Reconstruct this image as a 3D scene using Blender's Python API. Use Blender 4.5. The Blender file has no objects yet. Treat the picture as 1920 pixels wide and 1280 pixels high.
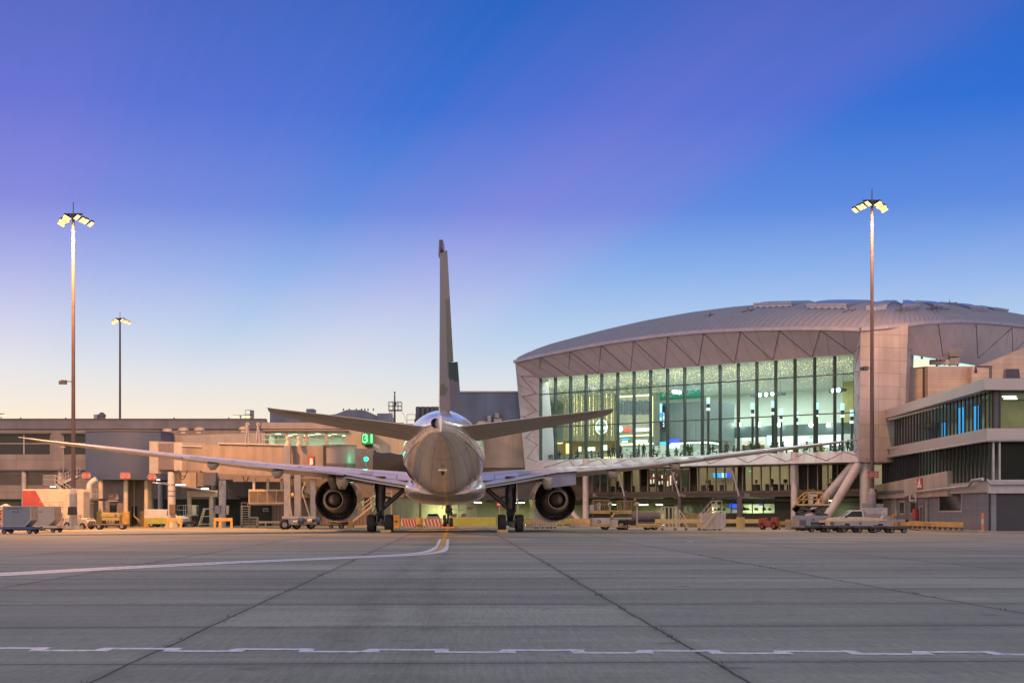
import bpy, math, random
from mathutils import Vector, Matrix
random.seed(7)
rnd = random.random
sc = bpy.context.scene
col = sc.collection
R = math.radians
# ------------------------------------------------------------------ camera
F = 2908.0; CX = 960.0; CY = 959.0; CH = 1.7      # focal length in photo pixels, horizon, eye height
cam = bpy.data.cameras.new('camera'); co = bpy.data.objects.new('camera', cam); col.objects.link(co)
cam.sensor_width = 36; cam.sensor_fit = 'HORIZONTAL'; cam.lens = 36 * F / 1920
cam.shift_x = 0.0; cam.shift_y = (CY - 640) / 1920; cam.clip_start = 0.1; cam.clip_end = 6000
co.location = (0, 0, CH); co.rotation_euler = (R(90), 0, 0)
sc.camera = co
sc.view_settings.view_transform = 'Standard'; sc.view_settings.look = 'None'
sc.view_settings.exposure = 0.0; sc.view_settings.gamma = 1.0
sc.cycles.use_denoising = True
sc.cycles.max_bounces = 6; sc.cycles.diffuse_bounces = 3; sc.cycles.glossy_bounces = 3
sc.cycles.transparent_max_bounces = 12; sc.cycles.transmission_bounces = 4
sc.cycles.sample_clamp_indirect = 4.0
sc.cycles.caustics_reflective = False; sc.cycles.caustics_refractive = False

def lin(c):
    c = c / 255.0
    return c / 12.92 if c <= 0.04045 else ((c + 0.055) / 1.055) ** 2.4
def L(r, g, b): return (lin(r), lin(g), lin(b), 1.0)

# ------------------------------------------------------------------ dusk sky
world = bpy.data.worlds.new('World'); sc.world = world; world.use_nodes = True
nt = world.node_tree; nt.nodes.clear()
def N(t, **k):
    n = nt.nodes.new(t)
    for a, b in k.items(): setattr(n, a, b)
    return n
def wm(op, a, b=None):
    n = N('ShaderNodeMath', operation=op)
    for i, s in enumerate((a, b)):
        if s is None: continue
        if isinstance(s, (int, float)): n.inputs[i].default_value = s
        else: nt.links.new(s, n.inputs[i])
    return n.outputs[0]
def wramp(fac, stops, interp='LINEAR'):
    n = N('ShaderNodeValToRGB'); cr = n.color_ramp; cr.interpolation = interp
    while len(cr.elements) < len(stops): cr.elements.new(0.5)
    for e, (p, c) in zip(cr.elements, stops): e.position = p; e.color = c
    nt.links.new(fac, n.inputs[0]); return n.outputs[0]
def wmix(f, a, b):
    n = N('ShaderNodeMix', data_type='RGBA')
    for s, i in ((f, 0), (a, 6), (b, 7)):
        if isinstance(s, (int, float)): n.inputs[i].default_value = s
        elif isinstance(s, tuple): n.inputs[i].default_value = s
        else: nt.links.new(s, n.inputs[i])
    return n.outputs[2]
tc = N('ShaderNodeTexCoord'); sp = N('ShaderNodeSeparateXYZ'); nt.links.new(tc.outputs['Generated'], sp.inputs[0])
sx, sy, sz = sp.outputs
yy = wm('MAXIMUM', sy, 0.08)
tx = wm('DIVIDE', sx, yy); tz = wm('DIVIDE', sz, yy)
def st(l): return [(z, L(*c)) for z, c in l]
blue = wramp(sz, st([(0.0, (220, 224, 220)), (.045, (224, 230, 230)), (.085, (208, 224, 237)), (.115, (180, 208, 240)), (.15, (140, 180, 238)),
                     (.19, (92, 140, 226)), (.25, (46, 112, 214)), (.313, (32, 100, 198)), (.5, (130, 148, 190)), (1.0, (180, 180, 186))]))
viol = wramp(sz, st([(0.0, (250, 228, 196)), (.03, (251, 235, 208)), (.06, (244, 235, 218)), (.088, (226, 229, 235)), (.115, (206, 212, 238)),
                     (.15, (174, 180, 235)), (.19, (134, 138, 224)), (.25, (106, 116, 214)), (.313, (88, 105, 196)), (.5, (134, 146, 188)), (1.0, (180, 180, 186))]))
VX, VZ = (-70 - CX) / F, (CY - 1219) / F      # the set sun, below the horizon on the left: the rays fan out from it
th = wm('DIVIDE', wm('ARCTAN2', wm('SUBTRACT', tz, VZ), wm('SUBTRACT', tx, VX)), math.pi)
nz = N('ShaderNodeTexNoise', noise_dimensions='1D'); nt.links.new(wm('MULTIPLY', th, 26.0), nz.inputs['W']); nz.inputs['Detail'].default_value = 3.0
cn = N('ShaderNodeTexNoise'); cm_ = N('ShaderNodeMapping'); cm_.inputs['Scale'].default_value = (3, 3, 14); nt.links.new(tc.outputs['Generated'], cm_.inputs[0]); nt.links.new(cm_.outputs[0], cn.inputs[0]); cn.inputs['Scale'].default_value = 2.2; cn.inputs['Detail'].default_value = 5.0
g = lambda v: (v, v, v, 1)
ray = wramp(th, [(0.0, g(.4)), (.10, g(.12)), (.164, g(.0)), (.19, g(.58)), (.213, g(.74)), (.245, g(.42)), (.278, g(.1)), (.32, g(.36)), (.38, g(.5)), (.45, g(.86)), (.55, g(.95)), (1.0, g(.8))], 'EASE')
ray = wm('ADD', ray, wm('ADD', wm('MULTIPLY', wm('SUBTRACT', nz.outputs[0], .5), .2), wm('MULTIPLY', wm('SUBTRACT', cn.outputs[0], .5), .22)))
ray = wmix(wramp(sz, [(.02, g(0)), (.1, g(1))]), g(.5), ray)
low = wramp(sz, [(0.0, g(1)), (.055, g(1)), (.12, g(0)), (1, g(0))], 'EASE')
leftw = wramp(wm('ADD', wm('MULTIPLY', tx, 1.4), 0.5), [(0.0, g(1)), (.35, g(.9)), (.62, g(.55)), (1.0, g(.15))])
mixf = wmix(low, ray, leftw)
front = wmix(mixf, blue, viol)
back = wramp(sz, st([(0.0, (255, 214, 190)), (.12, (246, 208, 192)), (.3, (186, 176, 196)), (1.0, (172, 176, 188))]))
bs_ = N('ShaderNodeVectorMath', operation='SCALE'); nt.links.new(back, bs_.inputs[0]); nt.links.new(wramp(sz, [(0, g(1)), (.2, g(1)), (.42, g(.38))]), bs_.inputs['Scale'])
bs2 = N('ShaderNodeVectorMath', operation='SCALE'); nt.links.new(bs_.outputs[0], bs2.inputs[0]); bs2.inputs['Scale'].default_value = 2.9; back = bs2.outputs[0]  # sky behind the camera boosted as added fill for surfaces facing it
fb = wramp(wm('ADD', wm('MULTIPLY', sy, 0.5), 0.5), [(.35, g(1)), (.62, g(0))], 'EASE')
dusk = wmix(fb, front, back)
under = wm('LESS_THAN', sz, -0.002)
dusk = wmix(under, dusk, L(70, 66, 66))
SUN_EL, SUN_AZ = R(1.5), R(-17)      # afterglow beyond the terminal, left of the aircraft
sky = N('ShaderNodeTexSky', sky_type='NISHITA', sun_disc=False); sky.sun_elevation = SUN_EL; sky.sun_rotation = SUN_AZ
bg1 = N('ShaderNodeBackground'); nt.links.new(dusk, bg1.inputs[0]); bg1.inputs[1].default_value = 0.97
bg2 = N('ShaderNodeBackground'); nt.links.new(sky.outputs[0], bg2.inputs[0]); bg2.inputs[1].default_value = 0.004
ad = N('ShaderNodeAddShader'); nt.links.new(bg1.outputs[0], ad.inputs[0]); nt.links.new(bg2.outputs[0], ad.inputs[1])
wo = N('ShaderNodeOutputWorld'); nt.links.new(ad.outputs[0], wo.inputs[0])
# sun just under the roof line: hardly any light left
sl = bpy.data.lights.new('sun', 'SUN'); sl.energy = 0.12; sl.angle = R(8); sl.color = (1, .72, .5)
so = bpy.data.objects.new('sun', sl); col.objects.link(so)
so.rotation_euler = Vector((math.sin(SUN_AZ) * math.cos(SUN_EL), math.cos(SUN_AZ) * math.cos(SUN_EL), math.sin(SUN_EL))).to_track_quat('Z', 'Y').to_euler()

# ------------------------------------------------------------------ helpers
def P(px, py, d): return Vector(((px - CX) / F * d, d, CH + (CY - py) / F * d))
def G(px, d, z=0.0): return Vector(((px - CX) / F * d, d, z))
class MB:
    def __init__(s): s.v = []; s.f = []; s.m = []; s.mi = 0
    def add(s, vs, fs):
        o = len(s.v); s.v += [Vector(v) for v in vs]
        for f in fs: s.f.append([i + o for i in f]); s.m.append(s.mi)
        return s
    def box(s, a, b):
        (x0, y0, z0), (x1, y1, z1) = a, b
        return s.add([(x0, y0, z0), (x1, y0, z0), (x1, y1, z0), (x0, y1, z0), (x0, y0, z1), (x1, y0, z1), (x1, y1, z1), (x0, y1, z1)],
                     [(0, 3, 2, 1), (4, 5, 6, 7), (0, 1, 5, 4), (1, 2, 6, 5), (2, 3, 7, 6), (3, 0, 4, 7)])
    def hexa(s, p):   # bottom ring of four points, top ring of four
        return s.add(p, [(0, 3, 2, 1), (4, 5, 6, 7), (0, 1, 5, 4), (1, 2, 6, 5), (2, 3, 7, 6), (3, 0, 4, 7)])
    def beam(s, p, q, w, h, up=(0, 0, 1)):
        p, q = Vector(p), Vector(q); d = (q - p)
        if d.length < 1e-6: return s
        d.normalize(); up = Vector(up)
        if abs(d.dot(up)) > .98: up = Vector((0, 1, 0))
        a = d.cross(up).normalized() * w / 2; b = a.cross(d).normalized() * h / 2
        return s.hexa([p - a - b, p + a - b, q + a - b, q - a - b, p - a + b, p + a + b, q + a + b, q - a + b])
    def tube(s, p, q, r, r2=None, n=12, cap=True):
        p, q = Vector(p), Vector(q); d = (q - p).normalized(); r2 = r if r2 is None else r2
        a = d.orthogonal().normalized(); b = d.cross(a); vs = []
        for c, rr in ((p, r), (q, r2)):
            for i in range(n):
                t = 2 * math.pi * i / n; vs.append(c + a * math.cos(t) * rr + b * math.sin(t) * rr)
        fs = [(i, (i + 1) % n, n + (i + 1) % n, n + i) for i in range(n)]
        if cap: fs += [tuple(range(n))[::-1], tuple(range(n, 2 * n))]
        return s.add(vs, fs)
    def path(s, pts, r, n=8, rect=None):
        pts = [Vector(p) for p in pts]
        for a, b in zip(pts, pts[1:]):
            if rect: s.beam(a, b, *rect)
            else: s.tube(a, b, r, n=n)
        return s
    def lathe(s, prof, o=(0, 0, 0), ax=(0, 0, 1), n=24, ang=2 * math.pi):
        o = Vector(o); ax = Vector(ax).normalized(); a = ax.orthogonal().normalized()
        if abs(ax.z) > .99: a = Vector((1, 0, 0))
        b = ax.cross(a); vs = []; fs = []; m = len(prof)
        for i in range(n):
            t = ang * i / n
            for r, h in prof: vs.append(o + ax * h + (a * math.cos(t) + b * math.sin(t)) * r)
        for i in range(n):
            j = (i + 1) % n
            for k in range(m - 1): fs.append((i * m + k, j * m + k, j * m + k + 1, i * m + k + 1))
        return s.add(vs, fs)
    def prism(s, poly, o, U, V, W):      # polygon in the (U, V) plane from o, extruded by W
        o, U, V, W = Vector(o), Vector(U), Vector(V), Vector(W); n = len(poly)
        a = [o + U * x + V * y for x, y in poly]
        return s.add(a + [p + W for p in a], [tuple(range(n))[::-1], tuple(range(n, 2 * n))] + [(i, (i + 1) % n, n + (i + 1) % n, n + i) for i in range(n)])
    def loft(s, rings, cap=True, closed=True):
        n = len(rings[0]); vs = [p for r in rings for p in r]; fs = []
        for k in range(len(rings) - 1):
            for i in range(n if closed else n - 1):
                j = (i + 1) % n; fs.append((k * n + i, k * n + j, (k + 1) * n + j, (k + 1) * n + i))
        if cap and closed: fs += [tuple(range(n))[::-1], tuple(range((len(rings) - 1) * n, len(rings) * n))]
        return s.add(vs, fs)
    def quad(s, *p): return s.add(p, [tuple(range(len(p)))])
    def build(s, name, mat, parent=None, w=False, smooth=0, bevel=0):
        me = bpy.data.meshes.new(name); vs = s.v
        if w and parent is not None:
            o = parent
            while o.parent: o = o.parent
            inv = FR[o.name].inverted(); vs = [inv @ v for v in vs]
        me.from_pydata([tuple(v) for v in vs], [], s.f)
        for m in (mat if isinstance(mat, (list, tuple)) else [mat]): me.materials.append(m)
        me.polygons.foreach_set('material_index', s.m)
        me.update()
        import bmesh
        bm = bmesh.new(); bm.from_mesh(me); bmesh.ops.recalc_face_normals(bm, faces=bm.faces[:])
        if bevel: 
            bmesh.ops.remove_doubles(bm, verts=bm.verts[:], dist=1e-5)
            bmesh.ops.bevel(bm, geom=[e for e in bm.edges if len(e.link_faces) == 2 and e.calc_face_angle(0) > .5], offset=bevel, segments=2, affect='EDGES', profile=.6)
        bm.to_mesh(me); bm.free()
        if smooth:
            for p in me.polygons: p.use_smooth = True
            me.set_sharp_from_angle(angle=R(smooth))
        o = bpy.data.objects.new(name, me); col.objects.link(o)
        if parent is not None: o.parent = parent
        return o
FR = {}
def tag(o, label=None, cat=None, group=None, kind=None):
    if label: o['label'] = label
    if cat: o['category'] = cat
    if group: o['group'] = group
    if kind: o['kind'] = kind
    return o
def thing(name, label, cat, loc=(0, 0, 0), rz=0.0, group=None):
    o = bpy.data.objects.new(name, None); col.objects.link(o); o.empty_display_size = .3
    o.location = loc; o.rotation_euler = (0, 0, rz)
    FR[o.name] = Matrix.Translation(Vector(loc)) @ Matrix.Rotation(rz, 4, 'Z')
    return tag(o, label, cat, group)
def kids(o): return [c for c in bpy.data.objects if c.parent == o]
def dup(root, loc, rz=0.0, label=None, group=None, scale=None):
    def cp(o, par):
        c = o.copy(); col.objects.link(c)
        if par is not None: c.parent = par
        for k in kids(o): cp(k, c)
        return c
    r = cp(root, None); r.location = loc; r.rotation_euler = (0, 0, rz)
    FR[r.name] = Matrix.Translation(Vector(loc)) @ Matrix.Rotation(rz, 4, 'Z')
    if label: r['label'] = label
    if group: r['group'] = group
    if scale: r.scale = scale
    return r

# ------------------------------------------------------------------ materials
def newmat(name):
    m = bpy.data.materials.new(name); m.use_nodes = True
    return m, m.node_tree, m.node_tree.nodes['Principled BSDF']
def ln(t, a, b): t.links.new(a, b)
def mat(name, rgb, rough=.55, metal=0.0, var=.18, scale=1.2, bump=0.0, coat=0.0, stretch=(1, 1, 1)):
    m, t, b = newmat(name)
    tcn = t.nodes.new('ShaderNodeTexCoord'); mp = t.nodes.new('ShaderNodeMapping'); mp.inputs['Scale'].default_value = stretch
    ln(t, tcn.outputs['Object'], mp.inputs[0])
    nz = t.nodes.new('ShaderNodeTexNoise'); nz.inputs['Scale'].default_value = scale; nz.inputs['Detail'].default_value = 5; nz.inputs['Roughness'].default_value = .62
    ln(t, mp.outputs[0], nz.inputs[0])
    r = t.nodes.new('ShaderNodeMapRange'); r.inputs['From Min'].default_value = .3; r.inputs['From Max'].default_value = .7
    r.inputs['To Min'].default_value = 1 - var; r.inputs['To Max'].default_value = 1 + var * .6; ln(t, nz.outputs[0], r.inputs[0])
    mx = t.nodes.new('ShaderNodeVectorMath'); mx.operation = 'SCALE'; mx.inputs[0].default_value = rgb; ln(t, r.outputs[0], mx.inputs['Scale'])
    ln(t, mx.outputs[0], b.inputs['Base Color'])
    b.inputs['Roughness'].default_value = rough; b.inputs['Metallic'].default_value = metal
    if coat: b.inputs['Coat Weight'].default_value = coat; b.inputs['Coat Roughness'].default_value = .12
    if bump:
        bp = t.nodes.new('ShaderNodeBump'); bp.inputs['Strength'].default_value = bump; bp.inputs['Distance'].default_value = .02
        ln(t, nz.outputs[0], bp.inputs['Height']); ln(t, bp.outputs[0], b.inputs['Normal'])
    return m
def panelmat(name, rgb, du, pw, ph, joint=.55, jw=.05, rough=.5, var=.08, off=0.0, metal=0.0):
    """cladding sheets: a grid of joints along a horizontal direction du and up z (world metres)"""
    m, t, b = newmat(name)
    g_ = t.nodes.new('ShaderNodeNewGeometry')
    d1 = t.nodes.new('ShaderNodeVectorMath'); d1.operation = 'DOT_PRODUCT'; d1.inputs[1].default_value = (du[0], du[1], 0); ln(t, g_.outputs['Position'], d1.inputs[0])
    d2 = t.nodes.new('ShaderNodeVectorMath'); d2.operation = 'DOT_PRODUCT'; d2.inputs[1].default_value = (0, 0, 1); ln(t, g_.outputs['Position'], d2.inputs[0])
    c = t.nodes.new('ShaderNodeCombineXYZ'); ln(t, d1.outputs['Value'], c.inputs[0]); ln(t, d2.outputs['Value'], c.inputs[1])
    br = t.nodes.new('ShaderNodeTexBrick'); ln(t, c.outputs[0], br.inputs[0]); br.offset = off; br.inputs['Scale'].default_value = 1.0
    br.inputs['Brick Width'].default_value = pw; br.inputs['Row Height'].default_value = ph; br.inputs['Mortar Size'].default_value = jw / 2
    br.inputs['Mortar Smooth'].default_value = .3
    br.inputs['Color1'].default_value = (*[x * (1 + var) for x in rgb], 1); br.inputs['Color2'].default_value = (*[x * (1 - var) for x in rgb], 1)
    br.inputs['Mortar'].default_value = (*[x * joint for x in rgb], 1)
    nz = t.nodes.new('ShaderNodeTexNoise'); nz.inputs['Scale'].default_value = .5; nz.inputs['Detail'].default_value = 6; ln(t, g_.outputs['Position'], nz.inputs[0])
    r = t.nodes.new('ShaderNodeMapRange'); r.inputs['From Min'].default_value = .3; r.inputs['From Max'].default_value = .7
    r.inputs['To Min'].default_value = .86; r.inputs['To Max'].default_value = 1.08; ln(t, nz.outputs[0], r.inputs[0])
    c2 = t.nodes.new('ShaderNodeMapping'); c2.inputs['Scale'].default_value = (.8, .1, 1); ln(t, c.outputs[0], c2.inputs[0]); n2 = t.nodes.new('ShaderNodeTexNoise'); n2.inputs['Scale'].default_value = 1.0; n2.inputs['Detail'].default_value = 5; ln(t, c2.outputs[0], n2.inputs[0])   # water streaks
    r2 = t.nodes.new('ShaderNodeMapRange'); r2.inputs['From Min'].default_value = .32; r2.inputs['From Max'].default_value = .62; r2.inputs['To Min'].default_value = .80; r2.inputs['To Max'].default_value = 1.04; ln(t, n2.outputs[0], r2.inputs[0]); mm = t.nodes.new('ShaderNodeMath'); mm.operation = 'MULTIPLY'; ln(t, r.outputs[0], mm.inputs[0]); ln(t, r2.outputs[0], mm.inputs[1]); r = mm
    mx = t.nodes.new('ShaderNodeVectorMath'); mx.operation = 'SCALE'; ln(t, br.outputs[0], mx.inputs[0]); ln(t, r.outputs[0], mx.inputs['Scale'])
    ln(t, mx.outputs[0], b.inputs['Base Color']); b.inputs['Roughness'].default_value = rough; b.inputs['Metallic'].default_value = metal
    bp = t.nodes.new('ShaderNodeBump'); bp.inputs['Strength'].default_value = .5; bp.inputs['Distance'].default_value = .03; bp.invert = True
    ln(t, br.outputs['Fac'], bp.inputs['Height']); ln(t, bp.outputs[0], b.inputs['Normal'])
    return m
def em(name, rgb, s):
    m, t, b = newmat(name); b.inputs['Base Color'].default_value = (*[min(.8, c) for c in rgb], 1)
    b.inputs['Emission Color'].default_value = (*rgb, 1); b.inputs['Emission Strength'].default_value = s
    return m
def glassmat(name, tint, refl=.12, rough=.02):
    m, t, b = newmat(name); t.nodes.remove(b)
    out = t.nodes['Material Output']; tr = t.nodes.new('ShaderNodeBsdfTransparent'); tr.inputs[0].default_value = (*tint, 1)
    gl = t.nodes.new('ShaderNodeBsdfGlossy'); gl.inputs['Roughness'].default_value = rough; gl.inputs['Color'].default_value = (.9, .95, 1, 1)
    lw = t.nodes.new('ShaderNodeLayerWeight'); lw.inputs[0].default_value = refl
    mx = t.nodes.new('ShaderNodeMixShader'); ln(t, lw.outputs['Fresnel'], mx.inputs[0]); ln(t, tr.outputs[0], mx.inputs[1]); ln(t, gl.outputs[0], mx.inputs[2])
    ln(t, mx.outputs[0], out.inputs[0]); return m
def text(body, size, mtl, parent, o, U, V, name='lettering', align='CENTER', ext=.01, bold=0.0, label=None):
    """lettering as a thin mesh lying in the (U, V) plane at o (parent-local coordinates)"""
    cu = bpy.data.curves.new('t', 'FONT'); cu.body = body; cu.size = size; cu.align_x = align; cu.align_y = 'CENTER'; cu.extrude = ext; cu.offset = bold
    cu.resolution_u = 3
    to = bpy.data.objects.new('t', cu); col.objects.link(to); bpy.context.view_layer.update()
    dg = bpy.context.evaluated_depsgraph_get(); me = bpy.data.meshes.new_from_object(to.evaluated_get(dg)); bpy.data.objects.remove(to); bpy.data.curves.remove(cu)
    U = Vector(U).normalized(); V = Vector(V).normalized(); W = U.cross(V)
    M4 = Matrix(((U.x, V.x, W.x, o[0]), (U.y, V.y, W.y, o[1]), (U.z, V.z, W.z, o[2]), (0, 0, 0, 1)))
    me.transform(M4); me.materials.clear(); me.materials.append(mtl); me.name = name
    ob = bpy.data.objects.new(name, me); col.objects.link(ob)
    if parent is not None: ob.parent = parent
    if label: ob['label'] = label
    return ob
def area(loc, size, power, color, look=(0, 0, -1), size_y=None, spread=180):
    l = bpy.data.lights.new('room_light', 'AREA'); l.shape = 'RECTANGLE'; l.size = size; l.size_y = size_y or size; l.energy = power; l.color = color; l.spread = R(spread)
    o = bpy.data.objects.new('room_light', l); col.objects.link(o); o.location = loc
    o.rotation_euler = (-Vector(look)).to_track_quat('Z', 'Y').to_euler(); return o

M = {}
M['white'] = mat('white_paint', (.62, .61, .59), .4); M['cream'] = mat('cream_paint', (.62, .54, .40), .45); M['grey'] = mat('grey_paint', (.30, .30, .32), .5)
M['lgrey'] = mat('light_grey_paint', (.45, .45, .47), .45); M['dgrey'] = mat('dark_grey_paint', (.10, .10, .115), .55); M['black'] = mat('black_paint', (.018, .018, .02), .5)
M['rubber'] = mat('tyre_rubber', (.022, .022, .023), .85, bump=.1); M['steel'] = mat('galvanised_steel', (.42, .42, .43), .42, .6); M['dsteel'] = mat('dark_gear_steel', (.05, .052, .056), .4, .35)
M['yellow'] = mat('yellow_guard_paint', (.60, .38, .10), .5, var=.3); M['orange'] = mat('orange_paint', (.70, .22, .05), .5); M['red'] = mat('red_paint', (.42, .07, .05), .45)
M['blue'] = mat('blue_paint', (.05, .08, .2), .45); M['slate'] = mat('slate_cladding', (.105, .12, .18), .5, scale=.4); M['concrete'] = mat('concrete', (.30, .29, .27), .85, scale=2, bump=.2)
M['darkglass'] = mat('dark_glass', (.018, .028, .028), .08, 0, .05); M['darkglass'].node_tree.nodes['Principled BSDF'].inputs['Specular IOR Level'].default_value = .22; M['beam'] = mat('dark_steel_beam', (.085, .083, .085), .5); M['colw'] = mat('white_column_paint', (.52, .50, .50), .4)
M['signred'] = mat('red_sign_face', (.40, .05, .05), .5, var=.05); M['lett'] = mat('white_lettering', (.8, .8, .78), .5, var=.02); M['pink'] = mat('faded_red_paint', (.50, .20, .17), .5)
M['brown'] = mat('brown_cladding', (.16, .13, .10), .6); M['wood'] = mat('timber_lining', (.30, .19, .08), .5, stretch=(1, 1, .2)); M['leaf'] = mat('leaf_green', (.05, .11, .035), .6, var=.4, scale=5)
M['skin'] = mat('skin', (.42, .27, .20), .55); M['cloth'] = mat('dark_clothing', (.05, .055, .065), .8, var=.3); M['hair'] = mat('dark_hair', (.02, .016, .013), .6)
M['panel_light'] = em('ceiling_panel_light', (1, .98, .84), 2.5)
M['tubelight'] = em('fluorescent_tube', (1, .98, .8), 9.0); M['lamp'] = em('sodium_lamp_lens', (1, .55, .18), 3.2); M['spot'] = em('downlight_lens', (1, .98, .86), 30.0)
M['cord'] = mat('black_cable', (.012, .012, .013), .6); M['rim'] = mat('wheel_rim', (.38, .37, .36), .45, .2)

def wheel(root, c, r, w, ax=(1, 0, 0), rim=None, n=20):
    t = MB().lathe([(r * .55, -w * .42), (r * .8, -w * .5), (r * .95, -w * .42), (r, -w * .2), (r, w * .2), (r * .95, w * .42), (r * .8, w * .5), (r * .55, w * .42)], c, ax, n).build('wheel', M['rubber'], root, smooth=40)
    MB().lathe([(0, -w * .36), (r * .22, -w * .4), (r * .28, -w * .3), (r * .5, -w * .34), (r * .57, -w * .44), (r * .57, w * .44), (r * .5, w * .34), (r * .28, w * .3), (r * .22, w * .4), (0, w * .36)], c, ax, n).build('rim', rim or M['rim'], t, smooth=40)
    return t

# ------------------------------------------------------------------ apron
HD = 0.0347                       # heading of the stand: x drifts -HD per metre of depth
AX = Vector((-HD, 1, 0)).normalized(); AR = Vector((1, HD, 0)).normalized()
def apron_mat():
    m, t, b = newmat('apron_concrete'); n = t.nodes.new
    geo = n('ShaderNodeNewGeometry')
    def dot(v, o=0.0):
        a = n('ShaderNodeVectorMath'); a.operation = 'DOT_PRODUCT'; a.inputs[1].default_value = v; ln(t, geo.outputs['Position'], a.inputs[0])
        s = n('ShaderNodeMath'); s.operation = 'ADD'; s.inputs[1].default_value = o; ln(t, a.outputs['Value'], s.inputs[0]); return s.outputs[0]
    def mth(op, a, c=None, cl=False):
        s = n('ShaderNodeMath'); s.operation = op; s.use_clamp = cl
        for i, q in enumerate((a, c)):
            if q is None: continue
            if isinstance(q, (int, float)): s.inputs[i].default_value = q
            else: ln(t, q, s.inputs[i])
        return s.outputs[0]
    def noise(scale, stretch=(1, 1, 1), det=6, rough=.6):
        c = n('ShaderNodeCombineXYZ'); ln(t, mth('MULTIPLY', u, stretch[0]), c.inputs[0]); ln(t, mth('MULTIPLY', v, stretch[1]), c.inputs[1])
        z = n('ShaderNodeTexNoise'); z.inputs['Scale'].default_value = scale; z.inputs['Detail'].default_value = det; z.inputs['Roughness'].default_value = rough; ln(t, c.outputs[0], z.inputs[0]); return z.outputs[0]
    u = dot(tuple(AR)); v = dot(tuple(AX))
    wob = mth('MULTIPLY', mth('SUBTRACT', noise(.22), .5), .16); wob2 = mth('MULTIPLY', mth('SUBTRACT', noise(5.0), .5), .03)
    def joints(x, per, off, w):
        q = mth('ADD', mth('ADD', mth('ADD', x, off), wob), wob2)
        d = mth('ABSOLUTE', mth('SUBTRACT', mth('FRACT', mth('DIVIDE', q, per)), .5))     # .5 at the joint
        e = mth('MULTIPLY', mth('SUBTRACT', .5, d), per)                                  # metres from the joint
        return mth('SUBTRACT', 1.0, mth('DIVIDE', e, w, True), True), mth('FLOOR', mth('DIVIDE', q, per))
    j1, c1 = joints(u, 6.56, 3.67, .034); j2, c2 = joints(v, 5.52, -.9 - 0.0, .05)
    s1, _ = joints(u, 6.56, 3.67, .22); s2, _ = joints(v, 5.52, -.9, .5)
    j = mth('MAXIMUM', j1, mth('MULTIPLY', j2, .9))
    stain = mth('MAXIMUM', mth('MULTIPLY', s1, .5), mth('MULTIPLY', s2, .8))
    cell = n('ShaderNodeTexWhiteNoise'); cell.noise_dimensions = '2D'; cc = n('ShaderNodeCombineXYZ'); ln(t, c1, cc.inputs[0]); ln(t, c2, cc.inputs[1]); ln(t, cc.outputs[0], cell.inputs[0])
    big = noise(.09, (1, 1.6)); med = noise(.8, (.5, 2.2)); fine = noise(9.0, (1, 1), 8, .7); brush = noise(7.0, (3.0, .12), 4, .7)
    patch = noise(.35, (.25, 1.5), 5)
    def mr(x, a, c, lo, hi):
        r = n('ShaderNodeMapRange'); ln(t, x, r.inputs[0]); r.inputs['From Min'].default_value = a; r.inputs['From Max'].default_value = c; r.inputs['To Min'].default_value = lo; r.inputs['To Max'].default_value = hi; return r.outputs[0]
    k = mth('MULTIPLY', mr(big, .3, .7, .82, 1.15), mr(med, .3, .7, .88, 1.08)); k = mth('MULTIPLY', k, mr(fine, .25, .75, .76, 1.18)); k = mth('MULTIPLY', k, mr(brush, .3, .7, .82, 1.14))
    k = mth('MULTIPLY', k, mr(patch, .35, .62, .84, 1.05)); k = mth('MULTIPLY', k, mr(cell.outputs[0], 0, 1, .86, 1.1)); k = mth('MULTIPLY', k, mr(stain, 0, 1, 1, .66))
    # oil drips, and tyre rubber along the nose wheel's path
    vo = n('ShaderNodeTexVoronoi'); vo.inputs['Scale'].default_value = .55; ln(t, geo.outputs['Position'], vo.inputs['Vector']); sp2 = n('ShaderNodeMath'); sp2.operation = 'ADD'; ln(t, vo.outputs['Distance'], sp2.inputs[0]); ln(t, mth('MULTIPLY', mth('SUBTRACT', fine, .5), .22), sp2.inputs[1])
    k = mth('MULTIPLY', k, mr(sp2.outputs[0], .06, .14, .72, 1.0)); vs = n('ShaderNodeTexVoronoi'); vs.inputs['Scale'].default_value = 3.5; ln(t, geo.outputs['Position'], vs.inputs['Vector']); k = mth('MULTIPLY', k, mr(vs.outputs['Distance'], .03, .09, .7, 1.0))
    trk = mth('ABSOLUTE', mth('SUBTRACT', mth('ABSOLUTE', mth('ADD', mth('SUBTRACT', u, -1.06), mth('MULTIPLY', wob, 6.0))), .55)); k = mth('MULTIPLY', k, mth('SUBTRACT', 1.0, mth('MULTIPLY', mr(trk, .0, .6, .28, 0), mr(noise(.6, (2, .25)), .35, .65, 0, 1))))
    k = mth('MULTIPLY', k, mr(j, 0, 1, 1, .12))
    sc_ = n('ShaderNodeVectorMath'); sc_.operation = 'SCALE'; sc_.inputs[0].default_value = (.322, .328, .280); ln(t, k, sc_.inputs['Scale']); ln(t, sc_.outputs[0], b.inputs['Base Color'])
    ln(t, mr(med, .3, .7, .72, .9), b.inputs['Roughness']); b.inputs['Specular IOR Level'].default_value = .22
    h = mth('ADD', mth('MULTIPLY', fine, .25), mth('ADD', mth('MULTIPLY', brush, .35), mth('MULTIPLY', j, -2.0)))
    bp = n('ShaderNodeBump'); bp.inputs['Strength'].default_value = .35; bp.inputs['Distance'].default_value = .012; ln(t, h, bp.inputs['Height']); ln(t, bp.outputs[0], b.inputs['Normal'])
    return m
M['apron'] = apron_mat()
tag(MB().quad((-3000, -400, 0), (3000, -400, 0), (3000, 5000, 0), (-3000, 5000, 0)).build('apron_ground', M['apron']), kind='structure')
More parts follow.
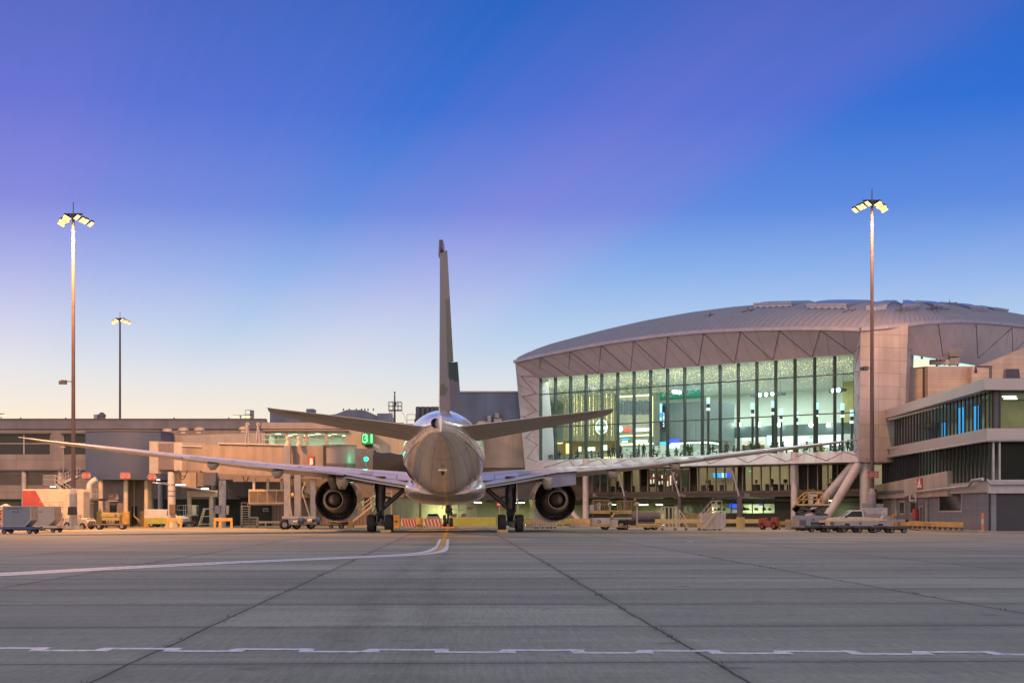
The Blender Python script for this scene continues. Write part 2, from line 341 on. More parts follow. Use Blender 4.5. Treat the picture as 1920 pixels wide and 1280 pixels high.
def paintmat(name, rgb):
    m, t, b = newmat(name); n = t.nodes.new
    geo = n('ShaderNodeNewGeometry'); z = n('ShaderNodeTexNoise'); z.inputs['Scale'].default_value = 7; z.inputs['Detail'].default_value = 8; z.inputs['Roughness'].default_value = .7; ln(t, geo.outputs['Position'], z.inputs[0])
    r = n('ShaderNodeValToRGB'); r.color_ramp.elements[0].position = .36; r.color_ramp.elements[0].color = (*[c * .5 for c in rgb], 1); r.color_ramp.elements[1].position = .55; r.color_ramp.elements[1].color = (*rgb, 1)
    ln(t, z.outputs[0], r.inputs[0]); ln(t, r.outputs[0], b.inputs['Base Color']); b.inputs['Roughness'].default_value = .55; return m
M['pwhite'] = paintmat('worn_white_line_paint', (.78, .80, .84)); M['pyellow'] = paintmat('worn_yellow_line_paint', (.60, .42, .08)); M['pfaint'] = paintmat('faded_line_paint', (.40, .39, .38))
def stripe(pts, w, z=.004, off=0.0):
    mb = MB(); pts = [Vector((p[0], p[1], z)) for p in pts]; a = []; b = []
    for i, p in enumerate(pts):
        d = (pts[min(i + 1, len(pts) - 1)] - pts[max(i - 1, 0)]).normalized(); nn = Vector((-d.y, d.x, 0))
        a.append(p + nn * (off + w / 2)); b.append(p + nn * (off - w / 2))
    for i in range(len(pts) - 1): mb.quad(a[i], b[i], b[i + 1], a[i + 1])
    return mb
def spline(pts, n=8):
    out = []; pts = [Vector(p) for p in pts]
    for i in range(len(pts) - 1):
        p0, p1, p2, p3 = pts[max(i - 1, 0)], pts[i], pts[i + 1], pts[min(i + 2, len(pts) - 1)]
        for k in range(n):
            t = k / n; out.append(.5 * ((2 * p1) + (p2 - p0) * t + (2 * p0 - 5 * p1 + 4 * p2 - p3) * t * t + (3 * p1 - p0 - 3 * p2 + p3) * t ** 3))
    return out + [pts[-1]]
def gp(px, py): d = F * CH / (py - CY); return Vector(((px - CX) / F * d, d, 0))
lead = spline([gp(*q) for q in ((840.5, 986.5), (838, 994), (834, 1006), (830.5, 1018), (827, 1026), (817, 1032.5), (795, 1037), (755, 1040.2), (700, 1043), (632, 1046), (450, 1053.5), (320, 1059.8), (160, 1068), (0, 1076.8), (-300, 1094))], 6)
w1 = MB(); ld_ = lead[14:]
for sg_ in (-1, 1):
    aa = []
    for i, p in enumerate(ld_):
        d_ = (ld_[min(i + 1, len(ld_) - 1)] - ld_[max(i - 1, 0)]).normalized(); n_ = Vector((-d_.y, d_.x, 0)); k_ = min(1, max(0, (i - 8) / 22)); o_ = .24 + .16 * k_; hw = .08 + .24 * k_
        aa.append((p + n_ * sg_ * (o_ + hw) + Vector((0, 0, .008)), p + n_ * sg_ * (o_ - hw) + Vector((0, 0, .008))))
    for q0, q1 in zip(aa, aa[1:]): w1.quad(q0[0], q0[1], q1[1], q1[0])
tag(w1.build('lead_in_line_border', M['pwhite']), kind='structure')
tag(stripe(lead, .26, .004).build('lead_in_line', M['pyellow']), kind='structure')
# stepped white service-road line across the foreground
zz = MB(); dd = 18.62; seg = .83
for i in range(-22, 22):
    x0 = -.05 + i * seg; o = .0 if i % 2 else .30
    y0 = dd + .02 + o + x0 * .0347 * -1 * 1.3
    zz.quad((x0 - .05, y0, .004), (x0 + seg + .1, y0 - .03, .004), (x0 + seg + .1, y0 + .19, .004), (x0 - .05, y0 + .22, .004))
    if i % 2 == 0: zz.quad((x0 - .16, y0 - .28, .0065), (x0 + .06, y0 - .28, .0065), (x0 + .14, y0 + .2, .0065), (x0 - .06, y0 + .2, .0065)); zz.quad((x0 + seg - .05, y0 - .28, .0065), (x0 + seg + .15, y0 - .28, .0065), (x0 + seg + .05, y0 + .2, .0065), (x0 + seg - .1, y0 + .2, .0065))
tag(zz.build('stepped_road_line', M['pwhite']), kind='structure')
fl = stripe(spline([gp(960, 1005), gp(1120, 1008), gp(1240, 1011), gp(1290, 1013), (gp(1296, 1014.4)), gp(1280, 1016.5), gp(1200, 1018)], 6), .3)
for a, b in (((1250, 1016), (1600, 1021)), ((1600, 1021), (2100, 1031)), ((0, 1028.5), (66, 1028.6)), ((120, 1028.7), (180, 1028.8)), ((235, 1028.9), (330, 1029)), ((370, 1050), (400, 1050.2)), ((440, 1029), (490, 1029.2)), ((1560, 1003), (1800, 1006))):
    s_ = stripe([gp(*a), gp(*b)], .22); fl.add(s_.v, s_.f)
tag(fl.build('faded_stand_lines', M['pfaint']), kind='structure')
# weeds in the joints: nobody could count them
wd = MB()
def tuft(p, h, n):
    for _ in range(n):
        a = rnd() * 6.28; q = p + Vector((rnd() - .5, rnd() - .5, 0)) * .12; l = Vector((math.cos(a), math.sin(a), 0)); w_ = Vector((-l.y, l.x, 0)) * .008
        tip = q + l * h * (.3 + .7 * rnd()) + Vector((0, 0, h * (.4 + .6 * rnd()))); wd.quad(q - w_, q + w_, tip)
for u0 in (-3.67, 2.89, 9.45, -10.23):
    v0 = 15.0
    while v0 < 62:
        v0 += rnd() ** 2 * (2.2 if u0 > 0 else 5.0)
        q = AR * (u0 + (rnd() - .5) * .1) + AX * v0; tuft(Vector((q.x, q.y, 0)), .02 + .04 * rnd(), random.randint(3, 9) if rnd() < .4 else 2)
tag(wd.build('joint_weeds', M['leaf']), kind='stuff'); bpy.data.objects['joint_weeds']['label'] = 'tiny green weeds growing in the joints of the concrete apron'; bpy.data.objects['joint_weeds']['category'] = 'weeds'
# ================================================================== aircraft
M['ac_white'] = mat('aircraft_white_gloss', (.70, .675, .64), .2, .1, .05, .7, coat=1.0, stretch=(1, .35, 2.2))
M['ac_belly'] = mat('aircraft_grey_belly', (.58, .55, .515), .24, .1, .08, .8, coat=.7, stretch=(1.6, .3, 1.6))
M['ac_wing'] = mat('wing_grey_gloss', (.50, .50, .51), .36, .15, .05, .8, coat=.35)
M['ac_under'] = mat('wing_underside_bounce_tint', (.42, .36, .29), .4, .1, .12, .8)  # brown of the warm ground bounce put into the underside colour
M['ac_nac'] = mat('nacelle_white_gloss', (.62, .60, .57), .2, .15, .04, .8, coat=.5)
M['ac_flap'] = mat('flaperon_blue_grey', (.22, .235, .29), .45); M['ac_green'] = mat('tail_dark_green', (.035, .075, .075), .4, 0, .05); M['ac_tail'] = mat('tail_pale_grey', (.15, .155, .195), .38, 0, .04)
M['ac_mid'] = mat('tail_grey_green', (.06, .072, .085), .4, 0, .05)
M['ac_hot'] = mat('hot_section_metal', (.36, .32, .275), .45, .3, .15, 2); M['ac_hotd'] = mat('dark_duct_metal', (.36, .35, .335), .5, 0); M['ac_lip'] = mat('polished_nozzle_lip', (.55, .52, .49), .22, .8, .05)
M['ac_seam'] = mat('panel_seam', (.13, .125, .12), .6)
ac = thing('airliner', 'twin engine airliner parked tail towards the camera, dark green mark on its fin', 'airliner', (-5.61, 131, 0), R(1.99))
ST = [(37.1, .05, 4.35, 4.45), (36.6, .75, 3.7, 5.2), (35.5, 1.45, 3.2, 6.1), (33.5, 2.2, 2.95, 7.3), (31, 2.75, 2.85, 8.1), (28, 3.02, 2.8, 8.6), (25, 3.1, 2.8, 8.8), (15, 3.1, 2.8, 8.8), (5, 3.1, 2.8, 8.8), (-5, 3.1, 2.8, 8.8), (-11, 3.1, 2.82, 8.8),
      (-15, 3.06, 3.0, 8.8), (-19, 2.9, 3.5, 8.76), (-23, 2.55, 4.25, 8.68), (-27, 2.05, 5.05, 8.5), (-30.5, 1.5, 5.72, 8.22), (-33.5, .92, 6.2, 7.95), (-35.5, .46, 6.42, 7.72), (-36.5, .2, 6.5, 7.62), (-36.9, .07, 6.56, 7.55)]
def crom(l, k):
    out = []
    for i in range(len(l) - 1):
        a, b, c, d = l[max(i - 1, 0)], l[i], l[i + 1], l[min(i + 2, len(l) - 1)]
        for j in range(k):
            t = j / k; y = b[0] + (c[0] - b[0]) * t; row = [y]
            for q in range(1, len(b)):
                m0 = (c[q] - a[q]) / (c[0] - a[0]) if c[0] != a[0] else 0; m1 = (d[q] - b[q]) / (d[0] - b[0]) if d[0] != b[0] else 0; h = c[0] - b[0]
                row.append((2 * t ** 3 - 3 * t * t + 1) * b[q] + (t ** 3 - 2 * t * t + t) * h * m0 + (-2 * t ** 3 + 3 * t * t) * c[q] + (t ** 3 - t * t) * h * m1)
            out.append(row)
    return out + [list(l[-1])]
rows = crom(ST, 4); NR = 72
def fring(y, w, zb, zt):
    cz = (zb + zt) / 2; hz = (zt - zb) / 2
    return [Vector((w * math.sin(2 * math.pi * i / NR), y, cz + hz * math.cos(2 * math.pi * i / NR))) for i in range(NR)]
fu = MB(); rings = [fring(*r) for r in rows]; fu.loft(rings)
k = 0
for a in range(len(rings) - 1):
    for i in range(NR):
        cz = sum(p.z for p in (rings[a][i], rings[a + 1][i])) / 2
        fu.m[k] = 1 if cz < 4.7 + max(0, (-11 - rows[a][0])) * .085 else 0; k += 1
def fpt(y, ang, off=.012):      # a point on the fuselage skin; ang from the crown, clockwise seen from behind
    for a in range(len(rows) - 1):
        if rows[a][0] >= y >= rows[a + 1][0]:
            t = (rows[a][0] - y) / (rows[a][0] - rows[a + 1][0]); w, zb, zt = [rows[a][q] + (rows[a + 1][q] - rows[a][q]) * t for q in (1, 2, 3)]
            return Vector(((w + off) * math.sin(ang), y, (zb + zt) / 2 + ((zt - zb) / 2 + off) * math.cos(ang)))
sm = MB()
for yy_, th_ in ((-13.5, .05), (-16.2, .02), (-18.8, .02), (-21.6, .02), (-24.6, .02), (-27.6, .04), (-30.4, .02), (-33.2, .04)):
    for i in range(96):
        a0, a1 = 2 * math.pi * i / 96, 2 * math.pi * (i + 1) / 96; sm.quad(fpt(yy_, a0), fpt(yy_, a1), fpt(yy_ - th_, a1), fpt(yy_ - th_, a0))
for a_ in (R(38), R(72), R(104), R(140), R(162)):      # lengthwise lap joints
    for s in (-1, 1):
        for i in range(22): y0, y1 = -12 - i, -13 - i; sm.quad(fpt(y0, s * a_ - .003), fpt(y0, s * a_ + .003), fpt(y1, s * a_ + .004), fpt(y1, s * a_ - .004))
for s in (-1, 1):      # belly colour line sweeping up towards the tail
    for i in range(40):
        y0, y1 = -12 - i * .5, -12 - (i + 1) * .5
        def zline(y): return 4.7 + max(0, -11 - y) * .085
        def onz(y, z):
            for a in range(len(rows) - 1):
                if rows[a][0] >= y >= rows[a + 1][0]:
                    t = (rows[a][0] - y) / (rows[a][0] - rows[a + 1][0]); w, zb, zt = [rows[a][q] + (rows[a + 1][q] - rows[a][q]) * t for q in (1, 2, 3)]
                    c_ = max(-1, min(1, (z - (zb + zt) / 2) / ((zt - zb) / 2))); return Vector((s * (w + .014) * math.sqrt(1 - c_ * c_), y, z))
        if zline(y1) < 6.3: sm.quad(onz(y0, zline(y0) - .02), onz(y1, zline(y1) - .02), onz(y1, zline(y1) + .03), onz(y0, zline(y0) + .03))
fu.mi = 2; fu.add(sm.v, sm.f); fus = fu.build('fuselage', [M['ac_white'], M['ac_belly'], M['ac_seam']], ac, smooth=60)
# wing-to-body fairing
fa = MB(); fr_ = []
for y, w, zb, zt in ((16, 2.5, 3.2, 4.4), (14, 3.0, 2.7, 5.0), (10, 3.3, 2.38, 5.3), (4, 3.42, 2.28, 5.2), (-1, 3.4, 2.28, 4.9), (-5, 3.3, 2.32, 4.6), (-9, 3.1, 2.5, 4.3), (-12.5, 2.5, 2.86, 3.9), (-14, 1.9, 3.0, 3.5)):
    cz = (zb + zt) / 2; hz = (zt - zb) / 2
    fr_.append([Vector((w * math.copysign(abs(math.sin(t)) ** .75, math.sin(t)), y, cz + hz * math.copysign(abs(math.cos(t)) ** .85, math.cos(t)))) for t in [2 * math.pi * i / 48 for i in range(48)]])
fa.loft(fr_); fair = fa.build('wing_root_fairing', M['ac_belly'], ac, smooth=60)
# vents, tail skid, exhaust
for y, a in ((-17, -2.32), (-16.4, -2.24), (-9.9, -2.5)):
    vt = MB()
    for q in (0, .09):
        c = fpt(y, a + q, .02); t = (fpt(y - .02, a + q + .16, .02) - c).normalized(); vt.beam(c, c + t * .75, .12, .03, up=(0, 1, 0))
    vt.build('belly_vent', M['black'], fus)
sk = MB(); c = fpt(-24.2, math.pi, 0); sk.hexa([c + Vector(v) for v in ((-.1, -.5, -.28), (.1, -.5, -.28), (.1, .1, -.22), (-.1, .1, -.22), (-.16, -.6, .25), (.16, -.6, .25), (.16, .6, .1), (-.16, .6, .1))])
sk.build('tail_skid', M['dsteel'], ac, bevel=.03)
sp_ = MB(); c = fpt(-24.3, math.pi, .01); sp_.hexa([c + Vector(v) for v in ((-.3, -.5, -.0), (.3, -.5, -.0), (.3, .8, -.16), (-.3, .8, -.16), (-.3, -.5, .2), (.3, -.5, .2), (.3, .8, .0), (-.3, .8, .0))]); sp_.build('skid_panel', M['ac_belly'], ac)
ap = MB(); ap.lathe([(0, -.3), (.2, -.3), (.25, .05), (.29, .09), (.3, .0), (.3, -.5)], (-.32, -36.1, 7.12), (-.55, -.83, 0), 20); ap.build('exhaust_outlet', M['black'], ac, smooth=40)
# ---- flying surfaces
CU = [1, .93, .85, .75, .62, .48, .35, .22, .12, .05, .015, 0]
def US(c): return max(0.0, (2.969 * math.sqrt(c) - 1.26 * c - 3.516 * c * c + 2.843 * c ** 3 - 1.036 * c ** 4) / 1.0)
def asec(LE, TE, tu, tl, up=(0, 0, 1), blunt=.06):
    LE, TE, up = Vector(LE), Vector(TE), Vector(up); r = []
    for c in CU: r.append(LE + (TE - LE) * c + up * tu * max(US(c), blunt if c > .9 else 0))
    for c in CU[::-1][1:]: r.append(LE + (TE - LE) * c - up * tl * max(US(c), blunt if c > .9 else 0))
    return r
WS = [(2.6, 13.2, 4.55, -1.4, 3.84, .88, .95), (5.5, 11.2, 4.8, -1.7, 4.3, .75, .8), (9.3, 8.6, 5.1, -2.3, 4.98, .55, .55), (14.2, 5.2, 5.55, -4.05, 5.3, .36, .45), (21.6, 0.0, 6.28, -6.9, 6.13, .22, .32), (27.5, -4.1, 6.85, -9.1, 6.8, .16, .2), (29.6, -5.9, 7.05, -9.9, 7.03, .12, .15), (31.2, -8.4, 7.2, -11.0, 7.22, .08, .09), (32.4, -11.3, 7.36, -12.0, 7.38, .03, .03)]
wings = []; WSEAM = []
for s in (-1, 1):
    mb = MB(); secs = [asec((s * x, yl, zl), (s * x, yt, zt), tu, tl) for x, yl, zl, yt, zt, tu, tl in WS]
    if s < 0: secs = [[q for q in r_] for r_ in secs]
    nn = len(secs[0]); mb.loft(secs); q = 0; half = len(CU) - 1
    for a in range(len(secs) - 1):
        for i in range(nn): mb.m[q] = 1 if half <= i < nn - 1 and i > half + 1 else 0; q += 1
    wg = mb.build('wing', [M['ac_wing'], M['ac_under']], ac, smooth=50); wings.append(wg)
    def wz(x):
        for a, b in zip(WS, WS[1:]):
            if a[0] <= x <= b[0]:
                t = (x - a[0]) / (b[0] - a[0]); return [a[i] + (b[i] - a[i]) * t for i in range(7)]
    # trailing-edge flaps, drooping flaperon, ailerons
    for nm, x0, x1, dy, dz, ch in (('flap', 3.3, 8.25, -.5, -.27, 1.5), ('flap', 10.9, 20.8, -.28, -.09, 1.1), ('aileron', 21.0, 27.2, -.1, -.03, .7)):
        rr = []
        for x in (x0, (x0 + x1) / 2, x1):
            _, yl, zl, yt, zt, _, _ = wz(x); rr.append(asec((s * x, yt + ch, zt - .02 + (zl - zt) * .1), (s * x, yt + dy, zt + dz), .1, .12))
        MB().loft(rr).build(nm, [M['ac_wing']], wg, smooth=50)
    droop = 1.15 if s > 0 else .12
    rr = []
    for x in (8.4, 10.8):
        _, yl, zl, yt, zt, _, _ = wz(x); rr.append(asec((s * x, yt + .35, zt - .02), (s * x, yt - (.55 if s > 0 else 1.0), zt - droop), .09, .1))
    MB().loft(rr).build('flaperon', M['ac_flap'], wg, smooth=50)
    for x, ln_, w_, h_ in ((8.55, 5.2, .5, 1.0), (13.75, 4.4, .42, .62), (18.7, 3.8, .4, .56)):
        _, yl, zl, yt, zt, tu, tl = wz(x); rr = []
        for f_, ww, top, bot in ((-1.0, .03, -.25, -.35), (-.9, .55, -.08, -.75), (-.66, .95, .1, -1.0), (-.3, 1, .15, -.98), (.25, .9, .1, -.72), (.7, .5, .05, -.42), (1.0, .03, 0, -.2)):
            yy_ = yt + .9 + f_ * ln_ / 2 * (1 if f_ > 0 else .62); zz_ = zt - tl * .5 + (f_ > 0) * .0
            rr.append([Vector((s * x + a * w_ * ww, yy_, zz_ + (top + (bot - top) * b) * h_)) for a, b in ((-1, .05), (1, .05), (1, .55), (.45, 1), (-.45, 1), (-1, .55))])
        MB().loft(rr).build('flap_track_fairing', M['ac_under'], wg, smooth=35)
    ws = MB()      # spoiler and panel joints on the upper skin
    def top(x, c):
        _, yl, zl, yt, zt, tu, tl = wz(x); p = Vector((s * x, yl + (yt - yl) * c, zl + (zt - zl) * c + tu * US(c) + .012)); return p
    for x in (4.2, 6.4, 6.7, 12.2, 14.8, 17.4, 20.1, 22.4):
        for c0 in (.62, .7, .78): ws.beam(top(x, c0), top(x, c0 + .08), .05, .01)
    for c0, x0, x1 in ((.62, 4.2, 8.2), (.86, 3.4, 8.2), (.8, 10.9, 20.5), (.9, 10.9, 20.5)):
        for i in range(10): ws.beam(top(x0 + (x1 - x0) * i / 10, c0), top(x0 + (x1 - x0) * (i + 1) / 10, c0), .05, .01)
    WSEAM.append((wg, ws))
    gp_ = MB()
    for a, b in (((6.2, .66), (7.2, .83)),): gp_.quad(top(a[0], a[1]) + Vector((0, 0, .01)), top(b[0], a[1]) + Vector((0, 0, .01)), top(b[0], b[1]) + Vector((0, 0, .01)), top(a[0], b[1]) + Vector((0, 0, .01)))
    gp_.build('walkway_patch', M['grey'], wg)
    # tailplane
    secs = [asec((s * .6, -20.6, 6.75), (s * .6, -31.6, 7.1), .42, .5), asec((s * 2.1, -22.3, 6.88), (s * 2.1, -31.9, 7.26), .4, .46), asec((s * 6.2, -27.0, 7.35), (s * 6.2, -33.0, 7.7), .26, .3), asec((s * 10.2, -31.5, 7.84), (s * 10.2, -34.05, 8.1), .12, .14), asec((s * 10.8, -33.0, 7.98), (s * 10.8, -34.3, 8.17), .04, .05)]
    mb = MB().loft(secs); q = 0; nn = len(secs[0])
    for a in range(len(secs) - 1):
        for i in range(nn): mb.m[q] = 1 if i >= len(CU) + 1 and i < nn - 1 else 0; q += 1
    tp = mb.build('tailplane', [M['ac_wing'], M['ac_under']], ac, smooth=50)
    es = MB(); t0 = Vector((s * 2.4, -30.2, 6.93 - .1)); t1 = Vector((s * 9.8, -33.35, 7.93)); es.beam(t0, t1, .05, .02); es.build('elevator_hinge_seam', M['ac_seam'], tp)
for wg, ws in WSEAM:      # panel joints belong to the wing skin itself
    import bmesh
    bm = bmesh.new(); bm.from_mesh(wg.data); vv = [bm.verts.new(p) for p in ws.v]
    for f in ws.f: bm.faces.new([vv[i] for i in f]).material_index = 2
    bm.to_mesh(wg.data); bm.free(); wg.data.materials.append(M['ac_seam'])
# ---- fin, rudder and tab
def fl_(z): t = (z - 8.4) / 10.1; return (-19.6 + t * (-30.3 + 19.6), -31.6 + t * (-34.5 + 31.6), -28.4 + t * (-33.3 + 28.4))     # leading edge, trailing edge, hinge
fsec = []
for z in (7.6, 8.4, 9.4, 11.2, 13.5, 16, 18.03, 18.07, 18.4, 18.55):
    le, te, hg = fl_(z); 
    if z < 8.5: le += (8.6 - z) * 4
    if z > 18.45: le -= .35
    th_ = .30 - .021 * (z - 8.4) if z < 18.05 else .2; end = hg if z < 18.05 else te - .35
    fsec.append([Vector((x, y, z)) for x, y in ((0, le), (th_ * .55, le - .5), (th_, le + (end - le) * .35), (th_ * .8, le + (end - le) * .75), (th_ * .55, end), (-th_ * .55, end), (-th_ * .8, le + (end - le) * .75), (-th_, le + (end - le) * .35), (-th_ * .55, le - .5))])
fin = MB().loft(fsec).build('fin', M['ac_tail'], ac, smooth=40)
rd = MB(); DEF = R(16.5); nz_, nc_ = 48, 12; z0, z1 = 8.25, 18.0
tabz = 11.25
def rpt(z, u, side):
    le, te, hg = fl_(z); L_ = hg - te; x = 0.0; y = hg
    d = u * L_; half = (.17 - .008 * (z - 8.4)) * (1 - u * .92)
    tab = z <= tabz and u > .68
    dd_ = min(d, .68 * L_) if tab else d
    px_, py_ = math.sin(DEF) * dd_, hg - math.cos(DEF) * dd_
    if tab: e_ = d - dd_; px_ += math.sin(DEF + R(21)) * e_; py_ -= math.cos(DEF + R(21)) * e_
    return Vector((px_ + side * half, py_, z))
def rcol(z, u, side):
    if z > 15.0: return 0
    cv = .42 + .34 * math.sin(max(0, min(1, (z - 10.6) / 4.4)) * math.pi * .62 + .35) if z > 10.7 else .1
    if z > 10.6 and u > cv: return 1 if z > 11.25 else 2
    if z > 9.85 and u > .62 + (10.9 - z) * .0 and z > 9.9 + (u - .62) * -.9: return 2 if z > 10.35 - (u - .62) * .9 else 0
    if 9.35 < z < 10.05 and u < .62 - abs(z - 9.62) * .9: return 2
    return 0
zs = [z0 + (tabz - z0) * i / 20 for i in range(21)] + [tabz + .001 + (z1 - tabz) * i / 28 for i in range(29)]
us = [i / nc_ for i in range(nc_ + 1)]
for side in (-1, 1):
    for a in range(len(zs) - 1):
        if a == 20: continue
        for b in range(nc_):
            zm, um = (zs[a] + zs[a + 1]) / 2, (us[b] + us[b + 1]) / 2
            rd.mi = rcol(zm, um, side); rd.quad(rpt(zs[a], us[b], side), rpt(zs[a], us[b + 1], side), rpt(zs[a + 1], us[b + 1], side), rpt(zs[a + 1], us[b], side))
rd.mi = 0
for a in range(len(zs) - 1):
    if a != 20:
        rd.quad(rpt(zs[a], 1, -1), rpt(zs[a], 1, 1), rpt(zs[a + 1], 1, 1), rpt(zs[a + 1], 1, -1)); rd.quad(rpt(zs[a], 0, -1), rpt(zs[a], 0, 1), rpt(zs[a + 1], 0, 1), rpt(zs[a + 1], 0, -1))
for zc in (z0, tabz, tabz + .001, z1):
    for b in range(nc_): rd.quad(rpt(zc, us[b], -1), rpt(zc, us[b], 1), rpt(zc, us[b + 1], 1), rpt(zc, us[b + 1], -1))
rud = rd.build('rudder', [M['ac_tail'], M['ac_mid'], M['ac_green']], fin)
th_ = MB(); th_.beam(rpt(8.8, .68, 1) + Vector((.012, -.01, 0)), rpt(11.2, .68, 1) + Vector((.012, -.01, 0)), .03, .03); th_.build('tab_hinge_seam', M['ac_seam'], rud)
# ---- engines
for s in (-1, 1):
    ex, ey, ez = s * 9.61, 0, 2.74; o = (ex, 0, ez); Y = (0, 1, 0)
    na = MB(); na.lathe([(1.80, 5.0), (1.83, 5.0), (1.89, 6.0), (1.96, 8.0), (2.0, 10.5), (1.99, 12.5), (1.9, 14.2), (1.74, 15.2), (1.62, 15.5), (1.5, 15.3), (1.47, 14.2), (1.5, 12.4)], o, Y, 64)
    nac = na.build('engine_nacelle', M['ac_nac'], ac, smooth=50)
    MB().lathe([(1.79, 5.02), (1.835, 4.94), (1.855, 5.3)], o, Y, 64).build('nozzle_lip', M['ac_lip'], nac, smooth=50)
    MB().lathe([(1.5, 12.4), (1.6, 10), (1.69, 8), (1.75, 6.2), (1.79, 5.05)], o, Y, 64).build('fan_duct', M['ac_hotd'], nac, smooth=50)
    MB().lathe([(0.01, 12.5), (1.5, 12.5)], o, Y, 48).build('fan_disc', M['grey'], nac)
    gv = MB()
    for i in range(44):
        a = 2 * math.pi * i / 44; c, d = math.cos(a), math.sin(a); p = Vector((ex, 8.1, ez)); r0, r1 = 1.2, 1.615; e = Vector((c, 0, d)); t_ = Vector((-d, 0, c)) * .035
        gv.hexa([p + e * r0 - t_, p + e * r0 + t_, p + e * r0 + t_ * 3 + Vector((0, .5, 0)), p + e * r0 + t_ + Vector((0, .5, 0)), p + e * r1 - t_, p + e * r1 + t_, p + e * r1 + t_ * 3 + Vector((0, .5, 0)), p + e * r1 + t_ + Vector((0, .5, 0))])
    gv.build('guide_vanes', M['grey'], nac)
    core = MB().lathe([(1.1, 10.5), (1.22, 8.0), (1.25, 6.6), (1.16, 5.2), (1.0, 4.0), (.90, 3.2), (.86, 3.15)], o, Y, 56).build('core_cowl', M['ac_hot'], nac, smooth=50)
    MB().lathe([(.9, 3.3), (.84, 2.7), (.80, 2.45), (.74, 2.45), (.72, 3.0), (.74, 4.4), (.4, 4.6)], o, Y, 48).build('core_nozzle', M['ac_hot'], nac, smooth=40)
    MB().lathe([(.56, 4.5), (.55, 3.4), (.50, 2.9), (.30, 2.1), (.12, 1.5), (.07, 1.4), (.06, 1.7), (0, 1.7)], o, Y, 40).build('exhaust_plug', M['ac_hot'], nac, smooth=50)
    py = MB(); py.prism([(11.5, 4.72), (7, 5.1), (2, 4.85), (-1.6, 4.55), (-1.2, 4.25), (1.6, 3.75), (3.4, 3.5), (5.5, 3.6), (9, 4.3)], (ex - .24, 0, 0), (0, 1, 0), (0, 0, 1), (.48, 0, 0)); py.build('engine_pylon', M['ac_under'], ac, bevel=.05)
    ch = MB(); e = Vector((-s * math.sin(R(38)), 0, math.cos(R(38)))); b0 = Vector(o) + e * 1.96; ch.hexa([b0 + Vector((-.02, 9.5, 0)), b0 + Vector((.02, 9.5, 0)), b0 + Vector((.02, 13.3, 0)), b0 + Vector((-.02, 13.3, 0)), b0 + e * .62 + Vector((-.02, 9.5, 0)), b0 + e * .62 + Vector((.02, 9.5, 0)), b0 + e * .1 + Vector((.02, 12.8, 0)), b0 + e * .1 + Vector((-.02, 12.8, 0))]); ch.build('nacelle_strake', M['ac_nac'], nac)
# ---- landing gear
def gear_detail(mb, x, y, z0, z1, n, sd):
    random.seed(sd)
    for _ in range(n):
        z = z0 + (z1 - z0) * rnd(); a = rnd() * 6.28; c = Vector((x + math.cos(a) * .4, y + math.sin(a) * .3, z)); q = .05 + .1 * rnd(); mb.box(c - Vector((q, q, q * 1.6)), c + Vector((q, q, q * 1.6)))
    for _ in range(6):
        a = rnd() * 6.28; c = Vector((x + math.cos(a) * .33, y + math.sin(a) * .33, z0)); mb.path([c, c + Vector((.12 * (rnd() - .5), 0, (z1 - z0) * .5)), c + Vector((.25 * (rnd() - .5), 0, (z1 - z0)))], .025, 6)
for s in (-1, 1):
    x = s * 5.49
    lg = MB(); lg.tube((x, .1, 4.7), (x, .1, 2.0), .46, .42, 16); lg.tube((x, .1, 2.05), (x, .05, .75), .3, .28, 16); lg.tube((x, .1, 1.95), (x, .1, 2.15), .42, n=16); gear_detail(lg, x, .1, 1.4, 4.1, 16, 3 + s)
    leg = lg.build('main_gear_leg', M['dsteel'], ac, smooth=35)
    br = MB(); br.tube((x - s * .2, .1, 2.0), (s * 3.0, .3, 4.05), .19, .19, 10); br.tube((x - s * .25, .1, 3.0), (x - s * 1.35, .2, 2.75), .07, n=8); br.tube((x - s * .2, .1, 2.1), (x - s * .9, .1, 2.9), .09, n=8); br.tube((x, .2, 1.9), (x + s * .1, 3.6, 4.3), .13, n=8); br.tube((x - s * .2, .1, 4.2), (s * 3.1, .1, 4.15), .2, n=8); br.tube((x - s * .2, .1, 3.95), (s * 3.1, .3, 3.7), .08, n=8)
    br.build('side_brace', M['dsteel'], leg, smooth=35)
    tl = MB(); tl.prism([(0, 2.0), (-.5, 1.45), (-.08, .85), (0, .9), (-.3, 1.45), (0, 1.85)], (x - .16, -.15, 0), (0, 1, 0), (0, 0, 1), (.32, 0, 0)); tl.build('torsion_link', M['dsteel'], leg)
    dr = MB(); dr.hexa([Vector((x + s * .62, -1.0, 1.7)), Vector((x + s * .68, -1.0, 1.7)), Vector((x + s * .68, 1.4, 1.7)), Vector((x + s * .62, 1.4, 1.7)), Vector((x + s * .42, -1.2, 4.15)), Vector((x + s * .48, -1.2, 4.15)), Vector((x + s * .48, 1.6, 4.15)), Vector((x + s * .42, 1.6, 4.15))]); dr.build('gear_door', M['ac_belly'], leg)
    bg = MB(); bg.beam((x, -1.75, .70), (x, 1.75, .66), .3, .34)
    for y in (-1.47, 0, 1.47): bg.tube((x - .95, y, .68), (x + .95, y, .68), .1, n=10)
    gear_detail(bg, x, -1.6, .5, .95, 6, 9 + s); bg.build('bogie_beam', M['dsteel'], leg, smooth=35)
    for y in (-1.47, 0, 1.47):
        for dx in (-.73, .73): wheel(ac, (x + dx, y, .74), .74, .6)
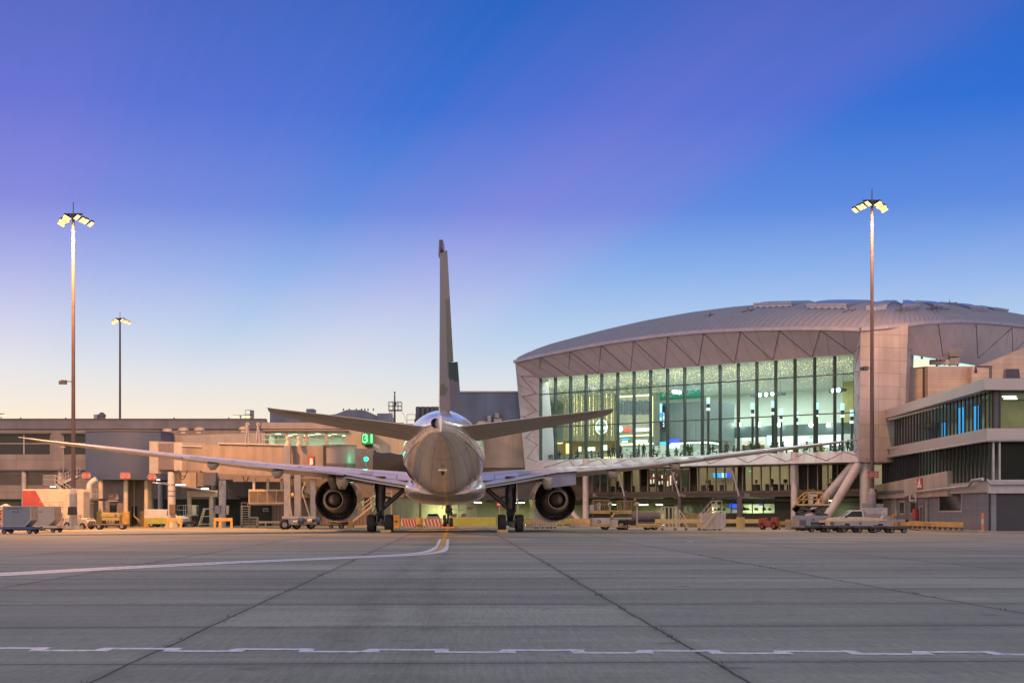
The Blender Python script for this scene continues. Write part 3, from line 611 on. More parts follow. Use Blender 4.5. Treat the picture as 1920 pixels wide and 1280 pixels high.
lg = MB(); y = 31.2; lg.tube((0, y, 3.4), (0, y, 1.5), .2, n=14); lg.tube((0, y, 1.6), (0, y, .5), .13, n=12); lg.tube((-.5, y, .54), (.5, y, .54), .08, n=10); lg.tube((0, y, 1.6), (0, y + 2.3, 3.2), .1, n=8); gear_detail(lg, 0, y, 1.1, 2.6, 10, 5)
lg.tube((-.3, y - .15, 1.75), (.3, y - .15, 1.75), .12, n=10)
ng = lg.build('nose_gear_leg', M['dsteel'], ac, smooth=35)
for s in (-1, 1):
    wheel(ac, (s * .33, y, .545), .545, .38)
    MB().hexa([Vector((s * .62, y - .2, 1.9)), Vector((s * .66, y - .2, 1.9)), Vector((s * .66, y + 2.6, 1.9)), Vector((s * .62, y + 2.6, 1.9)), Vector((s * .5, y - .2, 3.1)), Vector((s * .54, y - .2, 3.1)), Vector((s * .54, y + 2.6, 3.1)), Vector((s * .5, y + 2.6, 3.1))]).build('gear_door', M['ac_belly'], ng)
# passenger doors and cabin windows on the side facing the bridge and the terminal
for s in (-1, 1):
    for yd in (30.5, 18, -8.5, -15.5):
        dm = MB(); pts = []
        for aa in (R(62), R(90)):
            for y_ in (yd, yd - 1.1): pts.append(fpt(y_, s * aa, .015))
        dm.quad(pts[0], pts[1], pts[3], pts[2]); dm.build('cabin_door', M['ac_white'], fus)
# wheel chocks lying on the ground are things of their own
def chock(lp, cm, label, size=(.22, .22, .9)):
    q = FR[ac.name] @ Vector(lp); t = thing('wheel_chock', label, 'wheel chock', (q.x, q.y, 0), R(1.99))
    a, h, w = size; MB().prism([(-a, 0), (a, 0), (a * .35, h), (-a * .35, h)], (-w / 2, 0, .004), (0, 1, 0), (0, 0, 1), (w, 0, 0)).build('wedge', cm, t, bevel=.015)
    MB().tube((w / 2 - .05, 0, h - .01), (w / 2 + .35, -.1, .03), .018, n=6).build('rope', M['cord'], t)
chock((-5.49 + .55, -2.5, 0), M['yellow'], 'dull yellow wheel chock behind the left main gear wheels')
chock((5.49 - .75, -2.5, 0), M['yellow'], 'dull yellow wheel chock behind the right main gear wheels')
chock((-.38, 30.35, 0), M['orange'], 'orange wheel chock behind the left nose wheel', (.16, .16, .62)); chock((.42, 30.35, 0), M['orange'], 'orange wheel chock behind the right nose wheel', (.16, .16, .62))
# ================================================================== terminal hall
A_ = Vector((3.49, 195, 0)); B_ = Vector((36.43, 165, 0)); FU = (B_ - A_).normalized(); FN = Vector((FU.y, -FU.x, 0)); FLEN = (B_ - A_).length
def fp(s, z, k): v = A_ + FU * s + FN * k; return Vector((v.x, v.y, z))
def ray(px, py): return Vector(((px - CX) / F, 1, (CY - py) / F))
CAMP = Vector((0, 0, CH))
def hit(px, py, k=0.0):       # where a sight line meets the facade plane moved k metres out
    d = ray(px, py); p0 = A_ + FN * k; t = (p0 - CAMP).dot(FN) / d.dot(FN); return CAMP + d * t
def sOf(p): return (p - A_).dot(FU)
def proj(p): return (CX + F * p.x / p.y, CY - F * (p.z - CH) / p.y)
ZB, ZT = 8.16, 18.45
M['clad'] = panelmat('pinkish_cladding', (.38, .345, .36), (1, 0), 2.4, 1.35, .6, .05)
M['cladF'] = mat('frame_cladding', (.42, .385, .43), .5, var=.12, scale=.3); M['joint'] = mat('cladding_joint', (.07, .045, .055), .7); M['joint2'] = mat('cladding_fine_joint', (.24, .20, .19), .7)
M['roof'] = mat('ribbed_roof_metal', (.27, .265, .32), .38, .3, .08, .4); M['gutter'] = mat('eave_gutter', (.33, .32, .40), .4, .3)
M['mull'] = mat('dark_mullion', (.045, .065, .07), .4, .3); M['hglass'] = glassmat('hall_glass', (.75, .92, .85), .05)
M['hwall'] = mat('hall_wall', (.66, .72, .66), .6, var=.05); M['hceil'] = mat('hall_ceiling', (.62, .65, .61), .7, var=.04); M['hfloor'] = mat('hall_floor', (.34, .33, .30), .25, var=.1)
M['hdark'] = mat('hall_dark_bulkhead', (.09, .13, .14), .6); M['hgrey'] = mat('hall_ribbed_grey', (.15, .20, .22), .6)
th = thing('terminal_hall', 'large modern terminal hall with a tall lit glass wall under a curved metal roof', 'terminal', fp(22, 0, 0))
KF = 2.5
# outer edge of the splayed portal frame (traced on the plane of the frame's front)
topx = [(966, 680), (1013, 669), (1069, 658), (1127, 647), (1188, 638), (1252, 630), (1319, 624), (1388, 620.5), (1461, 618.6), (1538, 618.2), (1614, 619.8)]
outT = [hit(px, py, KF) for px, py in topx]; outL0, outL1 = outT[0], hit(985, 880.5, KF); outR0, outR1 = outT[-1], hit(1610.4, 865.5, KF)
inTL, inTR, inBL, inBR = fp(0, ZT, .1), fp(FLEN, ZT + .02, .1), fp(0, ZB, .1), fp(FLEN, ZB, .1)
def inT(t): return inTL.lerp(inTR, t)
fm = MB(); n = len(outT) - 1
ts = [0] + [max(0, min(1, (sOf(p) - 1.2) / (FLEN - .8))) for p in outT[1:-1]] + [1]
for i in range(n): fm.quad(outT[i], outT[i + 1], inT(ts[i + 1]), inT(ts[i]))
fm.quad(outL0, inTL, inBL, outL1); fm.quad(inBL, inBR, outR1, outL1); fm.quad(inTR, outR0, outR1, inBR)
fm.quad(outL0, outL0 - FN * 6, outL1 - FN * 6, outL1)           # return along the end
soff = 8.0
fm.quad(outL1, outR1, outR1 - FN * 8, outL1 - FN * 8)            # underside
fm.mi = 1
NE = FN * .012
def strip(a, b, w, off=None, m=1):
    d = (b - a).normalized(); nn = FN; sd = d.cross(nn).normalized() * w / 2; o = off or Vector((0, 0, 0)); fm.mi = m
    fm.quad(a - sd + o, a + sd + o, b + sd + o, b - sd + o)
o3 = FN * .03 + Vector((0, 0, -.02))
apex = [(1013.5, 669.5), (1069, 658.5), (1127, 647.5), (1188, 638.5), (1252, 630.5), (1319, 624.5), (1388, 621), (1461, 619.5), (1538, 619)]
foot = [1009.5, 1065, 1122.5, 1182.5, 1246, 1309.5, 1377.5, 1449, 1522.5, 1601]
def lerp_foot(px): return inTL.lerp(inTR, max(0, min(1, sOf(hit(px, 690, .1)) / FLEN)))
for i, a in enumerate(apex):
    pa = hit(a[0], a[1], KF); strip(pa, lerp_foot(foot[i]), .065, o3); strip(pa, lerp_foot(foot[i + 1]), .065, o3)
for i in range(1, 46):           # fine panel joints on the soffit, all leaning the same way
    t = i / 46; pt = inT(t); u_ = t * n * 1.0; tt = max(0, min(.999, t - .022)); j = min(n - 1, int(tt * n)); po = outT[j].lerp(outT[j + 1], tt * n - j)
    if i % 2: strip(pt, po, .03, o3 * .7, 2)
for lo, hi, cnt, yo in ((inBL, inTL, 5, 0),):
    pass
def onL(z, f): a = inBL.lerp(inTL, z); b = outL1.lerp(outL0, z); return a.lerp(b, f)
for i in range(5):
    z0_ = i / 5; strip(onL(z0_ + .0, .12), onL(z0_ + .1, .8), .06, o3); strip(onL(z0_ + .1, .8), onL(z0_ + .2, .12), .06, o3)
    strip(onL(z0_ + .1, 0), onL(z0_ + .1, 1), .03, o3 * .7, 2); strip(onL(z0_ + .2, 0), onL(z0_ + .2, 1), .03, o3 * .7, 2)
def onR(z, f): a = inBR.lerp(inTR, z); b = outR1.lerp(outR0, z); return a.lerp(b, f)
for i in range(5): z0_ = i / 5; strip(onR(z0_, .1), onR(z0_ + .1, .9), .07, o3); strip(onR(z0_ + .1, .9), onR(z0_ + .2, .1), .07, o3)
def onB(t, f): return inBL.lerp(inBR, t).lerp(outL1.lerp(outR1, t), f)
for i in range(9):
    a, b, c = (i + .55) / 9.3, (i + 1.05) / 9.3, (i + 1.55) / 9.3; up_ = Vector((0, 0, .03)) + FN * .02
    strip(onB(a, .85), onB(b, .08), .065, up_); strip(onB(b, .08), onB(c, .85), .065, up_)
for i in range(1, 30): strip(onB(i / 30, 0), onB(i / 30 - .012, 1), .03, up_ * .7, 2)
frame = fm.build('portal_frame', [M['cladF'], M['joint'], M['joint2']], th, w=True)
# ---- roof shell: eave line in front, ribs running up and back
ev = spline(outT, 6); 
for px, py, d in ((1640, 617.5, 162.3), (1665, 614.8, 162.8), (1702, 610.8, 164), (1730, 607.5, 165.5), (1765, 605, 168), (1800, 604.5, 171), (1830, 605.3, 174), (1860, 607.3, 177), (1890, 610, 180), (1920, 613.5, 183), (1960, 620, 187), (2020, 634, 192)): ev.append(P(px, py, d))
sil = [(940, 690), (985, 677), (1015, 668.2), (1050, 658), (1086, 647.5), (1092, 641.5), (1180, 617.5), (1250, 601.5), (1330, 587), (1400, 578), (1460, 573), (1540, 571), (1600, 570), (1660, 571), (1700, 572.5), (1760, 576), (1800, 581), (1860, 590), (1920, 602), (2000, 619), (2100, 645), (2300, 700)]
def silh(px):
    for a, b in zip(sil, sil[1:]):
        if a[0] <= px <= b[0]: return a[1] + (b[1] - a[1]) * (px - a[0]) / (b[0] - a[0])
    return sil[-1][1]
cols = []; tot = [0]
for a, b in zip(ev, ev[1:]): tot.append(tot[-1] + (b - a).length)
NC = 340; RD = 12.0
def evat(s):
    for i in range(len(ev) - 1):
        if tot[i + 1] >= s: return ev[i].lerp(ev[i + 1], (s - tot[i]) / max(1e-6, tot[i + 1] - tot[i]))
    return ev[-1]
base = []
DR = []
for i in range(NC + 1):
    e = evat(tot[-1] * i / NC) + Vector((0, 0, .28)); q_ = max(0, min(1, (proj(e)[0] - 1560) / 290)); dr_ = (-FN).lerp(Vector((-.35, .94, 0)), q_).normalized(); DR.append(dr_); bk = e + dr_ * RD; pb = proj(bk); zr = CH + (CY - silh(pb[0])) / F * bk.y
    base.append((e, max(zr, e.z + .1)))
RV = [i / 26 for i in range(27)]
def roofpt(i, v, lift=0.0):
    e, zr = base[i]; p = e + DR[i] * RD * v; p.z = e.z + (zr - e.z) * (math.sin(min(1, v) * math.pi / 2) ** .8) - max(0, v - 1) * 24; p.z += lift; return p
rows_ = [[roofpt(i, v, .13 if i % 3 == 0 and .02 < v else 0) for v in RV + [1.12, 1.25]] for i in range(NC + 1)]
rf = MB(); rf.loft(rows_, cap=False, closed=False); roof = rf.build('roof', M['roof'], th, w=True)
gt = MB()
for a, b in zip(ev, ev[1:]): gt.beam(a + Vector((0, 0, .12)) + FN * .1, b + Vector((0, 0, .12)) + FN * .1, .5, .36)
gt.build('eave_gutter', M['gutter'], roof, w=True)
M['sky_panel'] = mat('roof_panel_sheet', (.26, .28, .36), .25, .4, .08, .5)
for i0, i1, v0 in ((112, 130, .55), (140, 158, .44), (170, 183, .36), (195, 208, .32), (224, 238, .3), (262, 276, .3), (290, 302, .4)):
    mb = MB(); vs_ = [v0, v0 + (1 - v0) * .35, v0 + (1 - v0) * .7, 1.0, 1.08]; nb = 4
    tp_ = [[roofpt(int(i0 + (i1 - i0) * b / nb), v, .42 if j < 3 else .25) for j, v in enumerate(vs_)] for b in range(nb + 1)]
    bt_ = [[roofpt(int(i0 + (i1 - i0) * b / nb), v, -.1) for v in vs_] for b in range(nb + 1)]
    mb.loft(tp_, cap=False, closed=False)
    mb.loft([[a, b] for a, b in zip([t[0] for t in tp_], [t[0] for t in bt_])], cap=False, closed=False)
    for q in (0, nb): mb.loft([[a, b] for a, b in zip(tp_[q], bt_[q])], cap=False, closed=False)
    mb.build('raised_roof_panel', M['sky_panel'], roof, w=True, smooth=15)
    lp = MB(); lp.beam(tp_[0][0], tp_[nb][0], .3, .22); lp.build('panel_upstand', M['gutter'], roof, w=True)
for i0, v0 in ((95, .3), (112, .35), (160, .3), (190, .3), (214, .28), (218, .26), (250, .55)):     # safety anchors
    mb = MB(); p = roofpt(i0, v0, .1); mb.beam(p, p + Vector((1.4, -.1, .25)), .12, .1); mb.beam(p + Vector((.4, -.3, 0)), p + Vector((.8, .4, .25)), .1, .1); mb.tube(p + Vector((.6, 0, -.1)), p + Vector((.6, 0, .5)), .05, n=6); mb.build('roof_anchor', M['dgrey'], roof, w=True)
# ---- right-hand tower wall and second soffit
tl0, tr0, tl1, tr1 = P(1614, 617, 161.6), P(1703, 608, 163.5), P(1610.4, 866, 161.6), P(1693, 866, 163.5)
tw = MB(); bkv = Vector((3, 9, 0)); tw.hexa([tl1, tr1, tr1 + bkv, tl1 + bkv, tl0, tr0, tr0 + bkv, tl0 + bkv]); tw.build('corner_tower', M['clad'], th, w=True)
so2 = MB(); ee = [p for p in ev if proj(p)[0] >= 1700]; lo2 = []
for p in ee:
    px = proj(p)[0]; lo2.append(P(px + 4, 664.5 + (px - 1702) * .168, p.y + 3.2))
for i in range(len(ee) - 1): so2.quad(ee[i], ee[i + 1], lo2[i + 1], lo2[i])
fr3 = Vector((-.1, -.25, -.05))
def so2pt(px, py):
    for i in range(len(ee) - 1):
        x0, x1 = proj(ee[i])[0], proj(ee[i + 1])[0]
        if x0 <= px <= x1:
            t = (px - x0) / (x1 - x0); a = ee[i].lerp(ee[i + 1], t); b = lo2[i].lerp(lo2[i + 1], t); ya, yb = proj(a)[1], proj(b)[1]; return a.lerp(b, (py - ya) / (yb - ya)) + fr3 * .12
so2.mi = 1
def st2(a, b, w):
    A, B = so2pt(*a), so2pt(*b)
    if A and B: sd = (B - A).normalized().cross(Vector((0, -1, 0))).normalized() * w / 2; so2.quad(A - sd, A + sd, B + sd, B - sd)
for q in ([(1703, 656), (1759, 608), (1764, 667), (1830, 609), (1830, 671), (1897, 614), (1896, 660), (1919, 640)],):
    for a, b in zip(q, q[1:]): st2(a, b, .13)
so2.mi = 2
for i in range(12): st2((1714 + i * 17, 640 + i), (1722 + i * 17, 618), .04)
so2.build('rear_soffit', [M['cladF'], M['joint'], M['joint2']], th, w=True)
cw = MB(); cw.hexa([P(1700, 700, 181), P(2050, 760, 199), P(2050, 760, 201), P(1700, 700, 183), P(1700, 662, 181), P(2050, 718, 199), P(2050, 718, 201), P(1700, 662, 183)])
M['clere'] = em('lit_clerestory_glass', (.66, .92, .82), 1.0); M['clere_b'] = em('bright_clerestory_pane', (.95, 1, .9), 1.35)
cl = cw.build('clerestory_window', M['clere'], th, w=True)
cm_ = MB()
for px in (1728, 1756, 1794, 1823, 1850): cm_.beam(P(px, 700, 180.8 + (px - 1700) * .052), P(px, 660, 180.8 + (px - 1700) * .052), .25, .25, up=(0, 1, 0))
cm_.build('clerestory_frame', M['gutter'], cl, w=True)
# ---- glass wall
gl = MB(); gl.quad(fp(0, ZB, 0), fp(FLEN, ZB, 0), fp(FLEN, ZT, 0), fp(0, ZT, 0)); gl.build('glass_wall', M['hglass'], th, w=True)
PW = FLEN / 18
def vslab(s0, s1, k0, k1, z0, z1, mb):
    mb.hexa([fp(s0, z0, k1), fp(s1, z0, k1), fp(s1, z0, k0), fp(s0, z0, k0), fp(s0, z1, k1), fp(s1, z1, k1), fp(s1, z1, k0), fp(s0, z1, k0)]); return mb
for i in range(19):
    s = i * PW; vslab(s - .06, s + .06, -.42, .09, ZB, ZT, MB()).build('mullion', M['mull'], th, w=True)
for z in (16.42, 12.25): vslab(0.08, FLEN - .08, -.12, .07, z - .06, z + .06, MB()).build('transom', M['mull'], th, w=True)
# ---- inside of the hall
rm = MB(); s0, s1, kb = -27, FLEN + .3, -30
rm.mi = 0; rm.quad(fp(s0, ZB - .02, -.7), fp(s1, ZB - .02, -.7), fp(s1, ZB - .02, kb), fp(s0, ZB - .02, kb)) 
hall_floor = MB().quad(fp(-.3, ZB - .02, -.1), fp(s1, ZB - .02, -.1), fp(s1 - 9, ZB - .02, kb), Vector((3.6, 238, ZB - .02))).build('hall_floor', M['hfloor'], th, w=True)
ce = MB(); ce.quad(fp(-.3, 18.75, -.1), fp(s1, 18.75, -.1), fp(s1 - 9, 17.6, kb), Vector((3.6, 238, 17.6))); ce.build('hall_ceiling', M['hceil'], th, w=True)
bw = MB(); bw.quad(fp(s0, ZB - .1, kb), fp(s1 - 9, ZB - .1, kb), fp(s1 - 9, 19, kb), fp(s0, 19, kb)); bw.quad(fp(-.3, ZB - .1, -.1), fp(-.3, 19, -.1), Vector((3.6, 240, 19)), Vector((3.6, 240, ZB - .1))); bw.quad(fp(s1, ZB, -.1), fp(s1, 19, -.1), fp(s1 - 9, 19, kb), fp(s1 - 9, ZB, kb)); bw.build('hall_wall', M['hwall'], th, w=True)
def hs(px0, px1, py0, py1, k, dep=.3, mb=None):    # slab standing at depth k behind the glass, seen between these sight lines
    a, b = sOf(hit(px0, 800, k)), sOf(hit(px1, 800, k)); z0 = hit((px0 + px1) / 2, py1, k).z; z1 = hit((px0 + px1) / 2, py0, k).z
    return vslab(a, b, k - dep, k, max(z0, ZB) if z1 > ZB else z0, z1, mb or MB())
hs(1318, 1606, 797, 817, -24, 1).build('bulkhead', M['hdark'], th, w=True)
hs(1226, 1327, 754, 826, -17, 6).build('service_core', panelmat('ribbed_grey_cladding', (.17, .215, .23), (FU.x, FU.y), .45, 30, .8, .06), th, w=True)
M['teal'] = glassmat('teal_balustrade_glass', (.42, .86, .80), .05)
hs(1060, 1320, 738, 753, -18.5, .05).build('glass_balustrade', M['teal'], th, w=True)
M['shopwall'] = panelmat('herringbone_tile_wall', (.30, .29, .23), (FU.x, FU.y), .35, .12, .75, .03, off=.5)
hs(1156, 1224, 739, 836, -14, 1.5).build('shop_front_wall', M['shopwall'], th, w=True)
M['led'] = em('warm_led_strip', (1, .80, .42), 1.8); M['chev'] = mat('chevron_tile', (.08, .11, .13), .5); M['ledw'] = em('white_led_strip', (1, .93, .95), 2.2)
for q in ((1157, 1222, 741, 743.2), (1221, 1223.4, 742, 818), (1157, 1222, 815.3, 817.3), (1159, 1224, 830.5, 834)): hs(*q, -13.8, .12).build('led_strip', M['led'], th, w=True)
cv = MB()
for r_ in range(5):
    for c_ in range(10):
        px = 1161 + c_ * 5.7; yv = 751 + r_ * 5.1 + (3.5 if c_ % 2 else 0); p0 = hit(px, yv + (3.2 if c_ % 2 == 0 else -3.2), -13.9); p1 = hit(px + 4.6, yv + (-.2 if c_ % 2 == 0 else .2), -13.9); cv.beam(p0, p1, .06, .26, up=(0, 0, 1))
cv.build('chevron_pattern', M['chev'], th, w=True)
M['s_red'] = em('red_lit_letters', (1, .06, .05), 1.0); M['s_white'] = em('white_lit_letters', (1, 1, 1), 1.1); M['s_blue'] = em('blue_screen', (.04, .42, 1), 1.3); M['s_dblue'] = em('deep_blue_screen', (.03, .07, .9), 1.6); M['s_cyan'] = em('pale_blue_screen', (.45, .85, 1), 1.3); M['s_green'] = em('green_sign_face', (.02, .75, .3), 1.6); M['s_gold'] = em('amber_counter_glow', (1, .68, .22), 1.6); M['s_mint'] = em('pale_shop_glow', (.72, .95, .85), 1.25)
sg = thing('shop_sign', 'lit shop sign with red and white letters beside a round badge', 'shop sign', hit(1190, 806, -13.7))
def txt(body, px, py, k, hpx, m, parent, name='lettering', bold=.0, U=None, V=(0, 0, 1)):
    p = hit(px, py, k); sz = hpx / F * p.y * 1.35; o = FR[parent.name].inverted() @ p
    return text(body, sz, m, parent, o, U or FU, V, name, bold=bold)
txt('bb.q', 1176, 804.5, -13.7, 7.5, M['s_red'], sg, bold=.04); txt('CHICKEN', 1204, 805.5, -13.7, 5.6, M['s_white'], sg, bold=.03)
bd = MB(); c = hit(1163.3, 804, -13.75); bd.tube(c, c + FN * .12, .42, n=20); b_ = bd.build('round_badge', M['s_cyan'], sg, w=True)
bd = MB(); bd.prism([(-.05, -.28), (.16, -.2), (.2, .05), (.05, .3), (-.1, .1)], c + FN * .13, FU, (0, 0, 1), FN * .02); bd.build('emblem', M['s_white'], b_, w=True)
def screen(px0, px1, py0, py1, k, m, label, name='display_screen', cat='screen', group=None):
    t = thing(name, label, cat, hit((px0 + px1) / 2, py1, k), 0, group); hs(px0, px1, py0, py1, k, .1).build('screen_panel', m, t, w=True)
    hs(px0 - .4, px1 + .4, py0 - .4, py1 + .4, k - .11, .06).build('bezel', M['black'], t, w=True); return t
screen(1166, 1176.5, 825.5, 829.5, -13.6, M['s_cyan'], 'small pale blue menu screen under the shop sign, nearest the round badge')
screen(1191, 1200.5, 824, 830, -13.6, M['s_cyan'], 'small pale blue menu screen in the middle of the shop counter')
screen(1201.5, 1213, 824, 830, -13.6, M['s_cyan'], 'small pale blue menu screen at the right end of the shop counter')
screen(1165, 1180, 821.3, 823.2, -13.6, M['s_blue'], 'thin blue menu strip above the pale menu screens')
sc1 = screen(1227, 1241, 756, 789, -16.6, M['s_blue'], 'tall blue advertising screen on the ribbed grey core')
bl = MB()
for _ in range(14):
    c = hit(1229 + rnd() * 11, 760 + rnd() * 27, -16.55); r_ = .1 + .25 * rnd(); bl.tube(c, c + FN * .01, r_, n=10)
bl.build('screen_picture', M['s_cyan'], sc1, w=True)
vs1 = thing('blade_sign', 'upright dark sign with white lettering beside the tall blue screen', 'sign', hit(1244, 800, -16.4)); hs(1241.3, 1247.5, 760, 803, -16.4, .15).build('sign_panel', mat('navy_panel', (.02, .05, .12), .4), vs1, w=True)
txt('BEST', 1244.4, 778, -16.2, 4.2, M['s_white'], vs1, U=Vector((0, 0, 1)), V=-FU); txt('BURGER', 1244.4, 791, -16.2, 3.6, M['s_white'], vs1, U=Vector((0, 0, 1)), V=-FU)
screen(1237, 1252, 828, 832.6, -15, M['s_blue'], 'long low blue banner left of the purple screen'); screen(1252.5, 1273, 823, 831, -15.4, M['s_dblue'], 'purple blue screen above the white counter', ); screen(1253, 1274, 833, 840, -15, M['s_cyan'], 'bright white blue counter front below the purple screen', 'lit_counter', 'counter')
ls = MB(); pts = [hit(px, py, -13) for px, py in ((1258, 832), (1280, 830.5), (1305, 829.5), (1322, 828.7), (1340, 830.5), (1350, 833))]
for a, b in zip(pts, pts[1:]): ls.beam(a, b, .1, .16)
t = thing('curved_light_strip', 'long curved pink white light strip over the dining counter', 'light strip', pts[2]); ls.build('light_strip', M['ledw'], t, w=True)
for a, b in zip(pts[::2], pts[2::2]): MB().tube(a, a + Vector((0, 0, 3)), .015, n=5).build('hanger', M['cord'], t, w=True)
# timber fin wall, round sign, counters
fw = MB(); hs(1056, 1152, 741, 828, -15, .3, fw)
fw.build('dark_backing_wall', mat('brown_backing', (.24, .22, .16), .7), th, w=True)
fn_ = MB()
for i in range(34): hs(1057 + i * 2.8, 1058.1 + i * 2.8, 742 + (i % 3), 826, -14.6, .25, fn_)
fn_.build('timber_fins', mat('olive_timber', (.36, .33, .22), .6), th, w=True)
rs = thing('round_sign', 'round pale shop sign with white letters in front of the vertical fins', 'shop sign', hit(1128.5, 815, -14.2)); c = hit(1128.5, 800, -14.2)
MB().tube(c, c + FN * .1, .92, n=40).build('sign_disc', mat('mint_disc', (.30, .42, .36), .5), rs, w=True); MB().lathe([(.90, 0), (.90, .16), (.98, .16), (.98, 0)], c, FN, 40).build('sign_ring', M['s_white'], rs, w=True)
txt('OLD', 1128.5, 795, -14.05, 3.5, M['s_white'], rs); txt('TOWN', 1128.5, 802.5, -14.05, 5.5, M['s_white'], rs, bold=.03)
hs(1016, 1154, 828, 852, -16, .4).build('food_counter_wall', M['wood'], th, w=True)
for px0, px1, py0, py1, m in ((1018, 1025, 829, 845, 's_gold'), (1031, 1038, 829.5, 832, 's_gold'), (1043, 1054, 829.5, 831.5, 's_gold'), (1061, 1067, 831, 850, 's_gold'), (1085, 1089, 837, 846, 's_mint'), (1100, 1115, 838, 845, 's_mint'), (1131, 1137.5, 834, 843.5, 's_mint'), (1122, 1160, 856, 859, 's_gold')): hs(px0, px1, py0, py1, -14.5, .1).build('counter_light_panel', M[m], th, w=True)
# far shops under the bulkhead
M['shopglow'] = em('lit_shop_interior', (1, .93, .82), 1.1); M['shopglow2'] = em('lit_violet_shop', (.85, .80, 1), 1.15)
for px0, px1, py0, py1, m, d in ((1352, 1378, 816, 845, M['hwall'], .3), (1391, 1432, 816, 834, M['shopglow'], .3), (1391, 1432, 825, 850, M['wood'], .2), (1446, 1484, 816, 846, M['shopglow'], .3), (1493, 1575, 816, 838, M['shopglow2'], .3), (1500, 1524, 828, 850, M['hwall'], .2), (1529, 1545, 831, 850, mat('mustard_panel', (.5, .36, .06), .5), .2), (1268, 1350, 818, 842, M['hwall'], .3)): hs(px0, px1, py0, py1, -25.5, d).build('shop_bay', m, th, w=True)
s2 = screen(1438, 1446, 816, 834, -20, M['s_cyan'], 'upright pale blue sign with white script near the dining tables', 'shop_sign', 'shop sign'); txt('Soul', 1442, 825, -19.8, 4.5, M['s_white'], s2, U=Vector((0, 0, 1)), V=-FU)
t = thing('wall_logo', 'small red emblem and dark lettering on a pale shop wall', 'shop sign', hit(1368, 818, -25)); txt('BURGER', 1370, 818, -25.1, 2.6, M['hdark'], t); c = hit(1362.5, 818, -25.1); MB().tube(c, c + FN * .03, .14, n=12).build('emblem', M['red'], t, w=True)
screen(1518, 1522.5, 818, 820.6, -22, M['s_green'], 'small green running-man exit sign far back in the hall', 'exit_sign', 'exit sign')
hs(1580, 1608, 700, 806, -24, .5).build('yellow_side_wall', mat('yellow_wall', (.50, .46, .18), .6), th, w=True)
# hanging light bars with three spots, bright wall spots, lamp posts
for (x0, y0, x1, y1, k, lab) in ((1259, 733.5, 1287, 737.5, -7, 'dark hanging light bar with three spots beside the teal balustrade'), (1411, 742, 1470, 738, -9, 'longest dark hanging light bar, over the middle of the hall'), (1558, 734, 1584, 730, -8, 'dark hanging light bar in front of the yellow wall')):
    a, b = hit(x0, y0, k), hit(x1, y1, k); t = thing('hanging_light_bar', lab, 'hanging light', a.lerp(b, .5), 0, 'hanging light bars in the hall'); mb = MB(); mb.beam(a, b, .9, .3); mb.build('bar', M['hdark'], t, w=True)
    for f_ in (.12, .88): MB().tube(a.lerp(b, f_), a.lerp(b, f_) + Vector((0, 0, 4)), .02, n=5).build('hanger', M['cord'], t, w=True)
    for f_ in (.3, .5, .7): c = a.lerp(b, f_) + FN * .47 + Vector((0, 0, .0)); MB().lathe([(0, .05), (.17, .04), (.2, 0), (.2, -.1)], c, FN + Vector((0, 0, -.3)), 12).build('spot_lens', M['spot'], t, w=True)
for px, py in ((1301, 795), (1328, 796), (1352, 795), (1386.5, 795.5), (1423.5, 796), (1461, 796), (1520.5, 796.5), (1553, 796.5)):
    c = hit(px, py, -23.5); t = thing('wall_spotlight', 'small bright spotlight along the top of the dark bulkhead', 'spotlight', c, 0, 'spotlights along the bulkhead'); MB().lathe([(0, .12), (.2, .08), (.27, 0), (.2, -.12), (0, -.15)], c, FN, 14).build('lens', M['spot'], t, w=True, smooth=60); MB().beam(c - FN * .1, c - FN * .6, .1, .1).build('bracket', M['hdark'], t, w=True)
lpx = [(1411, 755, 'tallest'), (1449, 752, ''), (1464.5, 766, ''), (1493.5, 771, ''), (1531.5, 755, ''), (1579.5, 756, ''), (1597, 768, ''), (1328, 745, '')]
for q, (px, py, _) in enumerate(lpx):
    k = -5 if py < 760 else -11; c = hit(px, py, k); t = thing('lamp_post', 'slim indoor lamp post with a pale blue lit head', 'lamp post', (c.x, c.y, ZB), 0, 'lamp posts among the dining tables')
    def bx(z0, z1, w_, m, nm): MB().box((c.x - w_, c.y - w_, z0), (c.x + w_, c.y + w_, z1)).build(nm, m, t, w=True)
    bx(c.z - .75, c.z, .17, M['s_cyan'], 'lamp_head'); bx(c.z - 1.25, c.z - .75, .16, M['mull'], 'collar'); bx(c.z - 1.55, c.z - 1.25, .19, M['s_white'], 'lamp_ring'); bx(ZB, c.z - 1.55, .13, M['mull'], 'pole')
# fairy lights hung from the ceiling behind the glass: nobody could count them
fy = MB(); random.seed(11)
def depthf(s): return 1.9 + .7 * math.sin(s * .9) + .5 * math.sin(s * 2.3 + 1) + .45 * rnd()
for i in range(6500):
    s = -4 + rnd() * (FLEN + 5); k = -1.2 - rnd() * 5; z = 18.5 - (rnd() ** 1.25) * depthf(s) * (1.25 if s < 12 else 1.0)
    r_ = .013 + .013 * rnd(); c = fp(s, z, k); fy.mi = 0 if rnd() < .75 else 1
    if c.x > 3.8: fy.add([c + Vector((r_, 0, 0)), c + Vector((-r_, 0, 0)), c + Vector((0, 0, r_)), c + Vector((0, 0, -r_)), c + Vector((0, -r_, 0))], [(0, 2, 4), (2, 1, 4), (1, 3, 4), (3, 0, 4)])
for i in range(900):
    st_ = random.choice([1076, 1081, 1090, 1105, 1112, 1125, 1137, 1146]); c = hit(st_ + rnd() * 1.2, 738 + rnd() * 78, -14); r_ = .024; fy.add([c + Vector((r_, 0, 0)), c + Vector((-r_, 0, 0)), c + Vector((0, 0, r_)), c + Vector((0, 0, -r_)), c + Vector((0, -r_, 0))], [(0, 2, 4), (2, 1, 4), (1, 3, 4), (3, 0, 4)])
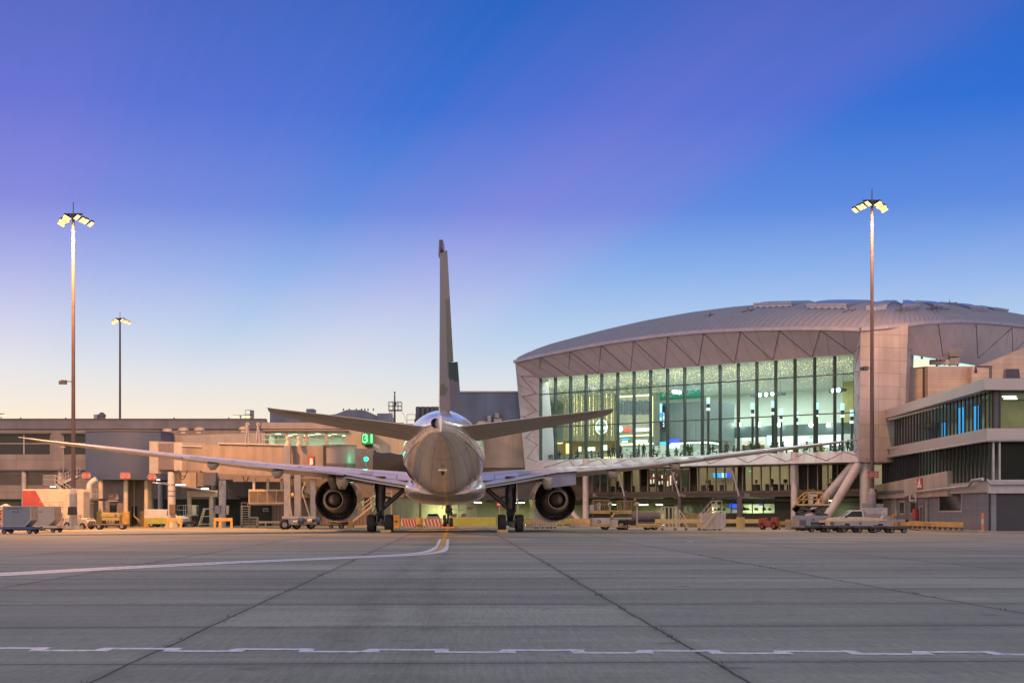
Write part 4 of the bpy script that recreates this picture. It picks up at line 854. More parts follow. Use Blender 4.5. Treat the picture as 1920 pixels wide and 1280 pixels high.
tag(fy.build('fairy_lights', [em('fairy_light_warm', (1, .72, .34), 3.2), em('fairy_light_white', (1, .88, .62), 3.0)]), 'thousands of tiny warm fairy lights hanging behind the tall glass wall', 'fairy lights', kind='stuff')
p = fp(14, 18.3, -9); area(p, 44, 7600, (1, 1, .95), size_y=12); bpy.data.objects[-1] if False else None
for o in [x for x in bpy.data.objects if x.type == 'LIGHT' and x.name.startswith('room_light')]: o.rotation_euler = (0, 0, math.atan2(FU.y, FU.x))
o = area(fp(8, 17.4, -22), 40, 4400, (1, 1, .95), size_y=8); o.rotation_euler = (0, 0, math.atan2(FU.y, FU.x))
# ---- people and tables in the hall
def person_mesh(seated, name):
    me = bpy.data.meshes.new(name)
    if seated: v = [(0, 0, .5), (0, .02, .75), (0, .0, 1.02), (0, -.03, 1.14), (0, -.06, 1.28), (.1, -.05, .5), (.12, -.45, .52), (.12, -.48, .12), (-.1, -.05, .5), (-.12, -.45, .52), (-.12, -.48, .12), (.2, 0, 1.0), (.24, -.12, .78), (.16, -.36, .74), (-.2, 0, 1.0), (-.24, -.12, .78), (-.16, -.36, .74), (.12, -.6, .08), (-.12, -.6, .08)]
    else: v = [(0, 0, .95), (0, .02, 1.18), (0, 0, 1.42), (0, -.01, 1.53), (0, -.03, 1.68), (.1, 0, .9), (.12, -.05, .5), (.13, .05, .08), (-.1, 0, .9), (-.11, .06, .5), (-.13, .12, .08), (.2, 0, 1.40), (.25, .03, 1.12), (.24, -.1, .88), (-.2, 0, 1.40), (-.25, .02, 1.12), (-.22, -.14, .92), (.13, -.1, .05), (-.13, -.03, .05)]
    e = [(0, 1), (1, 2), (2, 3), (3, 4), (0, 5), (5, 6), (6, 7), (0, 8), (8, 9), (9, 10), (2, 11), (11, 12), (12, 13), (2, 14), (14, 15), (15, 16), (7, 17), (10, 18)]
    rad = [.14, .13, .15, .055, .1, .1, .07, .05, .1, .07, .05, .07, .05, .035, .07, .05, .035, .04, .04]
    me.from_pydata(v, e, []); ob = bpy.data.objects.new(name, me); col.objects.link(ob); sk = ob.modifiers.new('s', 'SKIN'); sv = me.skin_vertices[0].data
    for i, r_ in enumerate(rad): sv[i].radius = (r_, r_ * (.75 if i in (0, 1, 2) else 1)); sv[i].use_root = i == 0
    ob.modifiers.new('u', 'SUBSURF').levels = 1; bpy.context.view_layer.update()
    m2 = bpy.data.meshes.new_from_object(ob.evaluated_get(bpy.context.evaluated_depsgraph_get())); bpy.data.objects.remove(ob)
    m2.materials.clear(); m2.materials.append(M['cloth']); m2.materials.append(M['skin']); hz = 1.2 if seated else 1.56
    for pl in m2.polygons: pl.use_smooth = True; pl.material_index = 1 if pl.center.z > hz else 0
    return m2
pm_ = {0: person_mesh(0, 'standing'), 1: person_mesh(1, 'sitting')}
def hair_mb(seated): z = 1.31 if seated else 1.71; return MB().lathe([(.0, .1), (.07, .085), (.105, .04), (.112, -.03), (.09, -.08)], (0, -.03 if not seated else -.05, z), (0, .15, 1), 12)
protos = {}
def person(p, rz, seated, label, group=None, shirt=None):
    key = (seated, shirt)
    if key not in protos:
        r = thing('person', label, 'person', p, rz, group); m = pm_[seated]
        if shirt: m = m.copy(); m.materials[0] = shirt
        b = bpy.data.objects.new('body', m); col.objects.link(b); b.parent = r; hair_mb(seated).build('hair', M['hair'], r, smooth=60); protos[key] = r; return r
    return dup(protos[key], p, rz, label, group)
rp = [('s', 1)] ; random.seed(5)
sh_red = mat('red_shirt', (.42, .06, .04), .8); sh_pale = mat('pale_shirt', (.5, .5, .48), .8); sh_blue = mat('blue_shirt', (.06, .12, .24), .8)
for px, k, rz in ((1150, -3, .3), (1163, -2.4, -.5), (1198, -3.2, 1.2), (1207, -3.2, 2.6), (1362.5, -6, 0)): q = hit(px, 860, k); person((q.x, q.y, ZB), rz, 0, 'standing diner in dark clothes behind the tall hall glass', 'people standing in the hall')
for i in range(40):
    px = 1020 + 575 * (i + rnd() * .8) / 40; k = -1.8 - rnd() * 6; q = hit(px, 858, k)
    if q.x < 4.5: continue
    person((q.x, q.y, ZB), rnd() * 6.28, 1, 'seated diner in pale clothes behind the tall hall glass' if i % 5 == 0 else 'seated diner in dark clothes behind the tall hall glass', 'diners in pale clothes in the hall' if i % 5 == 0 else 'diners in dark clothes in the hall', sh_pale if i % 5 == 0 else None)
tb = None
for i in range(26):
    px = 1025 + 570 * (i + .5) / 26; q = hit(px, 858, -2.6 - (i % 3) * 1.9)
    if q.x < 4.6: continue
    if tb is None:
        tb = thing('dining_table', 'small square dining table behind the tall hall glass', 'dining table', (q.x, q.y, ZB), .7, 'dining tables in the hall')
        MB().box((-.4, -.4, .72), (.4, .4, .76)).build('table_top', M['wood'], tb); MB().tube((0, 0, .03), (0, 0, .72), .04).build('pedestal', M['mull'], tb); MB().box((-.25, -.25, 0), (.25, .25, .03)).build('base', M['mull'], tb)
        for q2 in ((-.75, 0), (.75, 0)):
            ch_ = thing('dining_chair', 'dark chair with a curved back at a dining table in the hall', 'chair', (0, 0, 0), 0, 'dining chairs in the hall') if q2[0] < 0 else None
            if ch_:
                MB().box((-.22, -.22, .43), (.22, .22, .47)).build('seat', M['mull'], ch_); MB().box((-.22, .19, .5), (.22, .23, .92)).build('backrest', M['mull'], ch_)
                for a in (-.19, .19):
                    for b in (-.19, .19): MB().tube((a, b, 0), (a, b, .43), .018, n=6).build('leg', M['mull'], ch_)
                chp = ch_; chp.location = (q.x - .8, q.y, ZB); chp.rotation_euler = (0, 0, 1.57)
    else: dup(tb, (q.x, q.y, ZB), .7)
    dup(chp, (q.x + .8, q.y + .2, ZB), -1.57)
def plant(p, h, label, grp=None, pot=True, wdt=.5):
    t = thing('potted_plant', label, 'plant', p, 0, grp)
    if pot: MB().lathe([(0, 0), (.2, 0), (.26, .42), (.22, .42), (.2, .38), (0, .38)], (0, 0, 0), (0, 0, 1), 14).build('pot', M['dgrey'], t, smooth=40)
    lf = MB()
    for _ in range(70):
        a = rnd() * 6.28; el = .3 + rnd() * 1.1; l = h * (.45 + .55 * rnd()); d = Vector((math.cos(a) * math.cos(el), math.sin(a) * math.cos(el), math.sin(el))); sd = Vector((-math.sin(a), math.cos(a), 0)) * .06; b = Vector((0, 0, .36)) ; m1 = b + d * l * .6; tp_ = b + d * l + Vector((0, 0, -.25 * l * math.cos(el)))
        lf.quad(b, m1 - sd, tp_, m1 + sd)
    lf.build('foliage', M['leaf'], t); return t
for px, k, lab in ((1292, -4, 'leafy potted palm beside the curved light strip'), (1413, -4, 'leafy potted palm left of the upright blue script sign')): q = hit(px, 855, k); plant((q.x, q.y, ZB), 2.0, lab)
# ---- offices below the frame
KO = -3.2; Z2, Z1 = 4.12, 3.42
s_a, s_b = sOf(hit(1085, 900, KO)), sOf(hit(1606, 900, KO))
sA = sOf(hit(1111, 900, KO))
sl_ = MB(); vslab(s_a - 30, s_b + 1, KO - 14, KO + .5, 3.78, Z2, sl_); vslab(s_a - 30, s_b + 1, KO - 14, KO + .3, Z1, 3.78, sl_); sl_.build('floor_slab', M['beam'], th, w=True)
vslab(s_a - 30, sA, KO - .4, KO, Z2, 8.3, MB()).build('blank_wall', panelmat('dark_wall_sheet', (.13, .12, .125), (FU.x, FU.y), 1.6, 2.2, .7, .04), th, w=True)
gl = MB(); gl.quad(fp(sA, Z2, KO), fp(s_b, Z2, KO), fp(s_b, 8.2, KO), fp(sA, 8.2, KO)); gl.build('office_glazing', glassmat('office_glass', (.72, .72, .64), .12), th, w=True)
nM = int((s_b - sA) / 1.24)
for i in range(nM + 1): s = sA + i * 1.24; vslab(s - .05, s + .05, KO - .1, KO + .12, Z2, 8.2, MB()).build('office_mullion', mat('office_mullion_grey', (.30, .29, .28), .4, .3) if i == 0 else bpy.data.materials['office_mullion_grey'], th, w=True)
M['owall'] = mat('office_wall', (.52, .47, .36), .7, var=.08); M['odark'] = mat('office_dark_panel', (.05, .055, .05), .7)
ob_ = MB(); vslab(sA - 12, s_b + 1, KO - 7.2, KO - 7, Z2, 8.2, ob_); ob_.build('office_back_wall', M['owall'], th, w=True)
MB().quad(fp(sA - 12, 8.19, KO), fp(s_b + 2, 8.19, KO), fp(s_b + 2, 8.19, KO - 7), fp(sA - 12, 8.19, KO - 7)).build('office_ceiling', M['hceil'], th, w=True)
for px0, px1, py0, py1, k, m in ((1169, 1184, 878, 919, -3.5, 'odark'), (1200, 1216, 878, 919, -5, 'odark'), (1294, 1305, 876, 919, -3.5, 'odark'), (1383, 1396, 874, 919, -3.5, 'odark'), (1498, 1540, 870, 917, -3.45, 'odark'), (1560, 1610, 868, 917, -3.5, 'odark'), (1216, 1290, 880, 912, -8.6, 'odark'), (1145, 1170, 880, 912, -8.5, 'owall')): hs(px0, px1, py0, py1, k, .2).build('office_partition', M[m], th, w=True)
M['oglow'] = em('lit_office_pane', (1, .92, .70), .75)
random.seed(21)
for i in range(26):
    px = 1203 + (i % 13) * 5.3; py = 884 + (i // 13) * 11 + rnd() * 8; m = M['red'] if i % 3 == 0 else M['oglow']; hs(px, px + (4.6 if i % 3 == 0 else 2.2), py, py + 4 + rnd() * 8, -8.4, .05).build('wall_art_block', m, th, w=True)
for px0, px1, m in ((1337, 1343, 's_blue'), (1345, 1351, 's_blue'), (1353, 1361, 's_cyan'), (1362, 1369, 's_dblue')): screen(px0, px1, 886, 895, -9.2, M[m], f'{dict(s_blue="blue", s_cyan="pale", s_dblue="violet")[m]} monitor in the row on the office wall, ' + {1337: 'leftmost', 1345: 'second from the left', 1353: 'third', 1362: 'rightmost'}[px0])
screen(1404.5, 1410, 881.5, 884.5, -6, M['s_green'], 'green exit sign inside the middle office floor', 'exit_sign', 'exit sign')
t = thing('wall_map', 'large pale blue map hanging on the office wall', 'map', hit(1134, 908, -9.5)); hs(1118, 1138, 885, 907, -9.6, .05).build('map_sheet', mat('map_print', (.28, .42, .42), .6, var=.4, scale=1.5), t, w=True); hs(1117.5, 1138.5, 884.5, 907.5, -9.66, .03).build('map_frame', M['mull'], t, w=True)
dk = None
for i in range(15):
    q = hit(1150 + i * 29 + rnd() * 8, 915, KO - 1.3 - rnd() * 1.5)
    if dk is None:
        dk = thing('office_desk', 'dark office desk with a monitor behind the office glazing', 'desk', (q.x, q.y, Z2), .7, 'desks behind the office glazing'); MB().box((-.8, -.4, .7), (.8, .4, .74)).build('desk_top', M['dgrey'], dk); MB().box((-.75, -.35, 0), (-.7, .35, .7)).build('side_panel', M['dgrey'], dk); MB().box((.7, -.35, 0), (.75, .35, .7)).build('side_panel', M['dgrey'], dk)
        m_ = MB().box((-.35, -.02, .9), (.35, .02, 1.3)); m_.box((-.05, -.02, .74), (.05, .02, .9)); m_.build('monitor', M['black'], dk)
    else: dup(dk, (q.x, q.y, Z2), .7 + rnd())
    q2 = hit(1158 + i * 29, 915, KO - 1 - rnd() * 2)
    if i % 2 == 0: person((q2.x, q2.y, Z2), rnd() * 6, 1, 'seated office worker in dark clothes behind the office glazing', 'office workers behind the glazing')
for s in range(3):
    o = area(fp(sA + 6 + s * 14.5, 8.0, KO - 3.2), 13, 420, (1, .88, .62), size_y=5); o.rotation_euler = (0, 0, math.atan2(FU.y, FU.x))
for i in range(34):
    q = fp(sA + 1 + i * 1.05, 8.05, KO - 1 - (i * 7 % 5)); MB().lathe([(0, 0), (.07, 0), (.08, .05)], q, (0, 0, 1), 8).build('downlight', M['spot'], th, w=True)
# ---- ground storey: dark undercroft with lit bays
KG = -6
M['olive'] = panelmat('olive_block_wall', (.36, .38, .20), (FU.x, FU.y), .4, .2, .8, .02, off=.5); M['dgreen'] = mat('dark_green_wall', (.045, .06, .045), .7)
vslab(s_a - 45, s_b + 1, KG - 9, KG - 8.7, 0, Z1, MB()).build('undercroft_wall', M['olive'], th, w=True)
vslab(s_a - 78, s_a - 40, KG - 9.5, KG - 9.2, 0, 7, MB()).build('undercroft_wall', M['olive'], th, w=True)
def gs(px0, px1, k, z0, z1, m, nm, dep=.25): a, b = sOf(hit(px0, 950, k)), sOf(hit(px1, 950, k)); return vslab(a, b, k - dep, k, z0, z1, MB()).build(nm, m, th, w=True)
gs(1100, 1170, KG - 5, 0, Z1, M['dgreen'], 'undercroft_partition'); gs(1452, 1618, KG - 1, 0, Z1, M['dgreen'], 'undercroft_partition'); gs(1334, 1452, KG - 1, 0, 1.55, M['dgreen'], 'undercroft_dado'); gs(1246, 1262, KG - 4, 0, Z1, M['dgreen'], 'undercroft_partition')
gs(1280, 1334, KG - 2, 0, 1.5, M['olive'], 'undercroft_dado')
lv = MB()
for i in range(20): px = 1281 + i * 2.7; a = sOf(hit(px, 950, KG - 2)); vslab(a, a + .1, KG - 2.2, KG - 2, 1.5, Z1, lv)
lv.build('vertical_louvres', mat('green_grey_metal', (.20, .25, .18), .5), th, w=True)
gl = MB(); a, b = sOf(hit(1336, 950, KG - 1)), sOf(hit(1450, 950, KG - 1)); gl.quad(fp(a, 1.55, KG - 1.1), fp(b, 1.55, KG - 1.1), fp(b, 3.2, KG - 1.1), fp(a, 3.2, KG - 1.1)); gl.build('room_window', glassmat('room_glass', (.72, .85, .75), .1), th, w=True)
for px in (1350, 1370, 1392, 1409.5, 1430): gs(px, px + 1.2, KG - 1, 1.55, 3.2, M['mull'], 'window_post', .1)
gs(1330, 1456, KG - 5, 0, Z1, M['hwall'], 'room_back_wall')
def gscreen(px0, px1, py0, py1, m, lab): screen(px0, px1, py0, py1, KG - 4.6, m, lab)
gscreen(1367, 1375, 941, 951, M['s_dblue'], 'deep blue screen high in the ground floor room, beside a larger one'); gscreen(1375.5, 1386, 944.5, 952, M['s_dblue'], 'wide deep blue screen in the ground floor room next to a steel column'); gscreen(1423, 1427, 939.5, 946, M['s_dblue'], 'narrow tilted blue screen near the red tractor')
for px, h in ((1340, .35), (1348, .5), (1358, .4), (1395, .6), (1402, .45), (1418, .5), (1432, .55), (1443, .4)): q = hit(px, 965, KG - 1.6); plant((q.x, q.y, 1.5), h, 'low green plant on the sill of the ground floor room', 'plants on the room sill', pot=False)
def tubelamp(px, py, k, w_, lab, pw=55):
    c = hit(px, py, k); t = thing('tube_light', lab, 'tube light', c, 0, 'fluorescent tubes under the terminal'); MB().beam(c - FU * w_ / 2, c + FU * w_ / 2, .12, .1).build('tube', M['tubelight'], t, w=True); MB().beam(c - FU * w_ / 2 + Vector((0, 0, .1)), c + FU * w_ / 2 + Vector((0, 0, .1)), .2, .08).build('housing', M['lgrey'], t, w=True)
    MB().tube(c + Vector((0, 0, .1)), Vector((c.x, c.y, Z1)), .015, n=5).build('hanger', M['cord'], t, w=True)
    o = area(c - Vector((0, 0, .12)), w_, pw * 8, (1, .98, .55), size_y=.25); o.rotation_euler = (0, 0, math.atan2(FU.y, FU.x))
tubelamp(1205, 946, KG - 4, 1.6, 'bright tube light over the olive bay behind the trolley'); tubelamp(1236, 945.5, KG - 5, .9, 'short tube light right of the olive bay', 20); tubelamp(1150, 945, KG - 3, .8, 'short tube light above the loader platform', 14); tubelamp(1311, 946, KG - 4, 2.2, 'tube light seen through the vertical louvres', 34)
tubelamp(975, 942, KG - 2, 1.4, 'bright tube light between the right main gear and the right engine', 70); tubelamp(896, 941.5, KG - 2, 1.3, 'bright tube light under the right side of the fuselage', 70); tubelamp(1400, 940, KG - 3, 2, 'hidden tube light over the ground floor room', 36); tubelamp(1560, 938, KG + 1, 1.0, 'dim tube light behind the leaning white columns', 16); tubelamp(800, 938, KG - 6, 3, 'tube light over the service road under the fuselage', 90)
pp = MB()
for q in range(5): z = Z1 - .25 - .12 * q; a = fp(s_a - 10, z, KG + 1 - q * .8); b = fp(s_b, z, KG + 1 - q * .8); pp.tube(a, b, .05 + .03 * (q % 2), n=6)
pp.build('ceiling_services', mat('green_lit_pipe', (.25, .28, .2), .5), th, w=True)
# columns
def colm(px, py0, py1, k, r_, m, nm='column', px2=None):
    a = hit(px, py0, k); b = hit(px2 or px, py1, k) if px2 else Vector((a.x, a.y, 0)); MB().tube(a, b, r_, n=16).build(nm, m, th, w=True, smooth=40)
for px in (1173.5, 1275.5, 1386.5): a = hit(px, 931, .2); vslab(sOf(a) - .22, sOf(a) + .22, 0, .4, 0, Z1 + .02, MB()).build('steel_column', M['beam'], th, w=True)
for x1, x0 in ((1171, 1157), (1274, 1257), (1386, 1371)): MB().tube(hit(x1, 930, .6), hit(x0, 873, .6), .11, .11, 10).build('raking_strut', M['lgrey'], th, w=True, smooth=40)
for px in (1098, 1489, 1621): a = hit(px, 875, 1.2); MB().tube((a.x, a.y, 0), (a.x, a.y, 8.15), .36 if px < 1600 else .5, n=20).build('white_column', M['colw'], th, w=True, smooth=40)
def rake(x0, y0, x1, y1, k0, k1, r_):
    a = hit(x0, y0, k0); b = hit(x1, y1, k1); b = a + (b - a) * ((a.z + .05) / (a.z - b.z)); MB().tube(a, b, r_, r_ * .92, 18).build('raking_column', M['colw'], th, w=True, smooth=40)
rake(1603, 868, 1538, 944, 1.3, 1.3, .5); rake(1611, 868, 1556, 960, 1.9, 4.0, .5)
MB().tube(hit(1050, 935, 1), hit(1086, 975, 1), .35, .35, 14).build('raking_column', M['colw'], th, w=True, smooth=40)
for px in (1115, 1280, 1400): c = hit(px + 3, 927.5, KO + .36); MB().box(c - Vector((.45, .05, .22)), c + Vector((.45, .05, .22))).build('slab_plaque', M['grey'], th, w=True)
# ================================================================== floodlight masts (lit lamps)
M['mastg'] = mat('mast_grey', (.115, .075, .075), .55, .1)
def mast(px, d, ztop, rb, rt, label, energy, arms_rz=0.0, tilt=0.5, base=True, nl=4, sc_=.8, lcol=(1, .45, .17)):
    t = thing('floodlight_mast', label, 'floodlight mast', G(px, d), 0, 'floodlight masts')
    pl = MB(); segs = 5
    for i in range(segs):
        z0 = .3 + (ztop - .3) * i / segs; z1 = .3 + (ztop - .3) * (i + 1) / segs; pl.tube((0, 0, z0), (0, 0, z1 + .05), rb + (rt - rb) * i / segs, rb + (rt - rb) * (i + 1) / segs, 12)
    MB().tube((0, 0, ztop), (0, 0, ztop + 1.1), .05, n=6).build('lightning_rod', M['dgrey'], t)
    pl.build('pole', M['mastg'], t, smooth=30)
    if base: MB().hexa([(-.8, -.8, 0), (.8, -.8, 0), (.8, .8, 0), (-.8, .8, 0), (-.75, -.75, .35), (.75, -.75, .35), (.75, .75, .35), (-.75, .75, .35)]).build('footing', M['concrete'], t)
    if base:
        sl2 = MB(); sl2.tube((0, 0, .35), (0, 0, 3.4), rb * 1.7, rb * 1.65, 10); sl2.tube((0, 0, 3.4), (0, 0, 4.0), rb * 1.65, rb * .9, 10); sl2.build('base_sleeve', M['grey'], t, smooth=30)
    hd = MB(); hd.beam((-1.1 * sc_, 0, ztop - .05), (1.1 * sc_, 0, ztop - .05), .18, .14)
    for s in (-1, 1):
        a = Vector((s * .25, -.5, ztop - .1)) * 1.0; a.z = ztop - .12; b = Vector((s * 1.9 * sc_, .9, ztop - .12 - tilt)); hd.beam(a, b, .14, .1); hd.beam(a + Vector((0, .8, 0)), b + Vector((0, .9, 0)), .1, .08)
        for i in range(nl):
            f_ = (i + .6) / nl; c = a.lerp(b, f_) + Vector((0, -.1 + .3 * (i % 2), -.12)); ax_ = (b - a).normalized()
            w_, h_ = .24 * sc_, .12; fl = MB(); dn = Vector((s * .25, -.5, -1)).normalized(); U = ax_; V = U.cross(dn).normalized()
            def q(u, v, w): return c + U * u + V * v + dn * w
            fl.hexa([q(-w_ * .7, -.34, -h_), q(w_ * .7, -.34, -h_), q(w_ * .7, .34, -h_), q(-w_ * .7, .34, -h_), q(-w_, -.38, h_), q(w_, -.38, h_), q(w_, .38, h_), q(-w_, .38, h_)]); f1 = fl.build('floodlight', M['black'], t)
            MB().hexa([q(-w_ * .9, -.34, h_ + .01), q(w_ * .9, -.34, h_ + .01), q(w_ * .9, .34, h_ + .01), q(-w_ * .9, .34, h_ + .01), q(-w_ * .8, -.3, h_ + .06), q(w_ * .8, -.3, h_ + .06), q(w_ * .8, .3, h_ + .06), q(-w_ * .8, .3, h_ + .06)]).build('lamp_lens', M['lamp'], f1)
    hd.build('lamp_frame', M['black'], t)
    if energy:
        l = bpy.data.lights.new('flood', 'SPOT'); l.energy = energy; l.color = lcol; l.spot_size = R(165); l.spot_blend = .45; l.shadow_soft_size = .9
        o = bpy.data.objects.new('flood', l); col.objects.link(o); o.location = Vector(t.location) + Vector((0, -2.2, ztop - 1.2))
    return t
ML = mast(137.5, 149, 30.3, .22, .125, 'tall floodlight mast beside the blue rotunda with eight glowing orange lamps', 112000, tilt=.55, lcol=(1, .40, .10))
M2 = mast(225, 275, 36.0, .24, .15, 'smaller looking floodlight mast standing far behind the low terminal', 0, tilt=.5)
MR = mast(1635, 150, 31.8, .235, .125, 'tall floodlight mast in front of the terminal corner tower, behind the white pickup', 27000, tilt=.5)
def mast_extra(t, z, s):     # camera cluster part way up
    mb = MB(); mb.beam((0, 0, z), (s * .8, -.3, z), .1, .1); c = Vector((s * .75, -.5, z - .1)); mb.box(c - Vector((.22, .35, .2)), c + Vector((.22, .3, .2))); mb.box(c + Vector((-.5, -.1, -.2)), c + Vector((-.28, .3, .15))); mb.build('camera_cluster', M['dgrey'], t, bevel=.03)
mast_extra(ML, 14.2, -1); mast_extra(MR, 15.6, -1)
# ================================================================== lower buildings
def pbox(px0, px1, py0, py1, d, dep=.3, mb=None, zmin=None):     # box whose front face fills this frame rectangle at depth d
    a, b = P(px0, py1, d), P(px1, py0, d); mb = mb or MB(); return mb.box((a.x, d, a.z if zmin is None else zmin), (b.x, d + dep, b.z))
XU = (1, 0)
# ---- slate and beige wall beside the hall
t = thing('side_building', 'windowless slate and beige building between the airliner tail and the glass hall', 'building', (-3, 197, 0))
M['beige'] = panelmat('beige_wall_panel', (.44, .38, .30), XU, 3.4, 4.2, .75, .04); M['slatep'] = panelmat('slate_wall_panel', (.09, .14, .235), XU, 3.2, 9, .8, .04)
MB().box((-7.6, 195.5, 12.05), (3.1, 199, 16.75)).build('upper_wall', M['slatep'], t, w=True)
MB().box((-7.6, 195.4, 7.25), (3.1, 198.5, 12.05)).build('lower_wall', M['beige'], t, w=True)
MB().box((-7.6, 195.6, 3.45), (3.1, 198.4, 7.25)).build('base_wall', M['brown'], t, w=True)
MB().box((-7.6, 195.3, 16.75), (3.1, 195.9, 16.9)).build('roof_coping', M['lgrey'], t, w=True)
MB().box((-7.6, 194.6, 3.2), (12, 195.2, 3.75)).build('floor_beam', M['beam'], t, w=True)
ac_ = thing('duct_unit', 'small pale ducts and boxes fixed on the slate wall', 'duct', P(930, 795, 195)); pbox(914, 921, 779, 795, 194.7, .75).build('duct', M['grey'], ac_, w=True, bevel=.05); pbox(928, 936, 774, 783, 194.7, .75).build('duct', M['grey'], ac_, w=True, bevel=.05); pbox(926, 941, 784, 795, 194.6, .85).build('box', M['grey'], ac_, w=True, bevel=.05)
vv = thing('roof_vent', 'round pale vent cap just right of the fuselage top', 'vent', P(905, 797, 194)); MB().lathe([(.5, 0), (.5, .6), (.75, .6), (.75, .9), (.5, 1.1), (0, 1.15)], P(905, 806, 194), (0, 0, 1), 16).build('vent_cap', M['beige'], vv, w=True, smooth=40); MB().tube(P(905, 806, 194), P(905, 806, 194) - Vector((0, 0, 3)), .3).build('riser', M['beige'], vv, w=True)
# ---- gate lounge with the lit windows and the stand number
lb = thing('gate_lounge', 'beige gate lounge with a row of lit windows and a dark projecting eave', 'building', (-18, 187, 0))
LD = 186.0
def lx(px): return (px - CX) / F * LD
def lz(py): return CH + (CY - py) / F * LD
wall = MB(); wx = [(501, 535.5), (539.5, 571.5), (577, 609.5), (615, 647.5)]
wall.box((lx(493), LD, lz(868)), (lx(757), LD + .4, lz(837))); wall.box((lx(493), LD, lz(811)), (lx(757), LD + .4, lz(792.5)))
for a, b in zip([493] + [w[1] for w in wx], [w[0] for w in wx] + [757]): wall.box((lx(a), LD + .002, lz(837)), (lx(b), LD + .4, lz(811)))
wall.build('wall', M['beige'], lb, w=True)
MB().box((lx(757), LD + .8, lz(868)), (lx(880), LD + 1.2, lz(797))).build('wall', M['beige'], lb, w=True)
MB().box((lx(493), LD + .1, 3.4), (lx(757), LD + .5, lz(868))).build('base_wall', M['brown'], lb, w=True); MB().box((lx(757), LD + .9, 3.4), (lx(880), LD + 1.3, lz(868))).build('base_wall', M['brown'], lb, w=True)
MB().box((lx(491), LD - .7, lz(810)), (lx(653), LD, lz(807))).build('eave', M['dgrey'], lb, w=True)
MB().box((lx(491), LD - .25, lz(803.5)), (lx(757), LD - .002, lz(792))).build('fascia', panelmat('mauve_fascia', (.33, .29, .28), XU, 4, 9, .8, .04), lb, w=True)
MB().box((lx(493), LD + .4, lz(792) - .3), (lx(880), LD + 14, lz(792) - .1)).build('roof', M['grey'], lb, w=True)
ro = MB(); ro.box((lx(493), LD + 9, 6), (lx(657), LD + 9.2, lz(800))); ro.build('inner_wall', M['hwall'], lb, w=True); MB().box((lx(493), LD + .5, lz(810)), (lx(660), LD + 9, lz(809))).build('inner_ceiling', M['hceil'], lb, w=True)
MB().box((lx(493) + .01, LD + .5, 7.4), (lx(493) + .2, LD + 9, lz(810))).build('inner_wall', M['hwall'], lb, w=True); MB().box((lx(657), LD + .5, 7.4), (lx(657) + .2, LD + 9, lz(810))).build('inner_wall', M['hwall'], lb, w=True); MB().box((lx(493), LD + .5, 7.2), (lx(660), LD + 9, 7.4)).build('inner_floor', M['hfloor'], lb, w=True)
area(((lx(575)), LD + 4.5, lz(811)), 9, 600, (1, 1, .84), size_y=6)
for w in wx: MB().box((lx(w[0]), LD + .18, lz(837)), (lx(w[1]), LD + .2, lz(811))).build('window', glassmat('lounge_glass', (.74, .84, .76), .06) if w is wx[0] else bpy.data.materials['lounge_glass'], lb, w=True)
for i in range(9): q = Vector((lx(515 + i * 15), LD + 3 + (i * 3 % 5), lz(810.4))); MB().box(q - Vector((.3, .15, .1)), q + Vector((.3, .15, 0))).build('ceiling_light', M['panel_light'], lb, w=True)
cb = thing('corrugated_store', 'brown ribbed ground floor store behind the jet bridge wheels', 'building', (-21, 188, 0)); MB().box((lx(505), LD + 2, 0), (lx(690), LD + 2.3, 3.5)).build('wall', panelmat('brown_rib_sheet', (.19, .145, .11), XU, .42, 30, .55, .12), cb, w=True); MB().box((lx(440), LD + 3.2, 0), (lx(505), LD + 3.5, 3.5)).build('wall', M['dgreen'], cb, w=True); MB().box((lx(440), LD + 1.2, 3.4), (lx(760), LD + 8, 3.6)).build('roof', M['beam'], cb, w=True)
s_ = thing('wall_notice', 'small blue and white notice on the brown ribbed store', 'sign', P(499, 958, 187.6)); pbox(493, 503, 952.5, 958.5, 187.7, .05).build('notice_panel', M['lgrey'], s_, w=True); pbox(494, 502, 954, 957.5, 187.64, .05).build('notice_print', M['blue'], s_, w=True)
# stand number: a lit box with the figures 31
M['s_num'] = em('green_lit_figures', (.12, 1, .28), 1.7); M['num_bk'] = em('green_sign_glow', (.0, .10, .025), .5)
sn = thing('stand_number_sign', 'black box sign with glowing green figures 31 on the lounge wall', 'stand number', P(689, 832, 184))
MB().hexa([P(682, 833, 183.4), P(700.5, 832, 183.4), P(700, 832, 185.9), P(678, 832, 185.9), P(682, 812, 183.4), P(700.5, 813, 183.4), P(700, 813, 185.9), P(678, 812, 185.9)]).build('sign_box', M['num_bk'], sn, w=True)
q = FR[sn.name].inverted() @ P(691, 822.5, 183.33); text('31', 1.45, M['s_num'], sn, q, (1, 0, 0), (0, 0, 1), 'figures', bold=.02); pbox(679.5, 680.6, 815, 829, 183.6, .04).build('side_figure', M['s_num'], sn, w=True); pbox(685, 697, 834, 838, 184.5, 1.4).build('bracket', M['black'], sn, w=True)
lg_ = bpy.data.lights.new('sign_glow', 'POINT'); lg_.energy = 45; lg_.color = (.1, 1, .35); lg_.shadow_soft_size = .5; lo = bpy.data.objects.new('sign_glow', lg_); col.objects.link(lo); lo.location = P(691, 824, 182.6)
